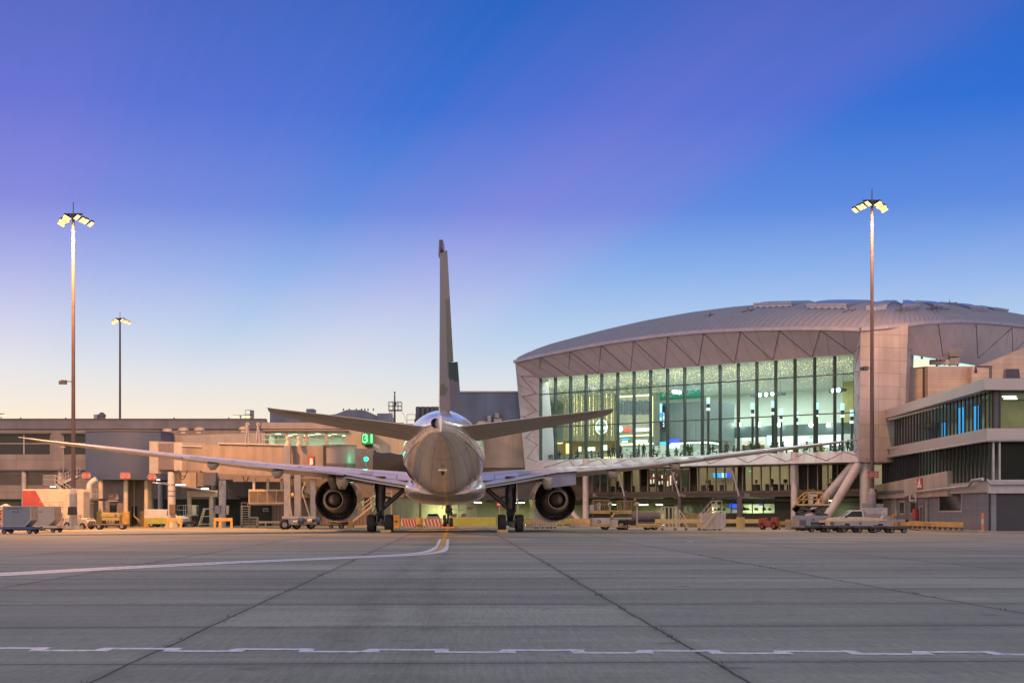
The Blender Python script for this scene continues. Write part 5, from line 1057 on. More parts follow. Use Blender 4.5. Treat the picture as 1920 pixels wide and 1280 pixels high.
# guide railings and cans on the bridge roof are part of the bridge (further down)
# ---- low terminal on the left
lt = thing('low_terminal', 'long low mauve panelled terminal with dark ribbon windows and a sloping parapet', 'terminal', (-50, 192, 0)); TD = 191.0
def tx_(px): return (px - CX) / F * TD
def tz_(py): return CH + (CY - py) / F * TD
M['mauve'] = panelmat('mauve_panel', (.24, .22, .22), XU, 3.05, 1.35, .7, .05); M['mauved'] = panelmat('dark_mauve_parapet', (.165, .155, .17), XU, 3.05, 9, .85, .05)
X0, X1 = tx_(-260), tx_(497)
pr = MB(); pr.hexa([(X0, TD - .4, tz_(804)), (X1, TD - .4, tz_(804)), (X1, TD + 1.6, tz_(804)), (X0, TD + 1.6, tz_(804)), (X0, TD + .5, tz_(785.3)), (X1, TD + .5, tz_(785.3)), (X1, TD + 1.6, tz_(785.3)), (X0, TD + 1.6, tz_(785.3))]); pr.build('parapet', M['mauved'], lt, w=True)
MB().box((X0, TD + .35, tz_(785.3)), (X1, TD + 1.7, tz_(784))).build('parapet_coping', M['dgrey'], lt, w=True)
wl = MB(); wins = [(-200, -110), (-90, -12), (-6, 93.5), (118, 250)]
wl.box((X0, TD, tz_(880)), (X1, TD + .5, tz_(851.5))); wl.box((X0, TD, tz_(811.5)), (X1, TD + .5, tz_(804)))
xs = [-260] + [v for w in wins for v in w] + [497]
for a, b in zip(xs[::2], xs[1::2]): wl.box((tx_(a), TD + .003, tz_(851.5)), (tx_(b), TD + .5, tz_(811.5)))
wl.build('wall', M['mauve'], lt, w=True)
for a, b in wins:
    f_ = MB().box((tx_(a), TD + .32, tz_(851.5)), (tx_(b), TD + .4, tz_(811.5))).build('window', M['darkglass'], lt, w=True)
    m_ = MB(); npan = max(1, round((b - a) / 47))
    for i in range(npan + 1): x = tx_(a) + (tx_(b) - tx_(a)) * i / npan; m_.box((x - .06, TD + .2, tz_(851.5)), (x + .06, TD + .45, tz_(813.5)))
    m_.box((tx_(a), TD + .22, tz_(831) - .04), (tx_(b), TD + .4, tz_(831) + .04)); m_.build('window_frame', M['lgrey'], f_, w=True)
    MB().box((tx_(a) - .1, TD - .5, tz_(813.5)), (tx_(b) + .1, TD + .2, tz_(811))).build('sunshade', M['dgrey'], lt, w=True)
MB().box((X0, TD - .5, tz_(882)), (X1, TD + .4, tz_(880))).build('ledge', M['dgrey'], lt, w=True)
lw_ = MB(); lw_.box((X0, TD + .5, tz_(935)), (X1, TD + .9, tz_(882))); lw_.build('lower_wall', M['mauve'], lt, w=True)
lv = MB()
for i in range(9): z = tz_(908) + (tz_(888) - tz_(908)) * i / 9; lv.box((X0, TD + .38, z), (tx_(116), TD + .5, z + .1))
lv.build('louvre_band', M['beam'], lt, w=True); MB().box((X0, TD + 1.1, 0), (X1, TD + 1.4, tz_(935))).build('dark_base', M['dgreen'], lt, w=True)
for px in (44, 112, 300, 400): MB().tube((tx_(px), TD + .2, 0), (tx_(px), TD + .2, tz_(882)), .3).build('column', M['lgrey'], lt, w=True, smooth=40)
MB().box((X0, TD + 1.6, tz_(790)), (X1, TD + 30, tz_(789))).build('roof', M['grey'], lt, w=True)
for px in (34, 119, 222, 323, 426): MB().tube((tx_(px), TD + 1, tz_(785)), (tx_(px), TD + 1, tz_(781.5)), .09, n=8).build('roof_stub', M['dgrey'], lt, w=True)
pbox(175.5, 182, 776.5, 785, 196, .7).build('roof_flue', M['grey'], lt, w=True)
MB().lathe([(.45, 0), (.45, .3), (.52, .35), (.5, .55), (.27, .75), (.2, .85), (0, .85)], P(191, 785.5, 196), (0, 0, 1), 14).build('roof_cowl', M['dgrey'], lt, w=True, smooth=30)
# grey block behind, roof plant, tank, ladder tower
gb = thing('plant_building', 'grey blue rooftop plant building with a sloped upper roof on the skyline', 'building', (-30, 232, 0)); D2 = 230
M['blueg'] = panelmat('grey_blue_sheet', (.17, .20, .27), XU, 2.4, 30, .85, .04)
sh = MB(); sh.prism([((px - CX) / F * D2, CH + (CY - py) / F * D2) for px, py in ((506, 800), (506, 772.5), (560, 777), (617, 777.5), (631, 775.5), (650, 768), (678, 768), (688, 770.5), (707, 779), (733, 779), (733, 800))], (0, D2, 0), (1, 0, 0), (0, 0, 1), (0, 6, 0)); sh.build('wall', M['blueg'], gb, w=True)
pbox(574, 589, 766, 776, 229.5, 2.5).build('roof_box', M['blueg'], gb, w=True, bevel=.1); pbox(568, 575, 772.5, 774, 229, 2).build('roof_box', M['grey'], gb, w=True); pbox(707, 734, 774.5, 790, 229, 3).build('roof_box', M['blueg'], gb, w=True, bevel=.05)
for px in (655, 668, 678, 684, 690, 700, 644): MB().tube(P(px, 769.5, 231), P(px, 765.5, 231), .1, n=6).build('roof_stub', M['dgrey'], gb, w=True)
pbox(493, 740, 800, 840, 231, 3).build('lower_wall', M['blueg'], gb, w=True)
tk = thing('roof_tanks', 'cluster of dark round water tanks on a roof behind the fuselage', 'water tank', P(797, 792, 215))
for px in (784, 793, 802, 811, 818): MB().lathe([(.34 * 1.02, 0), (.34 * 1.02, 1.6), (.3, 1.68), (0, 1.72)], P(px, 785, 215), (0, 0, 1), 16).build('tank', M['dgrey'], tk, w=True, smooth=30)
pbox(777, 824, 785, 799, 214, 5).build('tank_stand', M['beam'], tk, w=True)
def rail(name, label, pts, h, m, posts=1.2, mid=1, r_=.03, cat='railing'):
    t = thing(name, label, cat, pts[0]); mb = MB()
    for a, b in zip(pts, pts[1:]):
        a, b = Vector(a), Vector(b); n_ = max(1, int((b - a).length / posts))
        for i in range(n_ + 1): c = a.lerp(b, i / n_); mb.tube(c, c + Vector((0, 0, h)), r_, n=6)
        for q in range(mid + 1): z = h * (q + 1) / (mid + 1); mb.tube(a + Vector((0, 0, z)), b + Vector((0, 0, z)), r_, n=6)
    mb.build('rail', m, t, w=True); return t
rail('roof_railing', 'dark roof access railing left of the round water tanks', [P(763, 797, 212), P(763, 797, 214), P(779, 797, 214)], 1.5, M['dgrey'], .6)
rail('roof_railing', 'short dark railing on the low terminal roof beside the lit floodlight bar', [P(460, 785, 200), P(469, 785, 200), P(476, 786, 203)], 1.15, M['dgrey'], .35)
fb_ = thing('roof_floodlight_bar', 'low bar of glowing orange floodlights on the low terminal roof', 'floodlight', P(452, 786, 203)); MB().beam(P(436, 779, 203), P(471, 778.5, 203), .12, .1).build('bar', M['black'], fb_, w=True); MB().tube(P(451, 788, 203), P(451, 779, 203), .06).build('post', M['black'], fb_, w=True)
for px in (439, 445, 457, 463, 468): c = P(px, 780, 203); MB().box(c - Vector((.16, .12, .12)), c + Vector((.16, .12, .03))).build('lamp_lens', M['lamp'], fb_, w=True)
ed = thing('roof_floodlight_bar', 'small glowing floodlight at the far left end of the terminal roof', 'floodlight', P(5, 786, 203)); MB().beam(P(-6, 775.5, 203), P(8, 775.5, 203), .1, .1).build('bar', M['black'], ed, w=True); MB().tube(P(2, 787, 203), P(2, 775, 203), .05).build('post', M['black'], ed, w=True); c = P(6, 778, 203); MB().box(c - Vector((.3, .12, .1)), c + Vector((.3, .12, .03))).build('lamp_lens', M['lamp'], ed, w=True)
at = thing('aerial_tower', 'steel aerial mast with a railed platform and a caged ladder on the skyline', 'aerial mast', P(742, 798, 214)); mb = MB(); D3 = 214
mb.tube(P(740, 800, D3), P(740, 742, D3), .16, .1); mb.tube(P(740, 742, D3), P(740, 737, D3), .12, .03, n=8); mb.lathe([(0, 0), (.14, .1), (.1, .28), (0, .34)], P(740, 738, D3), (0, 0, 1), 8); mb.build('pole', M['dgrey'], at, w=True)
mb = MB(); a, b = P(729, 768.5, D3), P(753, 768.5, D3); mb.box((a.x, D3 - .8, a.z - .1), (b.x, D3 + .8, a.z)); 
for x in (a.x, (a.x + b.x) / 2 - .3, (a.x + b.x) / 2 + .4, b.x):
    for y in (-.8, .8): mb.tube((x, D3 + y, a.z), (x, D3 + y, a.z + 1.1), .035, n=6)
for z in (.55, 1.1):
    for y in (-.8, .8): mb.tube((a.x, D3 + y, a.z + z), (b.x, D3 + y, a.z + z), .035, n=6)
mb.build('platform', M['dgrey'], at, w=True)
mb = MB(); mb.tube(P(731, 800, D3), P(730, 768, D3), .04, n=6); mb.tube(P(737, 800, D3), P(735, 768, D3), .04, n=6)
for i in range(12): mb.tube(P(731 - i * .08, 799 - i * 2.6, D3), P(737 - i * .16, 799 - i * 2.6, D3), .03, n=6)
mb.build('ladder', M['lgrey'], at, w=True); pbox(738.5, 743, 754, 760, D3 - .3, .4).build('equipment_box', M['black'], at, w=True); MB().tube(P(753, 768, D3), P(765, 797, D3), .02, n=5).build('stay_wire', M['black'], at, w=True)
# ---- office pier on the right
op = thing('office_pier', 'low glazed office pier with close dark vertical fins and a pale flat roof edge', 'building', (45, 146, 0))
W0 = Vector((40.3, 168.5, 0)); W1 = Vector((38.95, 126, 0)); WU = (W1 - W0).normalized(); WN = Vector((-abs(WU.y), WU.x * -1 * -1, 0)); WN = Vector((-1, WU.x / abs(WU.y), 0)).normalized(); WL = (W1 - W0).length
def wp(s, z, k=0.0): v = W0 + WU * s + WN * k; return Vector((v.x, v.y, z))
def wslab(s0, s1, k0, k1, z0, z1, mb=None): mb = mb or MB(); return mb.hexa([wp(s0, z0, k1), wp(s1, z0, k1), wp(s1, z0, k0), wp(s0, z0, k0), wp(s0, z1, k1), wp(s1, z1, k1), wp(s1, z1, k0), wp(s0, z1, k0)])
def whit(px, py, k=0.0): d = ray(px, py); p0 = W0 + WN * k; tt = (p0 - CAMP).dot(WN) / d.dot(WN); return CAMP + d * tt
def ws_(px): return (whit(px, 900) - W0).dot(WU)
M['fascia'] = mat('pale_fascia_metal', (.42, .40, .40), .4, .2, .06, .4); M['pierglass'] = glassmat('pier_glass', (.66, .72, .68), .025); M['finm'] = mat('dark_fin', (.03, .035, .04), .45, .3); M['sid'] = panelmat('grey_siding', (.19, .18, .185), (0, 1), 30, .22, .7, .03); M['sidb'] = panelmat('blue_grey_siding', (.20, .22, .26), (0, 1), 30, .24, .8, .03)
FX = 60.0          # the pier runs on out of frame to the right
wslab(-.3, WL + 1.2, -.3, .9, 11.5, 12.4).build('roof_fascia', M['fascia'], op, w=True); MB().box((38.0, 124.75, 11.5), (FX, 126, 12.42)).build('roof_fascia', M['fascia'], op, w=True)
MB().box((39.3, 126, 12.1), (FX, 169, 12.3)).build('roof', M['grey'], op, w=True)
wslab(0, WL + .4, -.3, .55, 7.5, 8.45).build('spandrel', M['fascia'], op, w=True); MB().box((38.4, 125.5, 7.5), (FX, 126, 8.45)).build('spandrel', M['fascia'], op, w=True)
gl = MB(); gl.quad(wp(0, 8.45), wp(WL, 8.45), wp(WL, 11.5), wp(0, 11.5)); gl.quad(wp(WL, 8.45), (FX, 126, 8.45), (FX, 126, 11.5), wp(WL, 11.5)); gl.build('upper_glazing', M['pierglass'], op, w=True)
gl = MB(); gl.quad(wp(-12, 3.9, .02), wp(WL, 3.9, .02), wp(WL, 7.5, .02), wp(-12, 7.5, .02)); gl.quad(wp(WL, 3.9), (FX, 126, 3.9), (FX, 126, 7.5), wp(WL, 7.5)); gl.build('lower_glazing', M['pierglass'], op, w=True)
NF = 34
for i in range(NF):
    s = .3 + (WL - .5) * i / (NF - 1); wslab(s - .05, s + .05, .03, .17, 8.46, 11.49).build('fin', M['finm'], op, w=True)
    wslab(s - .05, s + .05, .03, .17, 3.95, 7.49).build('fin', M['finm'], op, w=True)
for x in (39.0, 39.5, 42.6, 46, 49.5): MB().box((x, 125.8, 3.9), (x + .14, 126.1, 7.5)).build('front_mullion', M['lgrey'], op, w=True); MB().box((x, 125.8, 8.45), (x + .14, 126.1, 11.5)).build('front_mullion', M['finm'], op, w=True)
MB().box((39.1, 125.85, 8.45), (39.5, 126.15, 11.5)).build('corner_post', M['dgrey'], op, w=True)
wslab(-24, WL, -6.2, -6, 3.5, 11.9).build('inner_wall', M['hwall'], op, w=True); MB().box((39.4, 126.4, 8.2), (FX, 168, 8.44)).build('inner_floor', M['hfloor'], op, w=True); MB().box((39.4, 126.3, 11.3), (FX, 168, 11.45)).build('inner_ceiling', M['hceil'], op, w=True)
MB().box((40.6, 133, 8.45), (FX, 133.3, 11.3)).build('inner_wall', mat('olive_room_wall', (.38, .36, .24), .7), op, w=True); MB().box((39.4, 126.3, 3.6), (FX, 168, 3.9)).build('inner_floor', M['hdark'], op, w=True)
MB().box((39.9, 126.6, 3.9), (FX, 126.8, 7.4)).build('blind_wall', M['black'], op, w=True)
area((44, 129.6, 11.2), 5, 130, (1, .95, .70), size_y=4); o = area(wp(14, 11.2, -3), 44, 330, (.90, 1, .82), size_y=5); o.rotation_euler = (0, 0, R(90)); o = area(wp(16, 7.3, -3.5), 24, 4, (1, .95, .7), size_y=4); o.rotation_euler = (0, 0, R(90))
for q in ((40.7, 128.5), (41.6, 131)): MB().box((q[0], q[1], 11.2), (q[0] + 1.1, q[1] + .3, 11.28)).build('ceiling_light', M['panel_light'], op, w=True)
for q, (s, z0, z1, w_) in enumerate(((26, 8.6, 11.2, 1.8), (31, 8.6, 11, 1.8), (20, 8.9, 10.2, 1))): scx = thing('display_screen', ('bright blue screen behind the pier fins, ' + ('middle one', 'the one nearest the corner', 'the small far one')[q]), 'screen', wp(s, z0, -1.5)); wslab(s, s + w_, -1.6, -1.5, z0, z1).build('screen_panel', M['s_blue'], scx, w=True); wslab(s - .06, s + w_ + .06, -1.7, -1.61, z0 - .06, z1 + .06).build('bezel', M['black'], scx, w=True)
# pale wall strip, first aid sign, pipes
bs = MB(); bs.hexa([wp(-2, 3.1, .02), wp(ws_(1827), 3.1, .02), wp(ws_(1827), 3.1, .5), wp(-2, 3.1, .5), wp(-2, 4.6, .02), wp(ws_(1827), 5.35, .02), wp(ws_(1827), 5.35, .5), wp(-2, 4.6, .5)]); bs.build('pale_wall_strip', panelmat('pale_strip_panel', (.42, .37, .33), (0, 1), 2.2, 1.2, .8, .03), op, w=True)
wslab(ws_(1827), WL + .3, -.3, .3, 3.3, 4.2).build('beam', M['fascia'], op, w=True); MB().box((38.6, 125.6, 3.2), (FX, 126, 4.3)).build('beam', M['lgrey'], op, w=True)
ps = MB(); ps.path([wp(14, 3.15, .8), wp(ws_(1742), 3.4, .8), wp(ws_(1742), 2.75, .8), wp(ws_(1757), 2.75, .8), wp(ws_(1757), 3.6, .8), wp(WL - 4, 3.85, .8), wp(WL - 3, 4.3, .8), wp(WL + .3, 4.35, .8)], .13, 10); ps.path([(38.3, 125.1, 4.3), (38.6, 125, 3.95), (FX, 125, 3.95)], .12, 10); ps.build('wall_pipe', M['steel'], op, w=True, smooth=40)
p2_ = MB(); p2_.path([wp(.5, 7.42, .7), wp(WL + .6, 7.42, .7), (FX, 125.2, 7.6)], .09, 8)
for i in range(22): s = 1 + i * 1.95; p2_.tube(wp(s, 7.42, .7), wp(s, 7.55, .3), .03, n=5)
p2_.build('wall_pipe', M['steel'], op, w=True, smooth=40)
fa_ = thing('first_aid_sign', 'square red wall sign with a white cross above the grey doors', 'sign', whit(1748, 921, .56)); a, b = (whit(1743, 900, .55) - W0).dot(WU), (whit(1755, 900, .55) - W0).dot(WU); zt, zb = whit(1749, 896, .55).z, whit(1749, 920, .55).z
wslab(a, b, .52, .58, zb, zt).build('sign_panel', M['signred'], fa_, w=True); cz = zb + (zt - zb) * .62; cs = (a + b) / 2; wslab(cs - .16, cs + .16, .585, .6, cz - .42, cz + .42).build('cross', M['lett'], fa_, w=True); wslab(cs - .42, cs + .42, .603, .615, cz - .15, cz + .15).build('cross', M['lett'], fa_, w=True)
text('FIRST AID', .42, M['lett'], fa_, FR[fa_.name].inverted() @ wp(cs, zb + .42, .6), WU, (0, 0, 1))
# ground floor of the pier
wslab(0, ws_(1735), -.4, .0, 0, 3.1).build('ground_wall', M['sid'], op, w=True); wslab(ws_(1735), ws_(1762), -.4, -.1, 0, 3.1).build('ground_wall', M['grey'], op, w=True); wslab(ws_(1769), WL, -.4, .0, 0, 3.3).build('ground_wall', M['sidb'], op, w=True); MB().box((38.9, 126.3, 0), (FX, 126.6, 3.3)).build('ground_wall', mat('navy_shutter', (.02, .03, .045), .45), op, w=True); wslab(ws_(1762), ws_(1769), -2, -1.9, 0, 3.1).build('alcove', M['black'], op, w=True)
def wwin(px0, px1, py0, py1, nm, m, frame=True, lab=None):
    a, b = ws_(px0), ws_(px1); z1, z0 = whit((px0 + px1) / 2, py0).z, whit((px0 + px1) / 2, py1).z; o = wslab(a, b, .005, .03, z0, z1).build(nm, m, op, w=True)
    if frame:
        f_ = MB(); wslab(a - .12, a, .0, .07, z0 - .12, z1 + .12, f_); wslab(b, b + .12, 0, .07, z0 - .12, z1 + .12, f_); wslab(a, b, 0, .07, z1, z1 + .12, f_); wslab(a, b, 0, .07, z0 - .12, z0, f_); f_.build('frame', M['lgrey'], o, w=True)
    return o
wwin(1697, 1709, 941, 962, 'window', M['darkglass']); wwin(1724, 1737, 939, 961, 'window', M['darkglass']); wwin(1795, 1849, 922, 957, 'window', M['darkglass']); wwin(1747, 1754, 950, 982, 'door', M['dgrey']); wwin(1678, 1688, 934, 984, 'door', M['grey'])
fr_ = thing('fire_hose_box', 'red fire equipment box on the wall left of the grey pier door', 'fire box', whit(1741, 985, .3)); a = ws_(1741); wslab(a - .6, a + .5, .03, .4, .95, 2.0).build('cabinet', M['signred'], fr_, w=True, bevel=.03); wslab(a - .3, a + .3, .1, .3, 0, .95).build('stand', M['grey'], fr_, w=True)
acu = thing('air_conditioner', 'white air conditioner box high in the dark alcove', 'air conditioner', whit(1764, 930, -.5)); wslab(ws_(1763), ws_(1768), -1, -.4, 2.4, 3.0).build('casing', M['white'], acu, w=True, bevel=.03); wslab(ws_(1763) + .2, ws_(1768) - .2, -.4, -.37, 2.5, 2.9).build('grille', M['dgrey'], acu, w=True)
mb_ = thing('meter_box', 'small pale box on the grey siding beside the far window', 'meter box', whit(1690, 965, .1)); wslab(ws_(1689), ws_(1691), .02, .15, 1.3, 1.9).build('casing', M['cream'], mb_, w=True)
# kerb, barriers, posts in front of the pier
kb = MB(); kb.prism([(-.5, 0), (.5, 0), (.4, .14), (-.4, .14)], G(1742, 150), (0, 1, 0), (0, 0, 1), (0, 0, 0)) if False else None
MB_k = MB(); a, b = Vector((37.6, 148, 0)), Vector((37.2, 124.5, 0)); MB_k.hexa([a, b, b + Vector((1.8, 0, 0)), a + Vector((2.5, 0, 0)), a + Vector((.05, 0, .16)), b + Vector((.05, 0, .16)), b + Vector((1.8, 0, .16)), a + Vector((2.5, 0, .16))]); MB_k.box((37.2, 124.0, 0), (FX, 126.6, .15)); tag(MB_k.build('pavement_kerb', M['concrete']), kind='structure')
def barrier(p, q, label, h=.42, z0=.24, grp=None):
    p, q = Vector(p), Vector(q); t = thing('guard_rail', label, 'guard rail', p, 0, grp); d = (q - p); n_ = max(2, int(d.length / 1.6))
    MB().beam(p + Vector((0, 0, z0 + h / 2)), q + Vector((0, 0, z0 + h / 2)), .22, h).build('rail', M['yellow'], t, w=True, bevel=.04); 
    for i in range(n_ + 1): c = p.lerp(q, i / n_); MB().box(c + Vector((-.09, -.09, 0)), c + Vector((.09, .09, z0))).build('post', M['dgrey'], t, w=True)
barrier((36.9, 147, .16), (37.0, 127.5, .16), 'long yellow guard rail on the kerb in front of the pier, nearest the camera'); barrier((36.4, 166, 0), (36.6, 149.5, 0), 'yellow guard rail behind the parked dollies, running to the red fire box'); barrier((36.6, 148.6, 0), (36.7, 147.8, 0), 'shortest yellow guard rail stub at the kerb end')
def bpost(p, label):
    t = thing('marker_post', label, 'marker post', p); 
    for z0, z1, m in ((0, .55, 'orange'), (.55, .95, 'lgrey'), (.95, 1.35, 'orange')): MB().tube((0, 0, z0), (0, 0, z1), .11, .10, 12).build('band', M[m], t, smooth=40)
    MB().lathe([(.10, 0), (.07, .1), (0, .13)], (0, 0, 1.35), (0, 0, 1), 12).build('cap', M['orange'], t, smooth=50)
bpost((36.3, 127.6 + 20, .0), 'orange and grey marker post at the left end of the long kerb rail'); bpost((38.1, 125.6, .16), 'orange and grey marker post at the pier corner')
# blocks and plant above the pier
ub = thing('upper_block', 'beige ribbed block behind the pier roof beside the terminal corner tower', 'building', (50, 171, 0)); M['ribb'] = panelmat('beige_ribbed_cladding', (.42, .36, .33), XU, 30, .32, .85, .03)
pbox(1740, 1900, 686.5, 800, 167.5, 6).build('wall', M['ribb'], ub, w=True); MB().hexa([P(1700, 800, 169.2), P(1730, 800, 168.6), P(1740, 800, 167.5), P(1740, 800, 175), P(1700, 690, 169.2), P(1730, 691, 168.6), P(1740, 686.5, 167.5), P(1740, 686.5, 175)]).build('wall', M['ribb'], ub, w=True); MB().beam(P(1732, 800, 168.2), P(1732, 689, 168.2), .18, .1).build('downpipe', M['black'], ub, w=True)
MB().prism([(p.x, p.z) for p in (P(1822, 800, 166), P(1822, 687, 166), P(1850, 681, 166), P(1920, 652, 166), P(2060, 600, 166), P(2060, 800, 166))], (0, 166, 0), (1, 0, 0), (0, 0, 1), (0, 4, 0)).build('stepped_wall', panelmat('beige_wide_cladding', (.40, .35, .32), XU, 5, .5, .85, .05), ub, w=True)
ex_ = thing('exhaust_hood', 'grey flared exhaust hood with square ducts on the block roof', 'exhaust hood', P(1788, 688, 172)); mb = MB(); p = P(1788, 684, 172); z = p.z
def frus(c, a, b, h, mb): mb.hexa([c + Vector(v) for v in ((-a, -a, 0), (a, -a, 0), (a, a, 0), (-a, a, 0), (-b, -b, h), (b, -b, h), (b, b, h), (-b, b, h))])
frus(p, .5, .55, .75, mb); frus(p + Vector((0, 0, .85)), .55, .85, .7, mb); frus(p + Vector((0, 0, 1.55)), .85, .3, .3, mb); mb.build('hood', M['grey'], ex_, w=True, bevel=.04)
mb = MB(); mb.box(p + Vector((-2.6, -.35, .05)), p + Vector((-.5, .35, .55))); mb.box(p + Vector((-1.6, -.4, 0)), p + Vector((-1.4, .4, .62))); mb.box(p + Vector((-1.0, -.4, 0)), p + Vector((-.85, .4, .62))); mb.build('duct', M['lgrey'], ex_, w=True)
for s in (-.4, .4): MB().tube(p + Vector((s, 0, -.6)), p + Vector((s, 0, 0)), .05, n=6).build('leg', M['dgrey'], ex_, w=True)
cp = thing('camera_pole', 'dark roof pole with a horizontal arm and a hanging dome camera', 'camera', P(1857, 712, 150)); mb = MB(); mb.tube(P(1857, 715, 150), P(1857, 686, 150), .15, n=8); mb.beam(P(1829, 686.5, 150), P(1860, 687.5, 150), .2, .22); mb.build('pole', M['dgrey'], cp, w=True); MB().lathe([(0, -.3), (.14, -.25), (.16, -.05), (.1, .1), (.05, .5)], P(1829.5, 694, 150), (0, 0, 1), 10).build('dome_camera', M['black'], cp, w=True, smooth=50)
hv = thing('rooftop_unit', 'dark sloped air handling unit on the pier roof', 'roof unit', P(1897, 711, 140)); MB().hexa([P(1886, 711, 140), P(1913, 711, 140), P(1913, 711, 143), P(1880, 711, 143), P(1887, 691.5, 140), P(1911, 691.5, 140), P(1911, 692, 143), P(1882, 692, 143)]).build('casing', mat('navy_unit', (.06, .06, .1), .5), hv, w=True, bevel=.04)
rt = thing('roof_tent', 'pale domed skylight and hoops seen through the clerestory strip', 'skylight', P(1722, 688, 178)); MB().lathe([(1.9, 0), (1.7, .5), (1.1, .9), (0, 1.1)], P(1722, 690, 178.5), (0, 0, 1), 20).build('dome', em('lit_skylight', (1, 1, .74), .95), rt, w=True, smooth=60)
# ================================================================== rotunda, jet bridge and links
rotu = thing('bridge_rotunda', 'big dark blue curved rotunda box standing on pale columns', 'rotunda', G(222, 176))
RDp = 174.0
def rx(px, d=RDp): return (px - CX) / F * d
z0, z1 = 5.3, 10.75; xa, xb = rx(153.5), rx(296)
ring = []
for i in range(21): t = i / 20; x = xa + (xb - xa) * t; ring.append((x, RDp + 2.6 - 2.6 * math.sin(math.pi * (.12 + .76 * t)) ** .8 - (0 if t < .9 else 0)))
mb = MB(); poly = ring + [(xb, RDp + 8), (xa, RDp + 8)]; mb.prism(poly, (0, 0, z0), (1, 0, 0), (0, 1, 0), (0, 0, z1 - z0)); M['navy'] = mat('rotunda_blue_cladding', (.055, .08, .16), .45, 0, .06, .3); mb.build('enclosure', M['navy'], rotu, w=True, smooth=25)
cp_ = MB(); cp_.prism([(x, y - .15) for x, y in ring] + [(xb + .1, RDp + 8), (xa - .1, RDp + 8)], (0, 0, z1), (1, 0, 0), (0, 1, 0), (0, 0, .14)); cp_.build('roof_edge', M['dgrey'], rotu, w=True)
for px, d in ((189, 175), (236, 175), (274.5, 176), (258, 180)):
    x = rx(px, d); c_ = MB().tube((x, d, 0), (x, d, 5.35), .26 if px != 258 else .18, n=16).build('column', M['cream'], rotu, w=True, smooth=40)
    if px != 258: MB().tube((x, d, .0), (x, d, 1.75), .46 if px < 270 else .3, n=16).build('column_guard', M['yellow'], c_, w=True, smooth=40)
MB().box((rx(193, 177), 177, 0), (rx(233, 177), 178, 5.3)).build('booth_wall', mat('booth_grey', (.22, .21, .23), .6), rotu, w=True); MB().box((rx(233, 177), 178.2, 0), (rx(272, 177), 178.6, 5.3)).build('booth_wall', mat('booth_brown', (.20, .16, .11), .6), rotu, w=True)
MB().box((rx(206, 177), 176.93, 1.3), (rx(219, 177), 177, 2.5)).build('booth_door', M['darkglass'], rotu, w=True); MB().box((rx(243, 177), 178.1, .2), (rx(252, 177), 178.2, 2.3)).build('booth_door', M['darkglass'], rotu, w=True); MB().box((rx(274, 178), 178, 0), (rx(284, 178), 179, 5.3)).build('service_riser', M['cream'], rotu, w=True)
pp = MB(); pp.path([(rx(249, 177), 177.6, 5.2), (rx(249, 177), 177.6, 1.2), (rx(258, 177), 177.6, .7)], .1, 8); pp.build('drain_pipe', M['grey'], rotu, w=True)
def fuel_sign(px0, px1, py0, py1, d, label, lines=('Airport Fuel', 'Emergency Stop', 'Dial 3 - 6000')):
    t = thing('fuel_stop_sign', label, 'sign', P((px0 + px1) / 2, (py0 + py1) / 2, d)); pbox(px0, px1, py0, py1, d, .05).build('sign_panel', M['signred'], t, w=True); w_ = (px1 - px0) / F * d; h_ = (py1 - py0) / F * d
    f_ = MB(); 
    for a, b in (((-w_ / 2, -h_ / 2), (w_ / 2, -h_ / 2)), ((-w_ / 2, h_ / 2), (w_ / 2, h_ / 2)), ((-w_ / 2, -h_ / 2), (-w_ / 2, h_ / 2)), ((w_ / 2, -h_ / 2), (w_ / 2, h_ / 2))): f_.beam((a[0], 0, a[1]), (b[0], 0, b[1]), .05, .05, up=(0, 1, 0))
    f_.build('sign_border', M['pink'], t)
    for i, l in enumerate(lines): text(l, h_ * .27, M['lett'], t, (0, -.03, h_ * (.27 - .27 * i)), (1, 0, 0), (0, 0, 1))
    return t
fuel_sign(154.5, 169, 885.5, 896, 173.3, 'red fuel emergency sign at the left end of the blue rotunda', )
fuel_sign(226, 244, 885.5, 897, 173.2, 'red fuel emergency sign in the middle of the blue rotunda')
fuel_sign(279.5, 290.5, 888, 899, 173.6, 'red fuel emergency sign at the right end of the blue rotunda, under the bridge')
fuel_sign(1627, 1647, 883.5, 895, 149.2, 'red fuel emergency sign strapped to the tall mast before the terminal tower')
fs = thing('stand_notice', 'orange information sign above the booth window under the rotunda', 'sign', P(212, 930, 176.8)); pbox(203.5, 220, 924, 937, 176.85, .06).build('sign_panel', mat('orange_sign', (.55, .24, .10), .5), fs, w=True); q = FR[fs.name].inverted() @ P(208, 930, 176.8); text('FOD', .3, M['lett'], fs, q, (1, 0, 0), (0, 0, 1)); sm_ = MB(); sm_.prism([(0, 0), (.55, 0), (.5, .3), (.42, .55), (.33, .62), (.3, .4), (.2, .18)], (.12, .0, -.35), (1, 0, 0), (0, 0, 1), (0, -.02, 0)); sm_.build('figure_mark', M['lett'], fs); pbox(203.5, 220.5, 937.5, 939.5, 176.6, .3).build('sign_ledge', M['lgrey'], fs, w=True)
fk = thing('wall_clock', 'x', 'x') if False else None
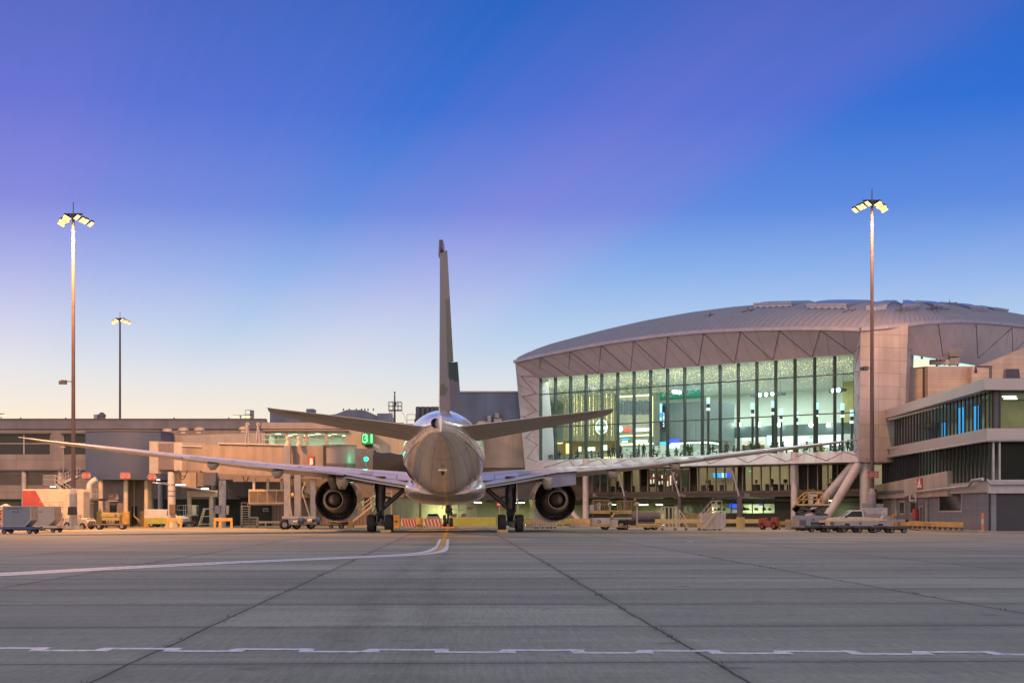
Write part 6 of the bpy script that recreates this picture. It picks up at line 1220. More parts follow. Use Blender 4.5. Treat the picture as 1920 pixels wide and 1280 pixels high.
# ---- jet bridge
jb = thing('jet_bridge', 'mauve telescopic jet bridge with letter B running from the rotunda to the airliner', 'jet bridge', G(560, 150))
M['jb'] = panelmat('bridge_panel', (.25, .215, .195), (.88, -.48), 1.55, 9, .78, .04); M['jbd'] = mat('bridge_dark_edge', (.16, .13, .11), .5); M['jbl'] = mat('bridge_light_post', (.42, .39, .36), .45)
def sect(px0, d0, px1, d1, t0, b0, t1, b1, wd, name, m):     # tunnel section between two stations, wd wide
    a, b = P(px0, 0, d0), P(px1, 0, d1); u = Vector((b.x - a.x, b.y - a.y, 0)).normalized(); v = Vector((-u.y, u.x, 0)) * wd
    za0, za1, zb0, zb1 = P(0, b0, d0).z, P(0, t0, d0).z, P(0, b1, d1).z, P(0, t1, d1).z
    A0, A1, B0, B1 = Vector((a.x, a.y, za0)), Vector((a.x, a.y, za1)), Vector((b.x, b.y, zb0)), Vector((b.x, b.y, zb1))
    return MB().hexa([A0, B0, B0 + v, A0 + v, A1, B1, B1 + v, A1 + v]).build(name, m, jb, w=True)
sect(280, 170, 296, 169, 827, 887, 827, 887, 3.0, 'rotunda_collar', M['jbl']); sect(296, 169.2, 326, 167.2, 831, 880, 831, 880, 2.7, 'bellows', mat('bellows_grey', (.17, .15, .165), .6, stretch=(9, 9, .1)))
sect(326, 167, 341, 166, 829, 882, 829, 882, 3.0, 'rotunda_collar', M['jbl']); sect(341, 166, 380, 163.6, 836.5, 882.5, 836.8, 883, 2.5, 'tunnel', M['jb']); sect(378, 163.4, 413, 161, 834.5, 884, 834.5, 886, 2.8, 'tunnel', M['jb']); sect(411, 161, 540, 151.6, 831.5, 888, 834.5, 893, 3.1, 'tunnel', M['jb'])
sect(540, 151.5, 606, 148.4, 835.5, 893, 834.5, 894, 3.1, 'tunnel', M['jb'])
for q in ((341, 166, 380, 163.6, 835.6, 836.8), (411, 160.9, 540, 151.5, 830.6, 833.6)): MB().beam(P(q[0], q[4], q[1]), P(q[2], q[5], q[3]), .25, .12).build('roof_trim', M['jbl'], jb, w=True)
for q in ((341, 166, 378, 163.6, 883.2, 883.8), (411, 160.9, 540, 151.5, 889.5, 894.5), (540, 151.4, 606, 148.2, 894.5, 895.5)): MB().beam(P(q[0], q[4], q[1]), P(q[2], q[5], q[3]), .35, .22).build('floor_beam', M['jbd'], jb, w=True)
# cab: round grey drum, angled cab head and dark bellows hood reaching the aircraft
drum = P(636, 895, 149.5); zt_, zb_ = P(0, 838.5, 149.5).z, P(0, 878, 149.5).z; MB().lathe([(0, zb_), (1.55, zb_), (1.55, zt_), (1.62, zt_), (1.62, zt_ + .1), (0, zt_ + .12)], (drum.x, 149.5, 0), (0, 0, 1), 40).build('cab_drum', mat('drum_grey', (.24, .22, .215), .45, .2, .08, 1.5, stretch=(6, 6, .2)), jb, w=True, smooth=40)
sl_ = MB()
for i in range(26): a = math.pi + math.pi * (i + .5) / 26; c = Vector((drum.x + 1.58 * math.cos(a), 149.5 + 1.58 * math.sin(a), zb_ + .25)); sl_.box(c - Vector((.03, .03, .22)), c + Vector((.03, .03, .22)))
sl_.build('drum_slats', M['jbd'], jb, w=True); MB().lathe([(1.64, zt_ + .1), (1.7, zt_ + .1), (1.7, zt_ + .2), (1.64, zt_ + .2)], (drum.x, 149.5, 0), (0, 0, 1), 40).build('drum_cap', M['dgrey'], jb, w=True)
cz1, cz0 = P(0, 840, 151).z, P(0, 884, 151).z; c0, c1 = P(661, 0, 150), P(700, 0, 153.5); v = Vector((0, 3.2, 0)); MB().hexa([Vector((c0.x, c0.y, cz0)), Vector((c1.x, c1.y, cz0)), Vector((c1.x, c1.y, cz0)) + v, Vector((c0.x, c0.y, cz0)) + v, Vector((c0.x, c0.y, cz1)), Vector((c1.x, c1.y, cz1)), Vector((c1.x, c1.y, cz1)) + v, Vector((c0.x, c0.y, cz1)) + v]).build('cab', mat('cab_grey', (.20, .19, .20), .5), jb, w=True)
hood = []
for i in range(6):
    f_ = i / 5; px = 697 + 17 * i * (1 - .02 * i); d = 153.3 + f_ * 5; tz = P(0, 845 + 7 * f_, d).z - (.12 if i % 2 else 0); bz = P(0, 886, d).z; x = rx(px, d); hood.append([Vector((x, d - .1 * (i % 2), bz)), Vector((x, d - .1 * (i % 2), tz - .4)), Vector((x + .1, d + .5, tz)), Vector((x + .3, d + 2.6, tz)), Vector((x + .3, d + 3.1, tz - .4)), Vector((x + .3, d + 3.1, bz))])
MB().loft(hood[:5]).build('canopy_bellows', mat('dark_bellows', (.03, .04, .042), .6), jb, w=True)
MB().hexa([P(700, 835, 153), P(712, 843, 155), P(712, 843, 157), P(700, 835, 156), P(700, 830.5, 153), P(711, 834, 155), P(711, 834, 157), P(700, 830.5, 156)]).build('canopy_flap', M['lgrey'], jb, w=True)
# status lamp: the bright green light on the cab
gl_ = em('green_status_lamp', (.02, 1, .38), 2); stl = thing('status_lamp', 'intense green status lamp on a short post at the jet bridge cab', 'signal lamp', P(686, 884, 148.7)); MB().lathe([(0, .24), (.17, .17), (.24, 0), (.17, -.17), (0, -.24)], P(686.5, 860, 148.6), (0, 0, 1), 14).build('lamp_lens', gl_, stl, w=True, smooth=60); MB().tube(P(686.5, 884, 148.7), P(686.5, 862, 148.7), .05, n=8).build('post', M['dgrey'], stl, w=True)
gq = bpy.data.lights.new('status_glow', 'POINT'); gq.energy = 110; gq.color = (.0, 1, .5); gq.shadow_soft_size = .2; go = bpy.data.objects.new('status_glow', gq); col.objects.link(go); go.location = P(686.5, 859.5, 148.2)
# letter panel
lp = MB(); lp.hexa([P(577.5, 872, 149.6), P(588.5, 872, 149.1), P(588.5, 872, 149.3), P(577.5, 872, 149.8), P(577.5, 854, 149.6), P(588.5, 854, 149.1), P(588.5, 854, 149.3), P(577.5, 854, 149.8)]); lp.build('gate_letter_panel', M['signred'], jb, w=True)
ud = (P(588.5, 860, 149.1) - P(577.5, 860, 149.6)); ud.z = 0; text('B', .78, M['lett'], jb, FR[jb.name].inverted() @ (P(584, 865.5, 149.25) + Vector((0, -.05, 0))), ud, (0, 0, 1), 'gate_letter', bold=.045)
# drive column and bogie
leg = MB(); 
for px, d, w_ in ((539, 150.6, .62), (558.5, 150.2, .62), (587.5, 150, .5)): x = rx(px, d); leg.box((x - w_ / 2, d - .3, P(0, 968, d).z), (x + w_ / 2, d + .3, P(0, 878 if px != 539 else 835, d).z))
leg.build('lift_column', M['jbl'], jb, w=True)
x0_, x1_ = rx(531, 150), rx(594, 150); fr2 = MB(); fr2.box((x0_, 149.2, 1.0), (x1_, 151.6, 1.25)); fr2.box((rx(541, 149.5), 149.3, .45), (rx(567, 149.5), 151.4, 1.0)); fr2.box((rx(566, 149.5), 149.6, .5), (rx(600, 149.5), 151.2, .72)); fr2.build('bogie_frame', M['lgrey'], jb, w=True, bevel=.03)
st_ = MB(); st_.tube(P(566, 921, 149.6), P(581, 968, 149.6), .07, n=8); st_.tube(P(566, 921, 149.6), P(573, 903, 149.6), .07, n=8); st_.tube(P(543, 935, 149.8), P(547, 968, 149.8), .06, n=8); st_.build('strut', M['jbl'], jb, w=True)
def jwheel(px, d, r_=.47): x = rx(px, d); q = FR[jb.name].inverted() @ Vector((x, d, r_)); return wheel(jb, q, r_, .4, ax=(.45, -.9, 0))
jwheel(532.5, 148.9); jwheel(538, 150.6); jwheel(556, 151, .44); jwheel(583, 151.4, .44)
mt = MB(); mt.tube(P(560, 976, 149.2), P(568, 976, 149.2), .34, n=16); mt.build('drive_motor', M['blue'], jb, w=True, smooth=40); mt = MB(); mt.tube(P(594, 976, 149.4), P(600, 976, 149.4), .36, n=16); mt.build('drive_motor', M['blue'], jb, w=True, smooth=40); mt = MB(); mt.tube(P(576, 976, 149.3), P(585, 976, 149.3), .2, n=12); mt.build('gearbox', M['cream'], jb, w=True, smooth=40); mt = MB(); mt.tube(P(550, 978, 149.3), P(558, 978, 149.3), .18, n=12); mt.build('gearbox', M['cream'], jb, w=True, smooth=40)
def cable(mb, a, b, sag, r_=.035, n=9):
    a, b = Vector(a), Vector(b); pts = [a.lerp(b, i / n) - Vector((0, 0, sag * 4 * (i / n) * (1 - i / n))) for i in range(n + 1)]; mb.path(pts, r_, 6)
for a, b, s in (((333, 880, 165), (351, 882, 164), 1.0), ((335, 880, 165), (352, 882, 164), .7), ((455, 892, 156), (467, 893, 156), .5), ((456, 892, 156), (465, 893, 156), .75), ((402, 902, 160), (416, 905, 160), .8), ((425, 905, 158), (442, 903, 157), 1.0), ((425, 905, 158), (442, 903, 157), 1.6), ((547, 890, 149.5), (552, 930, 149.5), -.2), ((325, 880, 168), (326, 950, 168), 0.02)): cab_ = MB(); cable(cab_, P(*a), P(*b), s); cab_.build('hanging_cable', M['cord'], jb, w=True)
# roof railings and fittings on the bridge
rl = MB()
for a, b in (((493, 834, 156), (640, 835, 150)),):
    A, B = P(*a), P(*b); 
    for i in range(11): c = A.lerp(B, i / 10); rl.tube(c, c + Vector((0, 0, 1.05)), .03, n=6)
    for z in (.55, 1.05): rl.tube(A + Vector((0, 0, z)), B + Vector((0, 0, z)), .03, n=6)
rl.build('roof_railing', M['jbl'], jb, w=True)
for px, d in ((541, 150.8), (562, 150)): q = P(px, 836, d); MB().lathe([(.3, 0), (.3, .3), (.22, .35), (.22, .7), (.28, .72), (.28, .95), (0, 1.0)], q, (0, 0, 1), 12).build('roof_hoist', M['cream'], jb, w=True, smooth=40)
af = MB()
for px in (464, 484): af.tube(P(px - 3.5, 834, 157), P(px, 796, 157), .09, n=8); af.tube(P(px + 4.5, 834, 157), P(px, 796, 157), .09, n=8); af.lathe([(.06, 0), (.2, 0), (.2, .12), (.06, .12)], P(px, 795, 157), (0, 1, 0), 12)
af.build('a_frame', M['grey'], jb, w=True)
# support pedestal of the rotunda end
pd = thing('bridge_pedestal', 'thick pale column with hanging cables carrying the rotunda end of the bridge', 'column', G(322, 168)); x = rx(322, 168); MB().tube((x, 168, 0), (x, 168, 6.0), .42, n=18).build('shaft', M['colw'], pd, w=True, smooth=40); MB().lathe([(.85, 0), (.75, .12), (.5, .9), (.42, .92)], (x, 168, 0), (0, 0, 1), 18).build('flared_base', M['jbl'], pd, w=True, smooth=40); MB().box((x - .1, 167.2, 1.4), (x + .55, 167.6, 2.5)).build('switch_box', mat('brown_box', (.18, .12, .08), .6), pd, w=True, bevel=.05)
bd = MB()
for z in (3.9, 3.4, 4.6): bd.lathe([(.43, z), (.46, z), (.46, z + .06), (.43, z + .06)], (x, 168, 0), (0, 0, 1), 18)
bd.build('strap', M['dgrey'], pd, w=True)
pd2 = thing('bridge_pedestal', 'pale column with a grey box under the inner fixed link', 'column', G(417, 172)); x = rx(417, 172); MB().tube((x, 172, 0), (x, 172, 5.2), .40, n=18).build('shaft', M['colw'], pd2, w=True, smooth=40); MB().box((x - .7, 171.2, 1.5), (x - .1, 171.6, 2.4)).build('switch_box', M['grey'], pd2, w=True, bevel=.03); MB().box((x + .45, 171.8, 1.4), (x + .7, 172.2, 2.4)).build('side_box', M['cream'], pd2, w=True)
def hoopguard(px0, px1, d, label, h=1.05):
    t = thing('column_barrier', label, 'barrier', G((px0 + px1) / 2, d), 0, 'yellow column barriers'); a, b = G(px0, d), G(px1, d); mb = MB()
    MB().beam(a + Vector((0, 0, h - .17)), b + Vector((0, 0, h - .17)), .2, .34).build('rail', M['yellow'], t, w=True, bevel=.03)
    for q in (a + Vector((.1, 0, 0)), b - Vector((.1, 0, 0))): MB().box(q - Vector((.12, .1, 0)), q + Vector((.12, .1, h - .34))).build('leg', M['yellow'], t, w=True)
hoopguard(313, 341, 162, 'yellow barrier in front of the pedestal with hanging cables'); hoopguard(401, 414, 164, 'narrow yellow barrier left of the grey boxed pedestal'); hoopguard(412, 436, 163, 'yellow barrier in front of the grey boxed pedestal'); hoopguard(1017, 1042, 163, 'yellow barrier on the left under the right engine') if False else None
# ---- inner fixed link and canopy
lk = thing('fixed_link', 'long grey fixed passenger link with round roof vents behind the jet bridge', 'link corridor', (-43, 184, 0))
def kx(px): return (px - CX) / F * 182
mb = MB(); mb.prism([(kx(px), CH + (CY - py) / F * 182) for px, py in ((290, 897), (290, 818), (412, 813.5), (497, 811), (497, 900), (345, 897))], (0, 182, 0), (1, 0, 0), (0, 0, 1), (0, 3, 0)); mb.build('corridor', panelmat('grey_link_sheet', (.27, .275, .29), XU, 2.8, 9, .85, .03), lk, w=True)
MB().box((kx(345), 180.6, CH + (CY - 925) / F * 182), (kx(372), 182, CH + (CY - 884) / F * 182)).build('stair_box', M['beige'], lk, w=True); MB().box((kx(330), 181, CH + (CY - 912) / F * 182), (kx(385), 181.9, CH + (CY - 884) / F * 182)).build('lower_box', M['jb'], lk, w=True); MB().box((kx(386), 180.8, CH + (CY - 910) / F * 182), (kx(408), 182, CH + (CY - 886) / F * 182)).build('lower_box', M['slate'], lk, w=True); MB().box((kx(440), 180.8, CH + (CY - 903) / F * 182), (kx(540), 184, CH + (CY - 888) / F * 182)).build('lower_box', M['jb'], lk, w=True)
for px, py in ((314, 815), (344, 813), (374, 812.5), (458, 811)): q = P(px, py, 183); MB().lathe([(.4, 0), (.4, .35), (.62, .35), (.62, .55), (.45, .7), (0, .78)], q, (0, 0, 1), 16).build('roof_vent', M['beige'], lk, w=True, smooth=30)
cnp = thing('service_canopy', 'green lit canopy with posts over the service road under the link', 'canopy', G(370, 176)); MB().hexa([P(285, 905, 172), P(405, 922, 178), P(405, 920, 184), P(300, 898, 184), P(285, 903.5, 172), P(405, 920.5, 178), P(405, 918.5, 184), P(300, 896.5, 184)]).build('canopy_roof', M['lgrey'], cnp, w=True); MB().hexa([P(355, 931, 180), P(408, 931, 180), P(408, 931, 180.6), P(355, 931, 180.6), P(355, 919, 180), P(408, 919, 180), P(408, 919, 180.6), P(355, 919, 180.6)]).build('beam', M['cream'], cnp, w=True)
for px in (355, 396): MB().tube(G(px, 180.3), G(px, 180.3, P(0, 919, 180.3).z), .26, n=14).build('post', M['cream'], cnp, w=True, smooth=40)
for q, (px, py, d, w_, lab, pw) in enumerate(((337.5, 908.5, 171.5, 1.1, 'long tube light under the canopy beside the cabled pedestal', 45), (384, 915.5, 176, .8, 'tube light under the canopy above the maintenance steps', 40), (297, 899, 173, .3, 'short tube light at the rotunda end of the canopy', 10))):
    c = P(px, py, d); t = thing('tube_light', lab, 'tube light', c, 0, 'tube lights under the canopy'); MB().beam((-w_ / 2, 0, 0), (w_ / 2, 0, 0), .1, .09).build('tube', M['tubelight'], t); MB().beam((-w_ / 2, 0, .1), (w_ / 2, 0, .1), .2, .1).build('housing', M['lgrey'], t); area(c - Vector((0, 0, .12)), w_, pw, (.85, 1, .5), size_y=.2)
# small wall lamps, lamp posts, stair
ln_ = thing('wall_lamp', 'bright bluish white lamp under the landing of the steel staircase', 'lamp', P(99, 912, 172)); MB().beam(P(94, 910.5, 172), P(104, 910.5, 172), .2, .16).build('lens', em('cool_lamp', (.85, .85, 1), 22), ln_, w=True); MB().beam(P(83, 909, 172), P(104, 909, 172), .22, .1).build('housing', M['lgrey'], ln_, w=True); area(P(99, 911.5, 172), .5, 18, (.9, .9, 1))
sp2 = thing('lamp_post', 'thin lamp post with a small flat orange head behind the tall mast', 'lamp post', G(118.5, 186)); MB().tube((0, 0, 0), (0, 0, CH + (CY - 839) / F * 186), .07, n=8).build('pole', M['grey'], sp2); c = Vector((0, 0, CH + (CY - 838) / F * 186)); MB().box(c - Vector((.25, .3, .05)), c + Vector((.25, .3, .08))).build('head', M['cream'], sp2)
stc = thing('steel_staircase', 'zigzag galvanised outdoor staircase beside the blue rotunda', 'staircase', G(140, 170)); SD = 170
def flight(a, b, n, wd, parent, m=M['steel'], nm='flight', rails=True, up=1.0):
    a, b = Vector(a), Vector(b); u = Vector((b.x - a.x, b.y - a.y, 0)).normalized(); v = Vector((-u.y, u.x, 0)) * wd; mb = MB()
    for s in (Vector((0, 0, 0)), v): mb.beam(a + s, b + s, .06, .26)
    for i in range(n + 1): c = a.lerp(b, i / n); mb.hexa([c - u * .13 - Vector((0, 0, .03)), c + u * .13 - Vector((0, 0, .03)), c + u * .13 + v - Vector((0, 0, .03)), c - u * .13 + v - Vector((0, 0, .03)), c - u * .13, c + u * .13, c + u * .13 + v, c - u * .13 + v])
    o = mb.build(nm, m, parent, w=True)
    if rails:
        r2 = MB()
        for s in (Vector((0, 0, 0)), v):
            for h in (up * .55, up): r2.tube(a + s + Vector((0, 0, h)), b + s + Vector((0, 0, h)), .03, n=6)
            for i in range(0, n + 1, max(1, n // 5)): c = a.lerp(b, i / n) + s; r2.tube(c, c + Vector((0, 0, up)), .025, n=6)
        r2.build('handrail', m, o, w=True)
    return o
M['yrail'] = mat('yellow_handrail', (.6, .42, .12), .5)
flight(P(103, 907, SD), P(140, 936, SD), 14, 1.2, stc); flight(P(150, 893, SD + 1.4), P(118, 908, SD + 1.4), 12, 1.2, stc); flight(P(112, 955, SD), P(144, 934, SD), 10, 1.2, stc) ; flight(P(112, 955, SD + 1.4), P(150, 986, SD + 1.4), 12, 1.2, stc)
pf = MB(); a, b = P(81, 909, SD), P(104, 907, SD); pf.box((a.x, SD - .2, a.z - .12), (b.x, SD + 2.8, a.z)); a2, b2 = P(138, 936, SD), P(187, 934, SD); pf.box((a2.x, SD - .2, b2.z - .25), (b2.x, SD + 2.8, b2.z)); pf.build('landing', M['beam'], stc, w=True)
rr = MB()
for a, b, n_ in ((P(81, 909, SD), P(104, 907, SD), 12), (P(138, 936, SD), P(187, 934, SD), 9)):
    for i in range(n_ + 1): c = a.lerp(b, i / n_); c.z = a.z; rr.tube(c, c + Vector((0, 0, 1.1)), .025, n=5)
    for h in (.6, 1.1): rr.tube(Vector((a.x, SD, a.z + h)), Vector((b.x, SD, a.z + h)), .03, n=6)
rr.build('landing_rail', M['steel'], stc, w=True)
for px in (119, 150): MB().tube(G(px, SD + 1.2), G(px, SD + 1.2, P(0, 909 if px < 130 else 937, SD).z), .16, n=10).build('post', M['slate'], stc, w=True)
du = thing('air_duct', 'fat white curved air duct dropping from the rotunda to a grey unit', 'air duct', G(165, 171)); pth = [P(181, 898, 171), P(175, 901.5, 171), P(169, 907, 171), P(167, 913, 171), P(167.5, 925, 171), P(168.5, 936, 171), P(169.5, 946, 171), P(168, 953, 171), P(164, 959, 171)]
mb = MB(); rings_ = []; pth = spline(pth, 3)
for i, p in enumerate(pth):
    d = (pth[min(i + 1, len(pth) - 1)] - pth[max(i - 1, 0)]).normalized(); s = d.cross(Vector((0, 1, 0))).normalized(); rings_.append([p + (s * math.cos(2 * math.pi * k / 18) + Vector((0, 1, 0)) * math.sin(2 * math.pi * k / 18)) * .33 for k in range(18)])
mb.loft(rings_); mb.build('duct_pipe', mat('duct_white', (.58, .62, .58), .35, .1, .08), du, w=True, smooth=50)
gu = thing('air_unit', 'square grey air unit cabinet at the foot of the white duct', 'air unit', G(156, 168)); a, b = P(147, 967, 168), P(166, 943.5, 168); MB().box((a.x, 168, .35), (b.x, 170, b.z)).build('cabinet', M['grey'], gu, w=True, bevel=.04); MB().box((a.x - .05, 167.9, b.z), (b.x + .05, 170.1, b.z + .08)).build('lid', M['cream'], gu, w=True); MB().box((a.x, 168, .0), (b.x, 170, .35)).build('plinth', M['pink'], gu, w=True)
bb = thing('black_board', 'plain black board on the foot of the tall left mast', 'board', P(137, 966, 147.5)); MB().hexa([P(126.5, 965, 147.8), P(145, 965, 147.8), P(145, 965, 147.9), P(126.5, 965, 147.9), P(127.5, 949.5, 147.8), P(143.5, 949.5, 147.8), P(143.5, 949.5, 147.9), P(127.5, 949.5, 147.9)]).build('panel', M['black'], bb, w=True); MB().beam(P(136, 957, 147.95), P(136, 957, 148.6), .2, .2).build('bracket', M['dgrey'], bb, w=True)
# louvred air unit slung under the bridge, yellow air hose, reel
lu = thing('louvred_unit', 'cream louvred air conditioning unit hanging under the jet bridge', 'air conditioner', P(500, 946, 156)); a, b = P(466, 944.5, 156), P(534, 917, 156); MB().box((a.x, 156, a.z), (b.x, 158.2, b.z)).build('casing', M['cream'], lu, w=True, bevel=.03)
for px0, px1 in ((467.5, 482), (484, 499), (502, 517), (519, 534)):
    x0, x1 = rx(px0, 156), rx(px1, 156); zz0, zz1 = P(0, 941, 156).z, P(0, 920, 156).z; f_ = MB()
    for i in range(11): z = zz0 + (zz1 - zz0) * i / 11; f_.hexa([(x0, 155.97, z), (x1, 155.97, z), (x1, 156.01, z), (x0, 156.01, z), (x0, 155.9, z + .05), (x1, 155.9, z + .05), (x1, 155.97, z + .09), (x0, 155.97, z + .09)])
    f_.build('louvre_panel', mat('louvre_tan', (.36, .28, .19), .6) if px0 < 470 else bpy.data.materials['louvre_tan'], lu, w=True)
for px in (474, 500, 526): MB().box((rx(px, 156) - .12, 156.6, b.z), (rx(px, 156) + .12, 156.9, b.z + 1.1)).build('hanger', M['cream'], lu, w=True)
MB().box((a.x, 155.9, a.z - .1), (b.x, 158.3, a.z)).build('base_tray', M['brown'], lu, w=True)
hs_ = thing('air_hose', 'fat dirty yellow air hose looped beside the left engine', 'hose', P(575, 925, 152)); pth = spline([P(563, 906, 152), P(570, 914, 152), P(577, 919, 152), P(581, 922, 151.8), P(577, 928, 151.6), P(566, 930, 151.6), P(550, 928, 151.8), P(546, 926, 152)], 4); rings_ = []
for i, p in enumerate(pth):
    d = (pth[min(i + 1, len(pth) - 1)] - pth[max(i - 1, 0)]).normalized(); s = d.cross(Vector((0, 1, 0))).normalized(); r_ = .19 * (1 + .12 * (i % 2)); rings_.append([p + (s * math.cos(2 * math.pi * k / 12) + Vector((0, 1, 0)) * math.sin(2 * math.pi * k / 12)) * r_ for k in range(12)])
MB().loft(rings_).build('hose_body', mat('hose_yellow', (.55, .45, .12), .6, var=.3), hs_, w=True, smooth=60)
rl_ = thing('hose_reel', 'green and silver hose reel drum beside the left engine', 'hose reel', P(586, 925, 151.5)); MB().tube(P(581, 918, 151), P(581, 918, 152.4), .42, n=18).build('drum_face', M['steel'], rl_, w=True, smooth=40); MB().tube(P(588, 921, 151.2), P(588, 921, 152.2), .62, n=18).build('hose_coil', mat('green_hose', (.22, .26, .10), .6), rl_, w=True, smooth=40); MB().beam(P(584, 905, 151.7), P(584, 925, 151.7), .2, .2).build('hanger', M['grey'], rl_, w=True)
# ================================================================== ground equipment
def PM(px, d): return G(px, d)
# --- unit load containers on dollies
def dolly(p, label, rz=0.0, m=None, L_=2.3, W_=1.6, group=None, low=False):
    m = m or M['blue']; t = thing('cargo_dolly', label, 'cargo dolly', p, rz, group)
    b = MB(); b.box((-L_ / 2, -W_ / 2, .36), (L_ / 2, W_ / 2, .5)); b.box((-L_ / 2, -W_ / 2 - .02, .5), (L_ / 2, -W_ / 2 + .06, .56)); b.box((-L_ / 2, W_ / 2 - .06, .5), (L_ / 2, W_ / 2 + .02, .56)); b.build('deck', m, t, bevel=.015)
    r_ = MB()
    for i in range(8): x = -L_ / 2 + .2 + i * (L_ - .4) / 7; r_.tube((x, -W_ / 2 + .1, .53), (x, W_ / 2 - .1, .53), .035, n=6)
    r_.build('rollers', M['steel'], t)
    f = MB(); f.box((-L_ / 2 + .2, -.08, .26), (L_ / 2 - .2, .08, .36)); 
    for x in (-L_ / 2 + .45, L_ / 2 - .45): f.box((x - .06, -W_ / 2 + .1, .16), (x + .06, W_ / 2 - .1, .26))
    f.build('axle_frame', M['black'], t)
    for x in (-L_ / 2 + .45, L_ / 2 - .45):
        for y in (-W_ / 2 + .18, W_ / 2 - .18): wheel(t, (x, y, .2), .2, .14, ax=(0, 1, 0), n=14)
    tb_ = MB(); tb_.tube((L_ / 2, 0, .3), (L_ / 2 + .75, 0, .24), .035, n=6); tb_.lathe([(.05, -.02), (.1, -.02), (.1, .02), (.05, .02)], (L_ / 2 + .82, 0, .24), (0, 0, 1), 10); tb_.build('tow_bar', M['dsteel'], t); return t
def uld(p, label, m, side, rz=0.0, txt1=None, sub=None, z=.57):
    t = thing('cargo_container', label, 'cargo container', (p.x, p.y, z), rz); W_, H_, D_, k = 2.15, 1.55, 1.5, .45
    prof = [(-W_ / 2, 0), (W_ / 2 - k, 0), (W_ / 2, k), (W_ / 2, H_), (-W_ / 2, H_)]
    MB().prism(prof, (0, -D_ / 2, 0), (1, 0, 0), (0, 0, 1), (0, D_, 0)).build('shell', m, t, bevel=.015)
    e = MB()
    for a, b in zip(prof, prof[1:] + prof[:1]):
        for y in (-D_ / 2 - .008, D_ / 2 + .008): e.beam((a[0], y, a[1]), (b[0], y, b[1]), .05, .03, up=(0, 1, 0))
    e.build('edge_rail', side, t)
    d = MB(); d.box((W_ / 2, -D_ / 2 + .08, k + .05), (W_ / 2 + .02, -.03, H_ - .06)); d.box((W_ / 2, .03, k + .05), (W_ / 2 + .02, D_ / 2 - .08, H_ - .06)); d.build('side_door', side, t)
    q = MB(); q.box((W_ / 2 + .02, -.4, .75), (W_ / 2 + .03, -.3, 1.1)); q.box((W_ / 2 + .02, .3, .7), (W_ / 2 + .03, .4, 1.0)); q.build('door_label', M['signred'], t)
    if txt1: text(txt1, .19, M['dgrey'], t, (-.2, -D_ / 2 - .012, H_ - .17), (1, 0, 0), (0, 0, 1))
    if sub: text(sub, .12, M['dgrey'], t, (-.05, -D_ / 2 - .012, H_ - .42), (1, 0, 0), (0, 0, 1))
    return t
M['uldblue'] = mat('container_blue_grey', (.17, .20, .25), .5, .1, .08); M['uldbeige'] = mat('container_beige', (.40, .36, .32), .5, .1, .1); M['side_cream'] = mat('container_end_cream', (.52, .44, .34), .5)
q = PM(38, 120); dolly(q, 'dark blue cargo dolly under the blue grey container', R(-3), L_=2.9, W_=1.8); uld(q, 'blue grey cargo container with lower corner cut away, on the dark blue dolly', M['uldblue'], M['side_cream'], R(-3), 'AKE 50488 CX', 'MAX 1588')
q = PM(84, 128.5); dolly(q, 'pale cargo dolly with red end plates under the beige container', R(-6), M['cream'], L_=2.9, W_=1.8); uld(q, 'beige cargo container with a cream side and a red mark, second from the left', M['uldbeige'], M['side_cream'], R(-6), None, 'LOAD')
rp_ = thing('dolly_end_plate', 'x', 'x') if False else None
# --- catering style box truck
def boxtruck(p, rz, label):
    t = thing('box_trailer', label, 'trailer', p, rz); x0, x1 = -3.05, 3.05
    b = MB(); b.prism([(x0, 1.05), (x1, 1.05), (x1, 3.7), (x1 - .15, 3.95), (x0 + .15, 3.95), (x0, 3.8)], (0, -1.2, 0), (1, 0, 0), (0, 0, 1), (0, 2.4, 0)); b.build('cargo_body', M['cream'], t, bevel=.04)
    MB().prism([(x0, 1.05), (-.15, 1.05), (-1.75, 3.8), (x0, 3.8)], (0, -1.212, 0), (1, 0, 0), (0, 0, 1), (0, .01, 0)).build('red_side_panel', M['red'], t); MB().box((x0 - .012, -1.19, 1.06), (x0, 1.19, 3.75)).build('rear_door', M['black'], t)
    MB().box((x0 + .1, -.45, .6), (x1, .45, .95)).build('chassis', M['dgrey'], t)
    mb = MB()
    for x in (x1 - .9, x1 - .7): mb.box((x - .06, -.9, 0), (x + .06, -.75, 1.0)); mb.box((x - .06, .75, 0), (x + .06, .9, 1.0))
    mb.build('landing_leg', M['dgrey'], t)
    for x in (x0 + 1.0, x0 + 2.1):
        for y in (-.95, .95): wheel(t, (x, y, .48), .48, .28, ax=(0, 1, 0))
    return t
boxtruck(PM(106, 156), R(0), 'cream box trailer with a slanted dark red end panel behind the cargo containers')
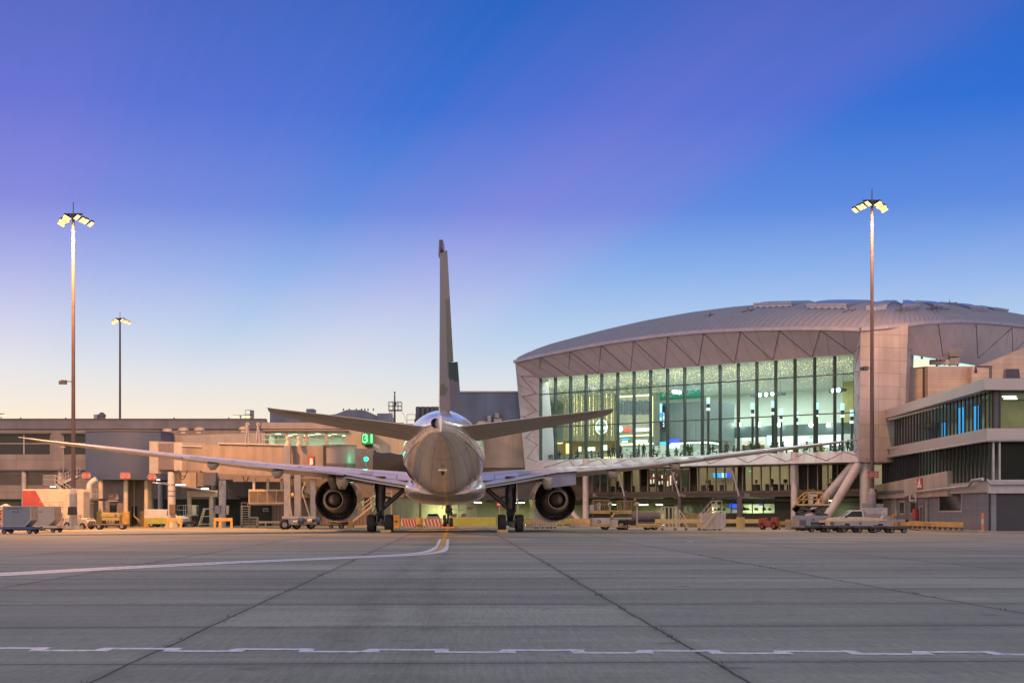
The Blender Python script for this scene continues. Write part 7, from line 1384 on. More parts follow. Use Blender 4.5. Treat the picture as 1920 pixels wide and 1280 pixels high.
# --- tow tractors
def tug(p, rz, label, body, hood, plate=None):
    t = thing('tow_tractor', label, 'tow tractor', p, rz)
    b = MB(); b.prism([(-1.35, .32), (1.45, .32), (1.5, .82), (1.35, .98), (.25, 1.04), (.2, .78), (-.35, .78), (-.5, 1.12), (-1.3, 1.12)], (0, -.68, 0), (1, 0, 0), (0, 0, 1), (0, 1.36, 0)); bd = b.build('body', body, t, bevel=.05)
    MB().prism([(.3, 1.03), (1.4, .97), (1.42, 1.03), (.32, 1.1)], (0, -.62, 0), (1, 0, 0), (0, 0, 1), (0, 1.24, 0)).build('bonnet', hood, t, bevel=.02)
    g_ = MB(); g_.box((1.46, -.55, .42), (1.53, .55, .82)); g_.build('grille', M['black'], bd); gs_ = MB()
    for i in range(5): gs_.box((1.53, -.5 + i * .24, .45), (1.545, -.42 + i * .24, .8))
    gs_.build('grille_bars', M['cream'], bd)
    for s in (-1, 1): MB().tube((1.48, s * .58, .72), (1.56, s * .58, .72), .08, n=12).build('headlight', M['lett'], bd)
    s_ = MB(); s_.box((-.45, -.25, .8), (.05, .25, .98)); s_.box((-.5, -.25, .98), (-.38, .25, 1.45)); s_.build('seat', M['black'], t, bevel=.04)
    w_ = MB(); w_.tube((.28, 0, 1.0), (.1, 0, 1.3), .03, n=6); w_.lathe([(.16, 0), (.19, .015), (.22, 0), (.19, -.015)], (.1, 0, 1.3), (-.5, 0, .85), 16); w_.build('steering_wheel', M['black'], t)
    for x, r_ in ((-.85, .36), (.95, .32)):
        for y in (-.66, .66): wheel(t, (x, y, r_), r_, .24, ax=(0, 1, 0), rim=M['red'] if body is M['redtr'] else None)
    MB().box((-1.6, -.1, .3), (-1.35, .1, .5)).build('tow_hitch', M['dgrey'], t); return t
M['redtr'] = mat('tractor_red', (.33, .075, .05), .5, var=.25)
tug(PM(124, 155), R(12), 'faded pink red tow tractor below the black board on the mast', M['pink'], M['pink']); tug(PM(148, 151), R(-22), 'pale grey tow tractor with a slotted grille beside the red one', M['cream'], M['white'])
t_ = tug(PM(1442, 147.5), R(160), 'small red tow tractor with red wheel hubs left of the scissor loader', M['redtr'], M['redtr']); t_.scale = (.62, .85, 1.05)
def flat_trolley(p, rz, label, L_=3.2, m=None):
    t = thing('flat_trolley', label, 'trolley', p, rz); MB().box((-L_ / 2, -.6, .42), (L_ / 2, .6, .52)).build('deck', m or M['wood'], t, bevel=.015); f = MB(); f.beam((-L_ / 2 - .5, 0, .38), (L_ / 2 + .1, 0, .38), .12, .1); f.beam((-L_ / 2 - 1.1, 0, .3), (-L_ / 2 - .5, 0, .38), .06, .06); f.build('frame', M['dgrey'], t)
    for x in (-L_ / 2 + .5, L_ / 2 - .5):
        for y in (-.5, .5): wheel(t, (x, y, .28), .28, .16, ax=(0, 1, 0), n=16)
    return t
flat_trolley(PM(209, 150), R(2), 'empty flat trolley parked in front of the debris bin')
# --- debris bin with big letters
fb = thing('debris_bin', 'dull yellow debris bin with F.O.D on a black band under the rotunda', 'bin', PM(210, 166)); mb = MB(); mb.box((-.95, -.55, .25), (.95, .55, 1.15)); mb.prism([(-1.0, 1.15), (1.0, 1.15), (1.0, 1.4), (.85, 1.62), (-.85, 1.62), (-1.0, 1.5)], (0, -.6, 0), (1, 0, 0), (0, 0, 1), (0, 1.2, 0)); M['dull_y'] = mat('dull_yellow_plastic', (.46, .38, .16), .5); mb.build('body', M['dull_y'], fb, bevel=.05); MB().box((-.93, -.575, .42), (.93, -.552, .78)).build('black_band', M['black'], fb); text('F.O.D', .36, M['lett'], fb, (0, -.585, .6), (1, 0, 0), (0, 0, 1)); MB().box((.45, -.63, 1.2), (.62, -.602, 1.45)).build('latch', M['dgrey'], fb)
for x in (-.7, .7): MB().box((x - .1, -.5, 0), (x + .1, .5, .25)).build('foot', M['dgrey'], fb)
# --- van and pickup
def van(p, rz, label):
    t = thing('van', label, 'van', p, rz); L_ = 4.7; prof = [(-L_ / 2, .35), (L_ / 2, .35), (L_ / 2 + .05, .95), (L_ / 2 - .15, 1.15), (L_ / 2 - .75, 1.25), (L_ / 2 - 1.5, 1.95), (-L_ / 2 + .05, 2.0), (-L_ / 2, 1.8)]
    b = MB().prism(prof, (0, -.85, 0), (1, 0, 0), (0, 0, 1), (0, 1.7, 0)).build('body', M['white'], t, bevel=.07); MB().box((-L_ / 2 + .02, -.862, .36), (.7, -.85, 1.02)).build('yellow_lower_panel', mat('van_yellow_green', (.42, .42, .08), .4), b)
    MB().prism([(L_ / 2 - 1.45, 1.25), (L_ / 2 - .85, 1.25), (L_ / 2 - 1.5, 1.86), (L_ / 2 - 1.9, 1.86), (L_ / 2 - 1.9, 1.25)], (0, -.865, 0), (1, 0, 0), (0, 0, 1), (0, .02, 0)).build('side_window', M['darkglass'], b); MB().hexa([(L_ / 2 - .72, -.72, 1.29), (L_ / 2 - .72, .72, 1.29), (L_ / 2 - .76, .72, 1.27), (L_ / 2 - .76, -.72, 1.27), (L_ / 2 - 1.44, -.68, 1.93), (L_ / 2 - 1.44, .68, 1.93), (L_ / 2 - 1.48, .68, 1.9), (L_ / 2 - 1.48, -.68, 1.9)]).build('windscreen', M['darkglass'], b); MB().box((L_ / 2 - .05, -.84, .32), (L_ / 2 + .14, .84, .6)).build('bumper', M['dgrey'], b, bevel=.03)
    for s in (-1, 1): MB().box((L_ / 2 - .02, s * .62 - .16, .75), (L_ / 2 + .06, s * .62 + .16, .95)).build('headlight', M['lett'], b)
    for x in (-L_ / 2 + .85, L_ / 2 - .85):
        for y in (-.75, .75): wheel(t, (x, y, .33), .33, .22, ax=(0, 1, 0))
    return t
van(PM(313, 173), R(-14), 'white van with a yellow green lower side parked under the link canopy')
pk = thing('pickup_truck', 'white pickup with a square service box behind the long grey transporter', 'pickup truck', PM(1604, 138), R(180)); L_ = 5.2
b = MB().prism([(-2.6, .45), (2.55, .45), (2.6, .95), (2.45, 1.12), (1.35, 1.22), (.55, 1.82), (-.45, 1.86), (-.62, 1.25), (-2.6, 1.2)], (0, -.88, 0), (1, 0, 0), (0, 0, 1), (0, 1.76, 0)).build('body', M['white'], pk, bevel=.06)
for s in (-.893, .873): MB().prism([(-.42, 1.26), (1.1, 1.26), (.5, 1.74), (-.36, 1.76)], (0, s, 0), (1, 0, 0), (0, 0, 1), (0, .02, 0)).build('side_window', M['darkglass'], b)
MB().hexa([(1.36, -.7, 1.26), (1.36, .7, 1.26), (1.3, .7, 1.24), (1.3, -.7, 1.24), (.62, -.66, 1.8), (.62, .66, 1.8), (.56, .66, 1.78), (.56, -.66, 1.78)]).build('windscreen', M['darkglass'], b); bx_ = MB(); bx_.box((-2.65, -.92, 1.22), (-.75, .92, 2.05)); sb = bx_.build('service_box', M['lgrey'], pk, bevel=.04); MB().box((-2.6, .921, 1.24), (-.8, .935, 1.52)).build('box_lower_panel', M['grey'], sb); MB().tube((-1.6, .93, 1.42), (-1.6, .95, 1.42), .08, n=12).build('fuel_cap', M['orange'], sb)
for x in (-1.55, 1.7):
    for y in (-.76, .76): wheel(pk, (x, y, .37), .37, .24, ax=(0, 1, 0))
mr_ = MB().box((.95, .9, 1.22), (1.1, 1.1, 1.4)).build('wing_mirror', M['black'], b, bevel=.02)
# --- scissor lift, stands, steps
def rails_box(mb, x0, x1, y0, y1, z, h, r_=.025, step=.6, skip=()):
    cs = [(x0, y0), (x1, y0), (x1, y1), (x0, y1)]
    for i in range(4):
        if i in skip: continue
        a, b = Vector((*cs[i], z)), Vector((*cs[(i + 1) % 4], z)); n_ = max(1, int((b - a).length / step))
        for k in range(n_ + 1): c = a.lerp(b, k / n_); mb.tube(c, c + Vector((0, 0, h)), r_, n=6)
        for hh in (h * .5, h): mb.tube(a + Vector((0, 0, hh)), b + Vector((0, 0, hh)), r_, n=6)
pl_ = thing('access_platform', 'small white work platform with rails on a dark red base beside the van', 'work platform', PM(352, 178)); mb = MB(); mb.box((-1.1, -.5, 1.25), (1.1, .5, 1.35)); rails_box(mb, -1.1, 1.1, -.5, .5, 1.35, 1.1); pf_ = mb.build('platform', M['white'], pl_); MB().box((.6, -.58, 1.3), (1.1, -.52, 2.45)).build('control_panel', M['cream'], pl_, bevel=.04); mb = MB(); mb.box((-.9, -.4, .3), (.9, .4, .6)); mb.beam((-.8, 0, .6), (.8, 0, 1.25), .1, .1); mb.beam((.8, 0, .6), (-.8, 0, 1.25), .1, .1); mb.build('lift_base', M['redtr'], pl_)
for x in (-.65, .65):
    for y in (-.4, .4): wheel(pl_, (x, y, .2), .2, .14, ax=(0, 1, 0), n=14)
ms = thing('maintenance_stand', 'pale splayed maintenance stand under the lit canopy', 'stand', PM(390, 173)); mb = MB()
for s in (-1, 1):
    for y in (-.45, .45): mb.beam((s * .95, y, .18), (s * .4, y, 2.0), .1, .1)
    mb.beam((s * .75, -.45, .8), (s * .75, .45, .8), .07, .07)
for z, w_ in ((.35, .92), (1.2, .66), (2.0, .42)): mb.beam((-w_, -.45, z), (w_, -.45, z), .08, .08); mb.beam((-w_, .45, z), (w_, .45, z), .08, .08)
mb.build('frame', M['cream'], ms); MB().box((-.48, -.5, 2.0), (.48, .5, 2.1)).build('top_plate', M['lgrey'], ms)
for x in (-.9, .9):
    for y in (-.45, .45): wheel(ms, (x, y, .12), .12, .07, ax=(0, 1, 0), n=12)
def steps(p, rz, label, h, ln_, n, m, wd=.9, plat=1.0, cat='steps', name='mobile_steps', colour2=None):
    t = thing(name, label, cat, p, rz); mb = MB()
    for s in (-wd / 2, wd / 2): mb.beam((-ln_ / 2, s, .2), (ln_ / 2, s, h), .06, .16)
    for i in range(n): f_ = (i + .5) / n; mb.box((-ln_ / 2 + ln_ * f_ - .13, -wd / 2, .2 + (h - .2) * f_ - .02), (-ln_ / 2 + ln_ * f_ + .13, wd / 2, .2 + (h - .2) * f_ + .02))
    mb.box((ln_ / 2, -wd / 2, h - .05), (ln_ / 2 + plat, wd / 2, h + .02)); mb.build('stair', m, t); fr = MB()
    for s in (-wd / 2, wd / 2): fr.beam((-ln_ / 2, s, .22), (ln_ / 2 + plat, s, .22), .08, .08); fr.beam((ln_ / 2 + plat, s, .22), (ln_ / 2 + plat, s, h), .07, .07); fr.beam((ln_ / 2, s, .22), (ln_ / 2, s, h), .06, .06); fr.beam((ln_ * .1, s, .22), (ln_ / 2, s, h * .7), .05, .05)
    fr.build('frame', colour2 or m, t); hr = MB()
    for s in (-wd / 2, wd / 2):
        for hh in (.5, .95): hr.tube((-ln_ / 2, s, .25 + hh), (ln_ / 2, s, h + hh), .025, n=6); hr.tube((ln_ / 2, s, h + hh), (ln_ / 2 + plat, s, h + hh), .025, n=6)
        for i in range(5): f_ = i / 4; hr.tube((-ln_ / 2 + ln_ * f_, s, .22 + (h - .22) * f_), (-ln_ / 2 + ln_ * f_, s, .22 + (h - .22) * f_ + .95), .025, n=6)
        hr.tube((ln_ / 2 + plat, s, h), (ln_ / 2 + plat, s, h + .95), .025, n=6)
    hr.build('handrail', m, t)
    for x in (-ln_ / 2 + .2, ln_ / 2 + plat - .2):
        for s in (-wd / 2, wd / 2): wheel(t, (x, s, .14), .14, .08, ax=(0, 1, 0), n=12)
    return t
M['stepc'] = mat('step_cream_steel', (.60, .52, .41), .5)
steps(PM(681, 164), R(0), 'tall mobile passenger steps behind the left engine and main gear', 2.9, 3.4, 13, M['stepc'], 1.1, 1.3)
vs_ = thing('ladder_stand', 'upright cage ladder stand left of the louvred unit', 'ladder', PM(466, 172)); mb = MB()
for x0, x1, z1 in ((-.75, .1, 2.35), (.12, 1.0, 1.1)):
    for x in (x0, x1):
        for y in (-.4, .4): mb.beam((x, y, .12), (x, y, z1), .07, .07)
    for i in range(int(z1 / .26)): mb.beam((x0, 0, .2 + i * .26), (x1, 0, .2 + i * .26), .5, .05)
    mb.beam((x0, -.4, z1), (x1, -.4, z1), .07, .07); mb.beam((x0, .4, z1), (x1, .4, z1), .07, .07)
mb.beam((-.75, -.4, 2.7), (.0, -.4, 2.7), .05, .05); mb.beam((-.72, -.4, 2.3), (-.72, -.4, 2.7), .05, .05); mb.beam((-.05, -.4, 2.3), (-.05, -.4, 2.7), .05, .05); mb.build('frame', M['stepc'], vs_)
for x in (-.7, .95):
    for y in (-.4, .4): wheel(vs_, (x, y, .1), .1, .06, ax=(0, 1, 0), n=10)
be = thing('trestle_bench', 'long pale trestle bench left of the bridge wheels', 'bench', PM(511, 163)); mb = MB(); mb.prism([(-1.3, .5), (1.5, .5), (1.5, .72), (-1.45, .72)], (0, -.3, 0), (1, 0, 0), (0, 0, 1), (0, .6, 0)); mb.build('top', M['stepc'], be, bevel=.02)
for x in (-.7, 1.1): MB().box((x - .06, -.25, 0), (x + .06, .25, .5)).build('leg', M['stepc'], be)
af_ = thing('work_tower', 'pale tubular access frame behind the beige cargo container', 'work platform', PM(96, 140)); mb = MB(); rails_box(mb, -.9, .9, -.5, .5, 1.6, 1.0); mb.box((-.9, -.5, 1.5), (.9, .5, 1.6))
for x in (-.85, .85):
    for y in (-.45, .45): mb.beam((x, y, .1), (x, y, 1.5), .08, .08)
mb.beam((-.85, -.45, .3), (.85, -.45, 1.4), .05, .05); mb.beam((.85, -.45, .3), (.85, .45, 1.4), .05, .05); mb.build('frame', M['stepc'], af_)
for x in (-.8, .8):
    for y in (-.45, .45): wheel(af_, (x, y, .13), .13, .08, ax=(0, 1, 0), n=12)
steps(PM(2, 131), R(180), 'low pale mobile steps at the left edge beside the blue grey container', 1.3, 1.8, 6, M['stepc'], .8, .6)
rc = thing('fuel_cabinet', 'dark red cabinet with a cream peaked cap left of the box trailer', 'cabinet', PM(11, 156)); MB().box((-.4, -.35, 0), (.4, .35, 1.95)).build('body', M['red'], rc, bevel=.03); MB().hexa([(-.5, -.45, 1.95), (.5, -.45, 1.95), (.5, .45, 1.95), (-.5, .45, 1.95), (-.42, -.38, 2.2), (.42, -.38, 2.2), (.42, .38, 2.2), (-.42, .38, 2.2)]).build('cap_base', M['cream'], rc); MB().hexa([(-.55, -.5, 2.2), (.55, -.5, 2.2), (.55, .5, 2.2), (-.55, .5, 2.2), (-.08, -.08, 2.5), (.08, -.08, 2.5), (.08, .08, 2.5), (-.08, .08, 2.5)]).build('peaked_cap', M['cream'], rc)
def crate(px, d, w_, h, z, m, label):
    t = thing('crate', label, 'crate', G(px, d, z)); mb = MB()
    for i in range(4): x = -w_ / 2 + i * w_ / 4; mb.box((x + .02, -.4, .1), (x + w_ / 4 - .02, -.36, h)); mb.box((x + .02, .36, .1), (x + w_ / 4 - .02, .4, h))
    mb.box((-w_ / 2, -.36, .1), (-w_ / 2 + .04, .36, h)); mb.box((w_ / 2 - .04, -.36, .1), (w_ / 2, .36, h)); mb.box((-w_ / 2, -.4, .04), (w_ / 2, .4, .1)); mb.build('slats', m, t); MB().box((-w_ / 2, -.38, 0), (-w_ / 2 + .1, .38, .04)).build('runner', m, t); MB().box((w_ / 2 - .1, -.38, 0), (w_ / 2, .38, .04)).build('runner', m, t); return t
crate(24, 157, 1.1, 1.0, 0, M['wood'], 'brown slatted crate on the ground beside the red cabinet, bottom of its stack'); crate(24, 157, 1.1, 1.0, 1.0, M['wood'], 'brown slatted crate on top of the stack beside the red cabinet'); crate(35, 158, .8, 2.1, 0, M['stepc'], 'tall pale slatted crate between the stacked brown crates and the trailer')
# --- under the fuselage
yc = thing('yellow_cabinet', 'ochre cabinet with black marks beside the left main gear', 'cabinet', PM(744, 161)); MB().box((-.33, -.3, 0), (.33, .3, 1.35)).build('casing', M['yellow'], yc, bevel=.03); mb = MB(); mb.box((-.22, -.315, .7), (.12, -.302, .78)); mb.box((-.05, -.315, .5), (.02, -.302, .7)); mb.build('black_mark', M['black'], yc)
def striped(px0, px1, d, label):
    a, b = (px0 - CX) / F * d, (px1 - CX) / F * d; t = thing('striped_barrier', label, 'barrier', ((a + b) / 2, d, 0), 0, 'striped barriers'); w_ = b - a; MB().box((-w_ / 2, -.12, .12), (w_ / 2, .12, .92)).build('board', mat('barrier_white', (.55, .55, .48), .5) if 'barrier_white' not in bpy.data.materials else bpy.data.materials['barrier_white'], t); mb = MB(); n_ = 5
    for i in range(n_): x = -w_ / 2 + .08 + i * (w_ - .1) / n_; mb.prism([(x + .22, .14), (x + .42, .14), (x + .2, .86), (x, .86)], (0, -.135, 0), (1, 0, 0), (0, 0, 1), (0, .012, 0))
    mb.build('stripes', M['red'], t); MB().box((-w_ / 2 - .02, -.14, .9), (w_ / 2 + .02, .14, .98)).build('top_rail', M['pink'], t)
    for x in (-w_ / 2 + .15, w_ / 2 - .15): MB().box((x - .1, -.25, 0), (x + .1, .25, .12)).build('foot', M['dgrey'], t)
striped(752, 781, 171, 'red and white striped barrier left of the round yellow bollard'); striped(794, 829, 171, 'red and white striped barrier between the round yellow bollard and the nose gear')
def bollard(px, d, r_, h, label, m=None):
    t = thing('column_guard', label, 'bollard', PM(px, d)); MB().lathe([(r_, 0), (r_, h - .04), (r_ - .04, h), (0, h)], (0, 0, 0), (0, 0, 1), 24).build('drum', m or M['dull_y'], t, smooth=40); MB().tube((0, 0, h), (0, 0, 3.3), r_ * .38, n=14).build('post', M['beam'], t, smooth=40); return t
bollard(787.5, 172, .34, 1.05, 'round yellow column guard between the two striped barriers', M['yellow']); bollard(1388.5, 155, .42, 1.15, 'fat round yellow column guard below the blue ground floor screens', M['dull_y'])
wc = thing('car', 'small white car seen from behind under the fuselage', 'car', PM(811, 195), 0); b = MB(); rr2 = [[Vector((x * w_, y, z)) for x, z in ((-1, .3), (1, .3), (1.02, .75), (.95, .95), (.72 * tt, h), (-.72 * tt, h), (-.95, .95), (-1.02, .75))] for y, w_, h, tt in ((0, .78, 1.0, 1.25), (.15, .84, 1.05, 1.2), (.6, .85, 1.45, 1.0), (2.2, .85, 1.45, 1.0), (3.0, .84, 1.0, 1.2), (3.9, .78, .95, 1.2))]; b.loft(rr2); bo = b.build('body', M['white'], wc, smooth=40); MB().hexa([(-.66, .19, 1.08), (.66, .19, 1.08), (.66, .25, 1.08), (-.66, .25, 1.08), (-.56, .53, 1.4), (.56, .53, 1.4), (.56, .6, 1.4), (-.56, .6, 1.4)]).build('rear_window', M['darkglass'], bo)
for s in (-1, 1): MB().box((s * .68 - .12, -.03, .72), (s * .68 + .12, .03, .88)).build('tail_light', M['red'], bo)
for x in (-.72, .72):
    for y in (.7, 3.2): wheel(wc, (x, y, .31), .31, .2)
lw2 = thing('low_wall', 'long low yellow green wall under the right side of the fuselage', 'wall', PM(886, 190)); MB().box((-2.85, -.15, .0), (2.85, .15, .92)).build('wall', mat('yellow_green_wall', (.36, .42, .07), .6), lw2); MB().box((-2.9, -.2, .92), (2.9, .2, 1.0)).build('coping', M['cream'], lw2)
rk = thing('steel_rack', 'steel storage rack with boxes behind the low yellow green wall', 'rack', PM(868, 196)); mb = MB()
for x in (-1.6, -.5, .5, 1.6):
    for y in (-.4, .4): mb.beam((x, y, 0), (x, y, 2.9), .08, .08)
for z in (1.0, 1.9, 2.8): mb.box((-1.6, -.4, z), (1.6, .4, z + .05))
for x in (-1.6, -.5, .5): mb.beam((x, -.42, 1.1), (x + 1.1, -.42, 1.85), .04, .04)
mb.build('frame', M['steel'], rk)
for x, z in ((-1.1, 1.05), (.1, 1.05), (.9, 1.95)): t = thing('carton', 'brown carton on the steel rack behind the low wall', 'carton', rk.location + Vector((x, 0, z)), 0, 'cartons on the steel rack'); MB().box((-.3, -.3, 0), (.3, .3, .4)).build('box', M['wood'], t, bevel=.01); MB().box((-.3, -.302, .19), (.3, -.3, .23)).build('tape', M['cream'], t)
ss = thing('stop_sign', 'round red and white stop sign beside the right main gear', 'sign', PM(936.5, 180)); c = Vector((0, 0, CH + (CY - 945) / F * 180)); MB().tube((0, .05, 0), (0, .05, c.z), .04, n=8).build('post', M['grey'], ss); MB().tube(c, c + Vector((0, .04, 0)), .34, n=24).build('sign_face', M['signred'], ss); MB().box(c + Vector((-.26, -.012, -.09)), c + Vector((.26, -.002, .09))).build('white_bar', M['lett'], ss); text('STOP', .17, M['signred'], ss, c + Vector((0, -.03, 0)), (1, 0, 0), (0, 0, 1))
def cart(px, d, label, m, rz=0):
    t = thing('small_cart', label, 'cart', PM(px, d), rz); MB().box((-.8, -.4, .32), (.8, .4, .42)).build('deck', m, t, bevel=.02); MB().lathe([(.0, -.6), (.26, -.58), (.3, -.4), (.3, .4), (.26, .58), (0, .6)], (0, 0, .72), (1, 0, 0), 16).build('tank', m, t, smooth=40); MB().tube((-.8, 0, .4), (-1.3, 0, .3), .03, n=6).build('tow_bar', M['dgrey'], t)
    for x in (-.5, .5):
        for y in (-.38, .38): wheel(t, (x, y, .2), .2, .1, ax=(0, 1, 0), n=14)
    return t
cart(650, 158, 'dark red tank cart on the ground below the left engine', M['redtr']); cart(630, 162, 'dull yellow tank cart left of the dark red one below the left engine', M['dull_y'])
ws2 = thing('caution_board', 'small yellow and white folding board beside the mobile steps', 'board', PM(657.5, 155)); MB().hexa([(-.25, -.25, 0), (.25, -.25, 0), (.25, -.22, 0), (-.25, -.22, 0), (-.2, -.03, .85), (.2, -.03, .85), (.2, 0, .85), (-.2, 0, .85)]).build('front_leaf', M['yellow'], ws2); MB().hexa([(-.25, .25, 0), (.25, .25, 0), (.25, .22, 0), (-.25, .22, 0), (-.2, .05, .85), (.2, .05, .85), (.2, .02, .85), (-.2, .02, .85)]).build('rear_leaf', M['white'], ws2)
# --- right of the right main gear: guard rails, trolleys
def guard(px0, px1, d, label, h0=.42, h1=.82, leg=True, m=None):
    a, b = G(px0, d), G(px1, d); t = thing('guard_rail', label, 'guard rail', a); MB().beam(a + Vector((0, 0, (h0 + h1) / 2)), b + Vector((0, 0, (h0 + h1) / 2)), .16, h1 - h0).build('rail', m or M['yellow'], t, w=True, bevel=.02); n_ = max(1, round((b - a).length / 2.6))
    for i in range(n_ + 1): c = a.lerp(b, i / n_); MB().box(c + Vector((-.11, -.1, 0)), c + Vector((.11, .1, h0))).build('post', m or M['yellow'], t, w=True)
    return t
guard(983, 1043, 166, 'yellow guard rail just right of the right main gear'); guard(1056, 1107, 166, 'yellow guard rail between the right engine and the cargo loader', .45, .85); guard(1228, 1432, 170, 'longest yellow guard rail along the terminal ground floor', .45, .9, m=M['dull_y']); guard(1461, 1490, 148, 'short ochre guard rail between the red tractor and the scissor loader', .45, .8)
for px0, px1, lab in ((986, 1044, 'low grey concrete block behind the guard rail right of the main gear'), (1068, 1107, 'low grey concrete block behind the guard rail left of the cargo loader'), (1473, 1492, 'low grey concrete block behind the ochre guard rail near the red tractor')):
    d = 169 if px0 < 1400 else 151; a, b = G(px0, d), G(px1, d); t = thing('concrete_block', lab, 'concrete block', a.lerp(b, .5)); w_ = (b - a).length; MB().hexa([(-w_ / 2, -.4, 0), (w_ / 2, -.4, 0), (w_ / 2, .4, 0), (-w_ / 2, .4, 0), (-w_ / 2, -.25, .95), (w_ / 2, -.25, .95), (w_ / 2, .25, .95), (-w_ / 2, .25, .95)]).build('block', M['concrete'], t, bevel=.03)
def cage(px, d, w_, h, label, m, n_=4, grp=None, rz=0, rest=True):
    t = thing('cage_trolley', label, 'trolley', PM(px, d), rz, grp); mb = MB(); mb.box((-w_ / 2, -.4, .2), (w_ / 2, .4, .28)); mb.build('deck', m, t); f = MB()
    for i in range(n_ + 1):
        x = -w_ / 2 + .04 + i * (w_ - .08) / n_
        for y in (-.38, .38): f.beam((x, y, .28), (x, y, h), .07, .05)
    for y in (-.38, .38): f.beam((-w_ / 2, y, h), (w_ / 2, y, h), .05, .06); f.beam((-w_ / 2, y, .6), (w_ / 2, y, .6), .05, .06)
    f.build('side_bars', m, t)
    for x in (-w_ / 2 + .15, w_ / 2 - .15):
        for y in (-.33, .33): wheel(t, (x, y, .1), .1, .06, ax=(0, 1, 0), n=12)
    return t
cage(1006, 156, .55, 1.75, 'tallest narrow cage trolley under the left side of the right engine', M['stepc'], 2); cage(1022, 157, .8, 1.15, 'middle low cage trolley under the right engine', M['stepc'], 3); cage(1037, 158, .7, 1.1, 'right hand low cage trolley under the right engine', M['stepc'], 2)
ct = cage(1254, 143, 1.5, 2.15, 'tall barred baggage trolley with a sloping ramp frame beside the cargo loader', M['stepc'], 4); mb = MB()
for y in (-.36, .36): mb.beam((1.75, y, .25), (.95, y, 1.5), .06, .06); mb.beam((.95, y, .25), (.95, y, 1.9), .07, .06); mb.beam((.75, y, .24), (1.8, y, .24), .07, .07); mb.tube((.95, y, 1.9), (1.72, y, .8), .03, n=6)
mb.build('ramp_frame', M['stepc'], ct); wheel(ct, (1.6, -.33, .1), .1, .06, ax=(0, 1, 0), n=12); wheel(ct, (1.6, .33, .1), .1, .06, ax=(0, 1, 0), n=12)
sl3 = steps(PM(1326, 141.5), R(24), 'cream boarding steps with a top hand rail before the pale container', 1.75, 1.5, 8, M['stepc'], .95, .5)
uc = uld(PM(1336, 144), 'pale silver cargo container standing on the ground behind the cream boarding steps', M['lgrey'], M['lgrey'], R(4), 'QANTAS' if False else None, None, z=.02)
# --- main deck cargo loader
ld = thing('cargo_loader', 'long cream and ochre cargo loader with a raised railed bridge', 'cargo loader', PM(1150, 147)); S_ = F / 147
def lp_(px, py): return ((px - 1150) / S_, CH + (CY - py) / S_)
def lbox(px0, px1, py0, py1, y0, y1, mb=None): (a, z0), (b, z1) = lp_(px0, py1), lp_(px1, py0); return (mb or MB()).box((a, y0, z0), (b, y1, z1))
M['ochre'] = mat('ochre_paint', (.66, .43, .15), .45, var=.25); M['ldw'] = mat('loader_white', (.60, .54, .47), .45)
lbox(1107.5, 1143, 970, 983, -1.5, 1.5).build('engine_cowl', M['ldw'], ld, bevel=.05); lbox(1107, 1143, 983, 987, -1.55, 1.55).build('bumper', M['ochre'], ld, bevel=.03); lbox(1143.5, 1157, 973, 986, -1.4, 1.4).build('tool_locker', M['ldw'], ld, bevel=.03); lbox(1104, 1142, 959, 962.5, -1.6, 1.6).build('bridge_deck', M['ochre'], ld, bevel=.03); lbox(1110, 1183, 956.5, 959, -1.55, 1.55).build('bridge_rail_beam', M['ochre'], ld, bevel=.02); lbox(1146, 1182, 970, 972.5, -1.5, 1.5).build('main_deck', M['ldw'], ld, bevel=.02); lbox(1143, 1236, 985, 988, -1.5, 1.5).build('chassis_rail', M['ochre'], ld, bevel=.03); lbox(1193, 1236, 982, 985, -1.5, 1.5).build('rear_deck', M['ochre'], ld, bevel=.02)
mb = MB(); a, b = lp_(1144, 970), lp_(1150, 960.5)
for y in (-1.4, 1.4): mb.beam((a[0], y, a[1]), (b[0], y, b[1]), .2, .25, up=(0, 1, 0)); c, e = lp_(1150, 961), lp_(1182, 961); mb.beam((c[0], y, c[1]), (e[0], y, e[1]), .16, .14, up=(0, 1, 0))
mb.build('lift_arm', M['ochre'], ld); lbox(1112, 1140, 963, 970, -1.2, 1.2).build('scissor_pack', M['black'], ld); lbox(1150, 1182, 963, 969, -1.2, 1.2).build('hydraulic_pack', M['dgrey'], ld); mb = MB(); lbox(1158, 1190, 975, 984, -.8, .8, mb); mb.build('gearbox', M['black'], ld)
lbox(1104, 1112, 946, 959, -1.55, -.9).build('operator_box', M['ldw'], ld, bevel=.04); mb = MB(); x, z = lp_(1121, 956); mb.prism([(-.12, 0), (.12, 0), (.2, .55), (.05, .72), (-.2, .6)], (x, -1.5, z), (1, 0, 0), (0, 0, 1), (0, .12, 0)); mb.build('control_stand', M['cream'], ld); lbox(1112, 1119, 945, 956, -1.3, -.9).build('control_box', M['grey'], ld, bevel=.03)
mb = MB()
for px in (1142, 1192): x, z = lp_(px, 945); x2, z2 = lp_(px, 957 if px < 1150 else 984); mb.beam((x, -1.5, z2), (x, -1.5, z), .12, .1); mb.tube((x, -1.55, z), (x, -1.42, z), .22, n=16)
mb.build('guide_post', M['cream'], ld)
for y in (-1.5, 1.5):
    for px0, px1, pt, pb in ((1113, 1142, 937, 957), (1160, 1187, 939, 957)):
        mb = MB(); (x0, z0), (x1, z1) = lp_(px0, pb), lp_(px1, pt)
        for i in range(5): x = x0 + (x1 - x0) * i / 4; mb.tube((x, y, z0), (x, y, z1), .03, n=6)
        for z in (z1, (z0 + z1) / 2): mb.tube((x0, y, z), (x1, y, z), .03, n=6)
        mb.build('bridge_railing', bpy.data.materials.get('loader_rail') or mat('loader_rail', (.33, .24, .14), .5), ld)
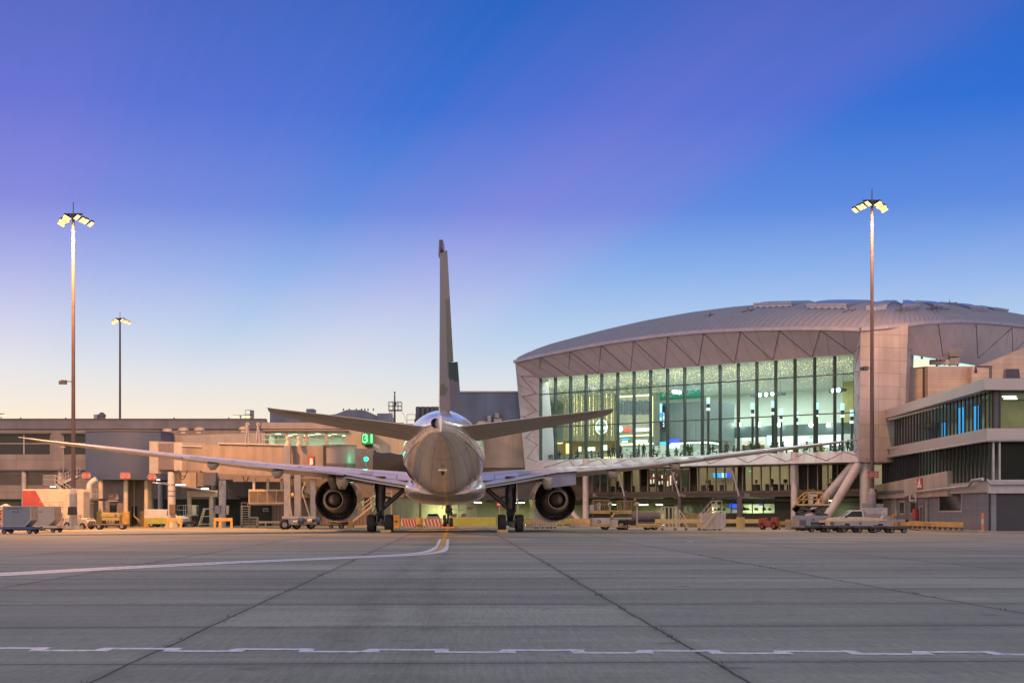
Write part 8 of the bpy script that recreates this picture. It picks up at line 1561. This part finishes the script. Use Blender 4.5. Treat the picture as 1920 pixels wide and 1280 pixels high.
x, z = lp_(1188, 938); MB().tube((x, -1.5, z), (x, -1.5, z + .18), .08, n=10).build('beacon', M['orange'], ld)
mb = MB()
for i in range(7): x, z = lp_(1158 + i * 3, 986.5); mb.prism([(0, -.08), (.07, -.08), (.14, .08), (.07, .08)], (x, -1.512, z), (1, 0, 0), (0, 0, 1), (0, .008, 0))
mb.build('hazard_marks', M['black'], ld); mb = MB(); x, z = lp_(1122, 977.5); mb.lathe([(.1, 0), (.17, 0), (.17, -.02), (.1, -.02)], (x, -1.51, z), (0, 1, 0), 20); mb.build('round_logo', M['blue'], ld)
for px, r_ in ((1134, .38), (1163, .42), (1171, .3), (1213, .26), (1226, .26)):
    for y in (-1.2, 1.2): wheel(ld, (lp_(px, 0)[0], y, r_), r_, .26, ax=(0, 1, 0))
bt = thing('equipment_trailer', 'dark rounded machinery standing in the lit olive bay behind the loader', 'machinery', PM(1212, 171)); MB().lathe([(0, -1.6), (.5, -1.55), (.62, -1.3), (.62, 1.3), (.5, 1.55), (0, 1.6)], (0, 0, 1.15), (1, 0, 0), 20).build('drum', M['dgrey'], bt, smooth=40); MB().box((-1.8, -.5, .35), (1.8, .5, .6)).build('frame', M['dgrey'], bt); MB().box((-2.0, -.4, .6), (-1.5, .4, 1.5)).build('engine_box', M['beam'], bt, bevel=.04)
for x in (-1.2, 1.2):
    for y in (-.45, .45): wheel(bt, (x, y, .25), .25, .14, ax=(0, 1, 0), n=14)
# --- scissor loader
sc2 = thing('scissor_loader', 'grey scissor loader with a raised yellow railed platform before the leaning columns', 'cargo loader', PM(1521, 140)); S2 = F / 140
def q2(px, py): return ((px - 1521) / S2, CH + (CY - py) / S2)
def sbox(px0, px1, py0, py1, y0, y1, mb=None): (a, z0), (b, z1) = q2(px0, py1), q2(px1, py0); return (mb or MB()).box((a, y0, z0), (b, y1, z1))
M['ldg'] = mat('loader_blue_grey', (.29, .30, .34), .45)
sbox(1490, 1516, 970.5, 988, -1.3, 1.3).build('cowl', M['ldg'], sc2, bevel=.05); sbox(1490, 1549, 966, 971.5, -1.35, 1.35).build('top_deck', M['ldg'], sc2, bevel=.03); sbox(1516, 1549, 971.5, 978, -1.3, 1.3).build('side_panel', M['ldg'], sc2, bevel=.02); sbox(1488, 1517, 988, 991.5, -1.35, 1.35).build('bumper', M['black'], sc2, bevel=.03); sbox(1517, 1553, 979, 985, -1.0, 1.0).build('chassis', M['dgrey'], sc2)
g_ = MB()
for i in range(8): (a, z) = q2(1494, 974 + i * 1.35); g_.box((a, -1.33, z - .05), (a + .6, -1.305, z))
g_.build('grille', M['dgrey'], sc2); mb = MB(); x, z = q2(1520.5, 973.2); mb.box((x - .1, -1.32, z - .1), (x + .1, -1.305, z + .1)); mb.build('blue_badge', M['blue'], sc2)
sbox(1493, 1551, 944.5, 947.5, -1.3, 1.3).build('platform', M['ochre'], sc2, bevel=.02); sbox(1496, 1550, 947.5, 950.5, -1.1, 1.1).build('platform_beam', M['black'], sc2); mb = MB()
for y in (-1.0, 1.0):
    for a, b in (((1495, 964), (1546, 951)), ((1497, 951), (1548, 965.5))): (x0, z0), (x1, z1) = q2(*a), q2(*b); mb.beam((x0, y, z0), (x1, y, z1), .2, .26, up=(0, 1, 0))
mb.build('scissor_arms', M['dsteel'], sc2); mb = MB(); (x0, z0), (x1, z1) = q2(1521, 959), q2(1549, 950); mb.tube((x0, 0, z0), (x1, 0, z1), .12, n=10); mb.build('lift_ram', M['ochre'], sc2)
mb = MB()
for y in (-1.25, 1.25):
    pts = [q2(*p) for p in ((1501, 944.5), (1501, 934), (1511, 925), (1517, 922.5), (1537, 922.5), (1537, 944))]
    for a, b in zip(pts, pts[1:]): mb.tube((a[0], y, a[1]), (b[0], y, b[1]), .05, n=8)
    for p, r_ in (((1501, 935), (1548.5, 935.5)), ((1537, 924.5), (1548.5, 924.5)), ((1548.5, 924.5), (1548.5, 944)), ((1511, 926), (1511, 944)), ((1501, 943), (1513, 930))): a, b = q2(*p), q2(*r_); mb.tube((a[0], y, a[1]), (b[0], y, b[1]), .035, n=6)
mb.build('platform_railing', mat('ochre_rail', (.58, .38, .10), .5), sc2); sbox(1513, 1520, 929, 944.5, -1.2, -.8).build('control_column', M['ldw'], sc2, bevel=.04); mb = MB(); x, z = q2(1521, 929); mb.prism([(-.5, -.1), (.1, -.12), (.42, .02), (.1, .16), (-.4, .12)], (x, -1.2, z), (1, 0, 0), (0, 0, 1), (0, .4, 0)); mb.build('control_hood', M['ldw'], sc2, bevel=.03); sbox(1532, 1536, 932, 942, -1.2, -1.0).build('extinguisher', M['red'], sc2, bevel=.03)
mb = MB()
for a, b in (((1484, 957), (1492, 949)), ((1486, 959), (1494, 951))): (x0, z0), (x1, z1) = q2(*a), q2(*b); mb.beam((x0, -1.1, z0), (x1, -1.1, z1), .5, .14, up=(0, 1, 0))
mb.build('hinged_ramp', M['black'], sc2)
for px, r_ in ((1500, .36), (1513, .36), (1538, .36)):
    for y in (-1.15, 1.15): wheel(sc2, (q2(px, 0)[0], y, r_), r_, .26, ax=(0, 1, 0))
# --- long grey transporter with a conveyor tube
tr = thing('belt_transporter', 'long low grey transporter with wheel cut-outs and a round ended conveyor', 'transporter', PM(1613, 133)); S3 = F / 133
def q3(px, py): return ((px - 1613) / S3, CH + (CY - py) / S3)
mb = MB(); po = [q3(*p) for p in ((1560, 977), (1667, 977), (1667, 985.5), (1652, 985.5), (1650, 981.2), (1636, 981.2), (1634, 985.5), (1590, 985.5), (1588, 980.5), (1574, 980.5), (1572, 985.5), (1560, 985.5))]; mb.prism(po, (0, -.9, 0), (1, 0, 0), (0, 0, 1), (0, 1.8, 0)); mb.build('body', M['ldg'], tr)
mb = MB(); a, b = q3(1539, 976.5), q3(1660, 974.5); mb.beam((a[0], 0, a[1]), (b[0], 0, b[1]), 1.5, .14); mb.build('conveyor_belt', M['ochre'], tr); mb = MB(); a, b = q3(1650, 975.5), q3(1697, 975.5); mb.beam((a[0], 0, a[1]), (b[0], 0, b[1]), 1.0, .22); mb.build('conveyor_boom', M['ldg'], tr, bevel=.02); mb = MB(); x, z = q3(1697.5, 975.5); mb.tube((x, -.55, z), (x, .55, z), .13, n=18); mb.build('end_roller', M['rubber'], tr, smooth=40)
mb = MB(); x, z = q3(1609, 980.7); mb.lathe([(.0, 0), (.11, 0), (.11, -.02), (0, -.02)], (x, -.9, z), (0, 1, 0), 18); mb.build('blue_badge', M['blue'], tr); mb = MB(); x, z = q3(1655, 970); mb.prism([(-.2, -.15), (.5, -.15), (.5, 0), (.15, .2), (.05, .2)], (x, -.5, z), (1, 0, 0), (0, 0, 1), (0, 1, 0)); mb.build('seat_shell', M['ldg'], tr); mb = MB(); (x0, z0), (x1, z1) = q3(1653, 958), q3(1659, 974); mb.tube((x0, -.4, z1), (x0, -.4, z0), .03, n=6); mb.tube((x1, -.4, z1), (x1, -.4, z0), .03, n=6); mb.tube((x0, -.4, z0), (x1, -.4, z0), .03, n=6); mb.build('grab_hoop', M['white'], tr)
lbx = MB(); (x0, z0), (x1, z1) = q3(1662, 976), q3(1672, 966); lbx.box((x0, -.4, z0), (x1, .4, z1)); lbx.build('wooden_box', M['wood'], tr)
for px in (1581, 1643):
    for y in (-.78, .78): wheel(tr, (q3(px, 0)[0], y, .3), .3, .2, ax=(0, 1, 0))
# --- train of empty dollies: one built, the rest copies
d0 = dolly(PM(1532, 130), 'first empty dark dolly of the train, nearest the scissor loader', R(-4), mat('dolly_navy', (.035, .04, .06), .5), 1.85, 1.5, 'empty dollies parked in a train')
for i, (px, d, lab) in enumerate(((1562, 129, 'second empty dark dolly of the train, below the pickup nose'), (1592, 127.8, 'third empty dark dolly of the train, below the transporter badge'), (1622, 126.8, 'fourth empty dark dolly of the train, below the mast foot'), (1652, 125.8, 'fifth empty dark dolly of the train, one before the last'), (1683, 124.6, 'last empty dark dolly of the train, nearest the pier'))): dup(d0, PM(px, d), R(-5 - i), lab)
mc = thing('mast_cabinet', 'grey cabinets with a yellow arrow mark strapped to the right mast foot', 'cabinet', PM(1636, 148.3)); MB().box((-1.0, -.3, .9), (-.15, .2, 2.55)).build('cabinet', M['grey'], mc, bevel=.03); MB().box((.35, -.3, .9), (1.0, .2, 2.45)).build('cabinet', M['grey'], mc, bevel=.03); MB().box((-.9, -.2, 0), (.9, .2, .9)).build('plinth', M['concrete'], mc); MB().prism([(.45, 1.85), (.62, 2.0), (.62, 1.95), (.85, 1.95), (.85, 1.75), (.62, 1.75), (.62, 1.7)], (0, -.315, 0), (1, 0, 0), (0, 0, 1), (0, .01, 0)).build('arrow_mark', mat('lime_mark', (.5, .6, .05), .5), mc)
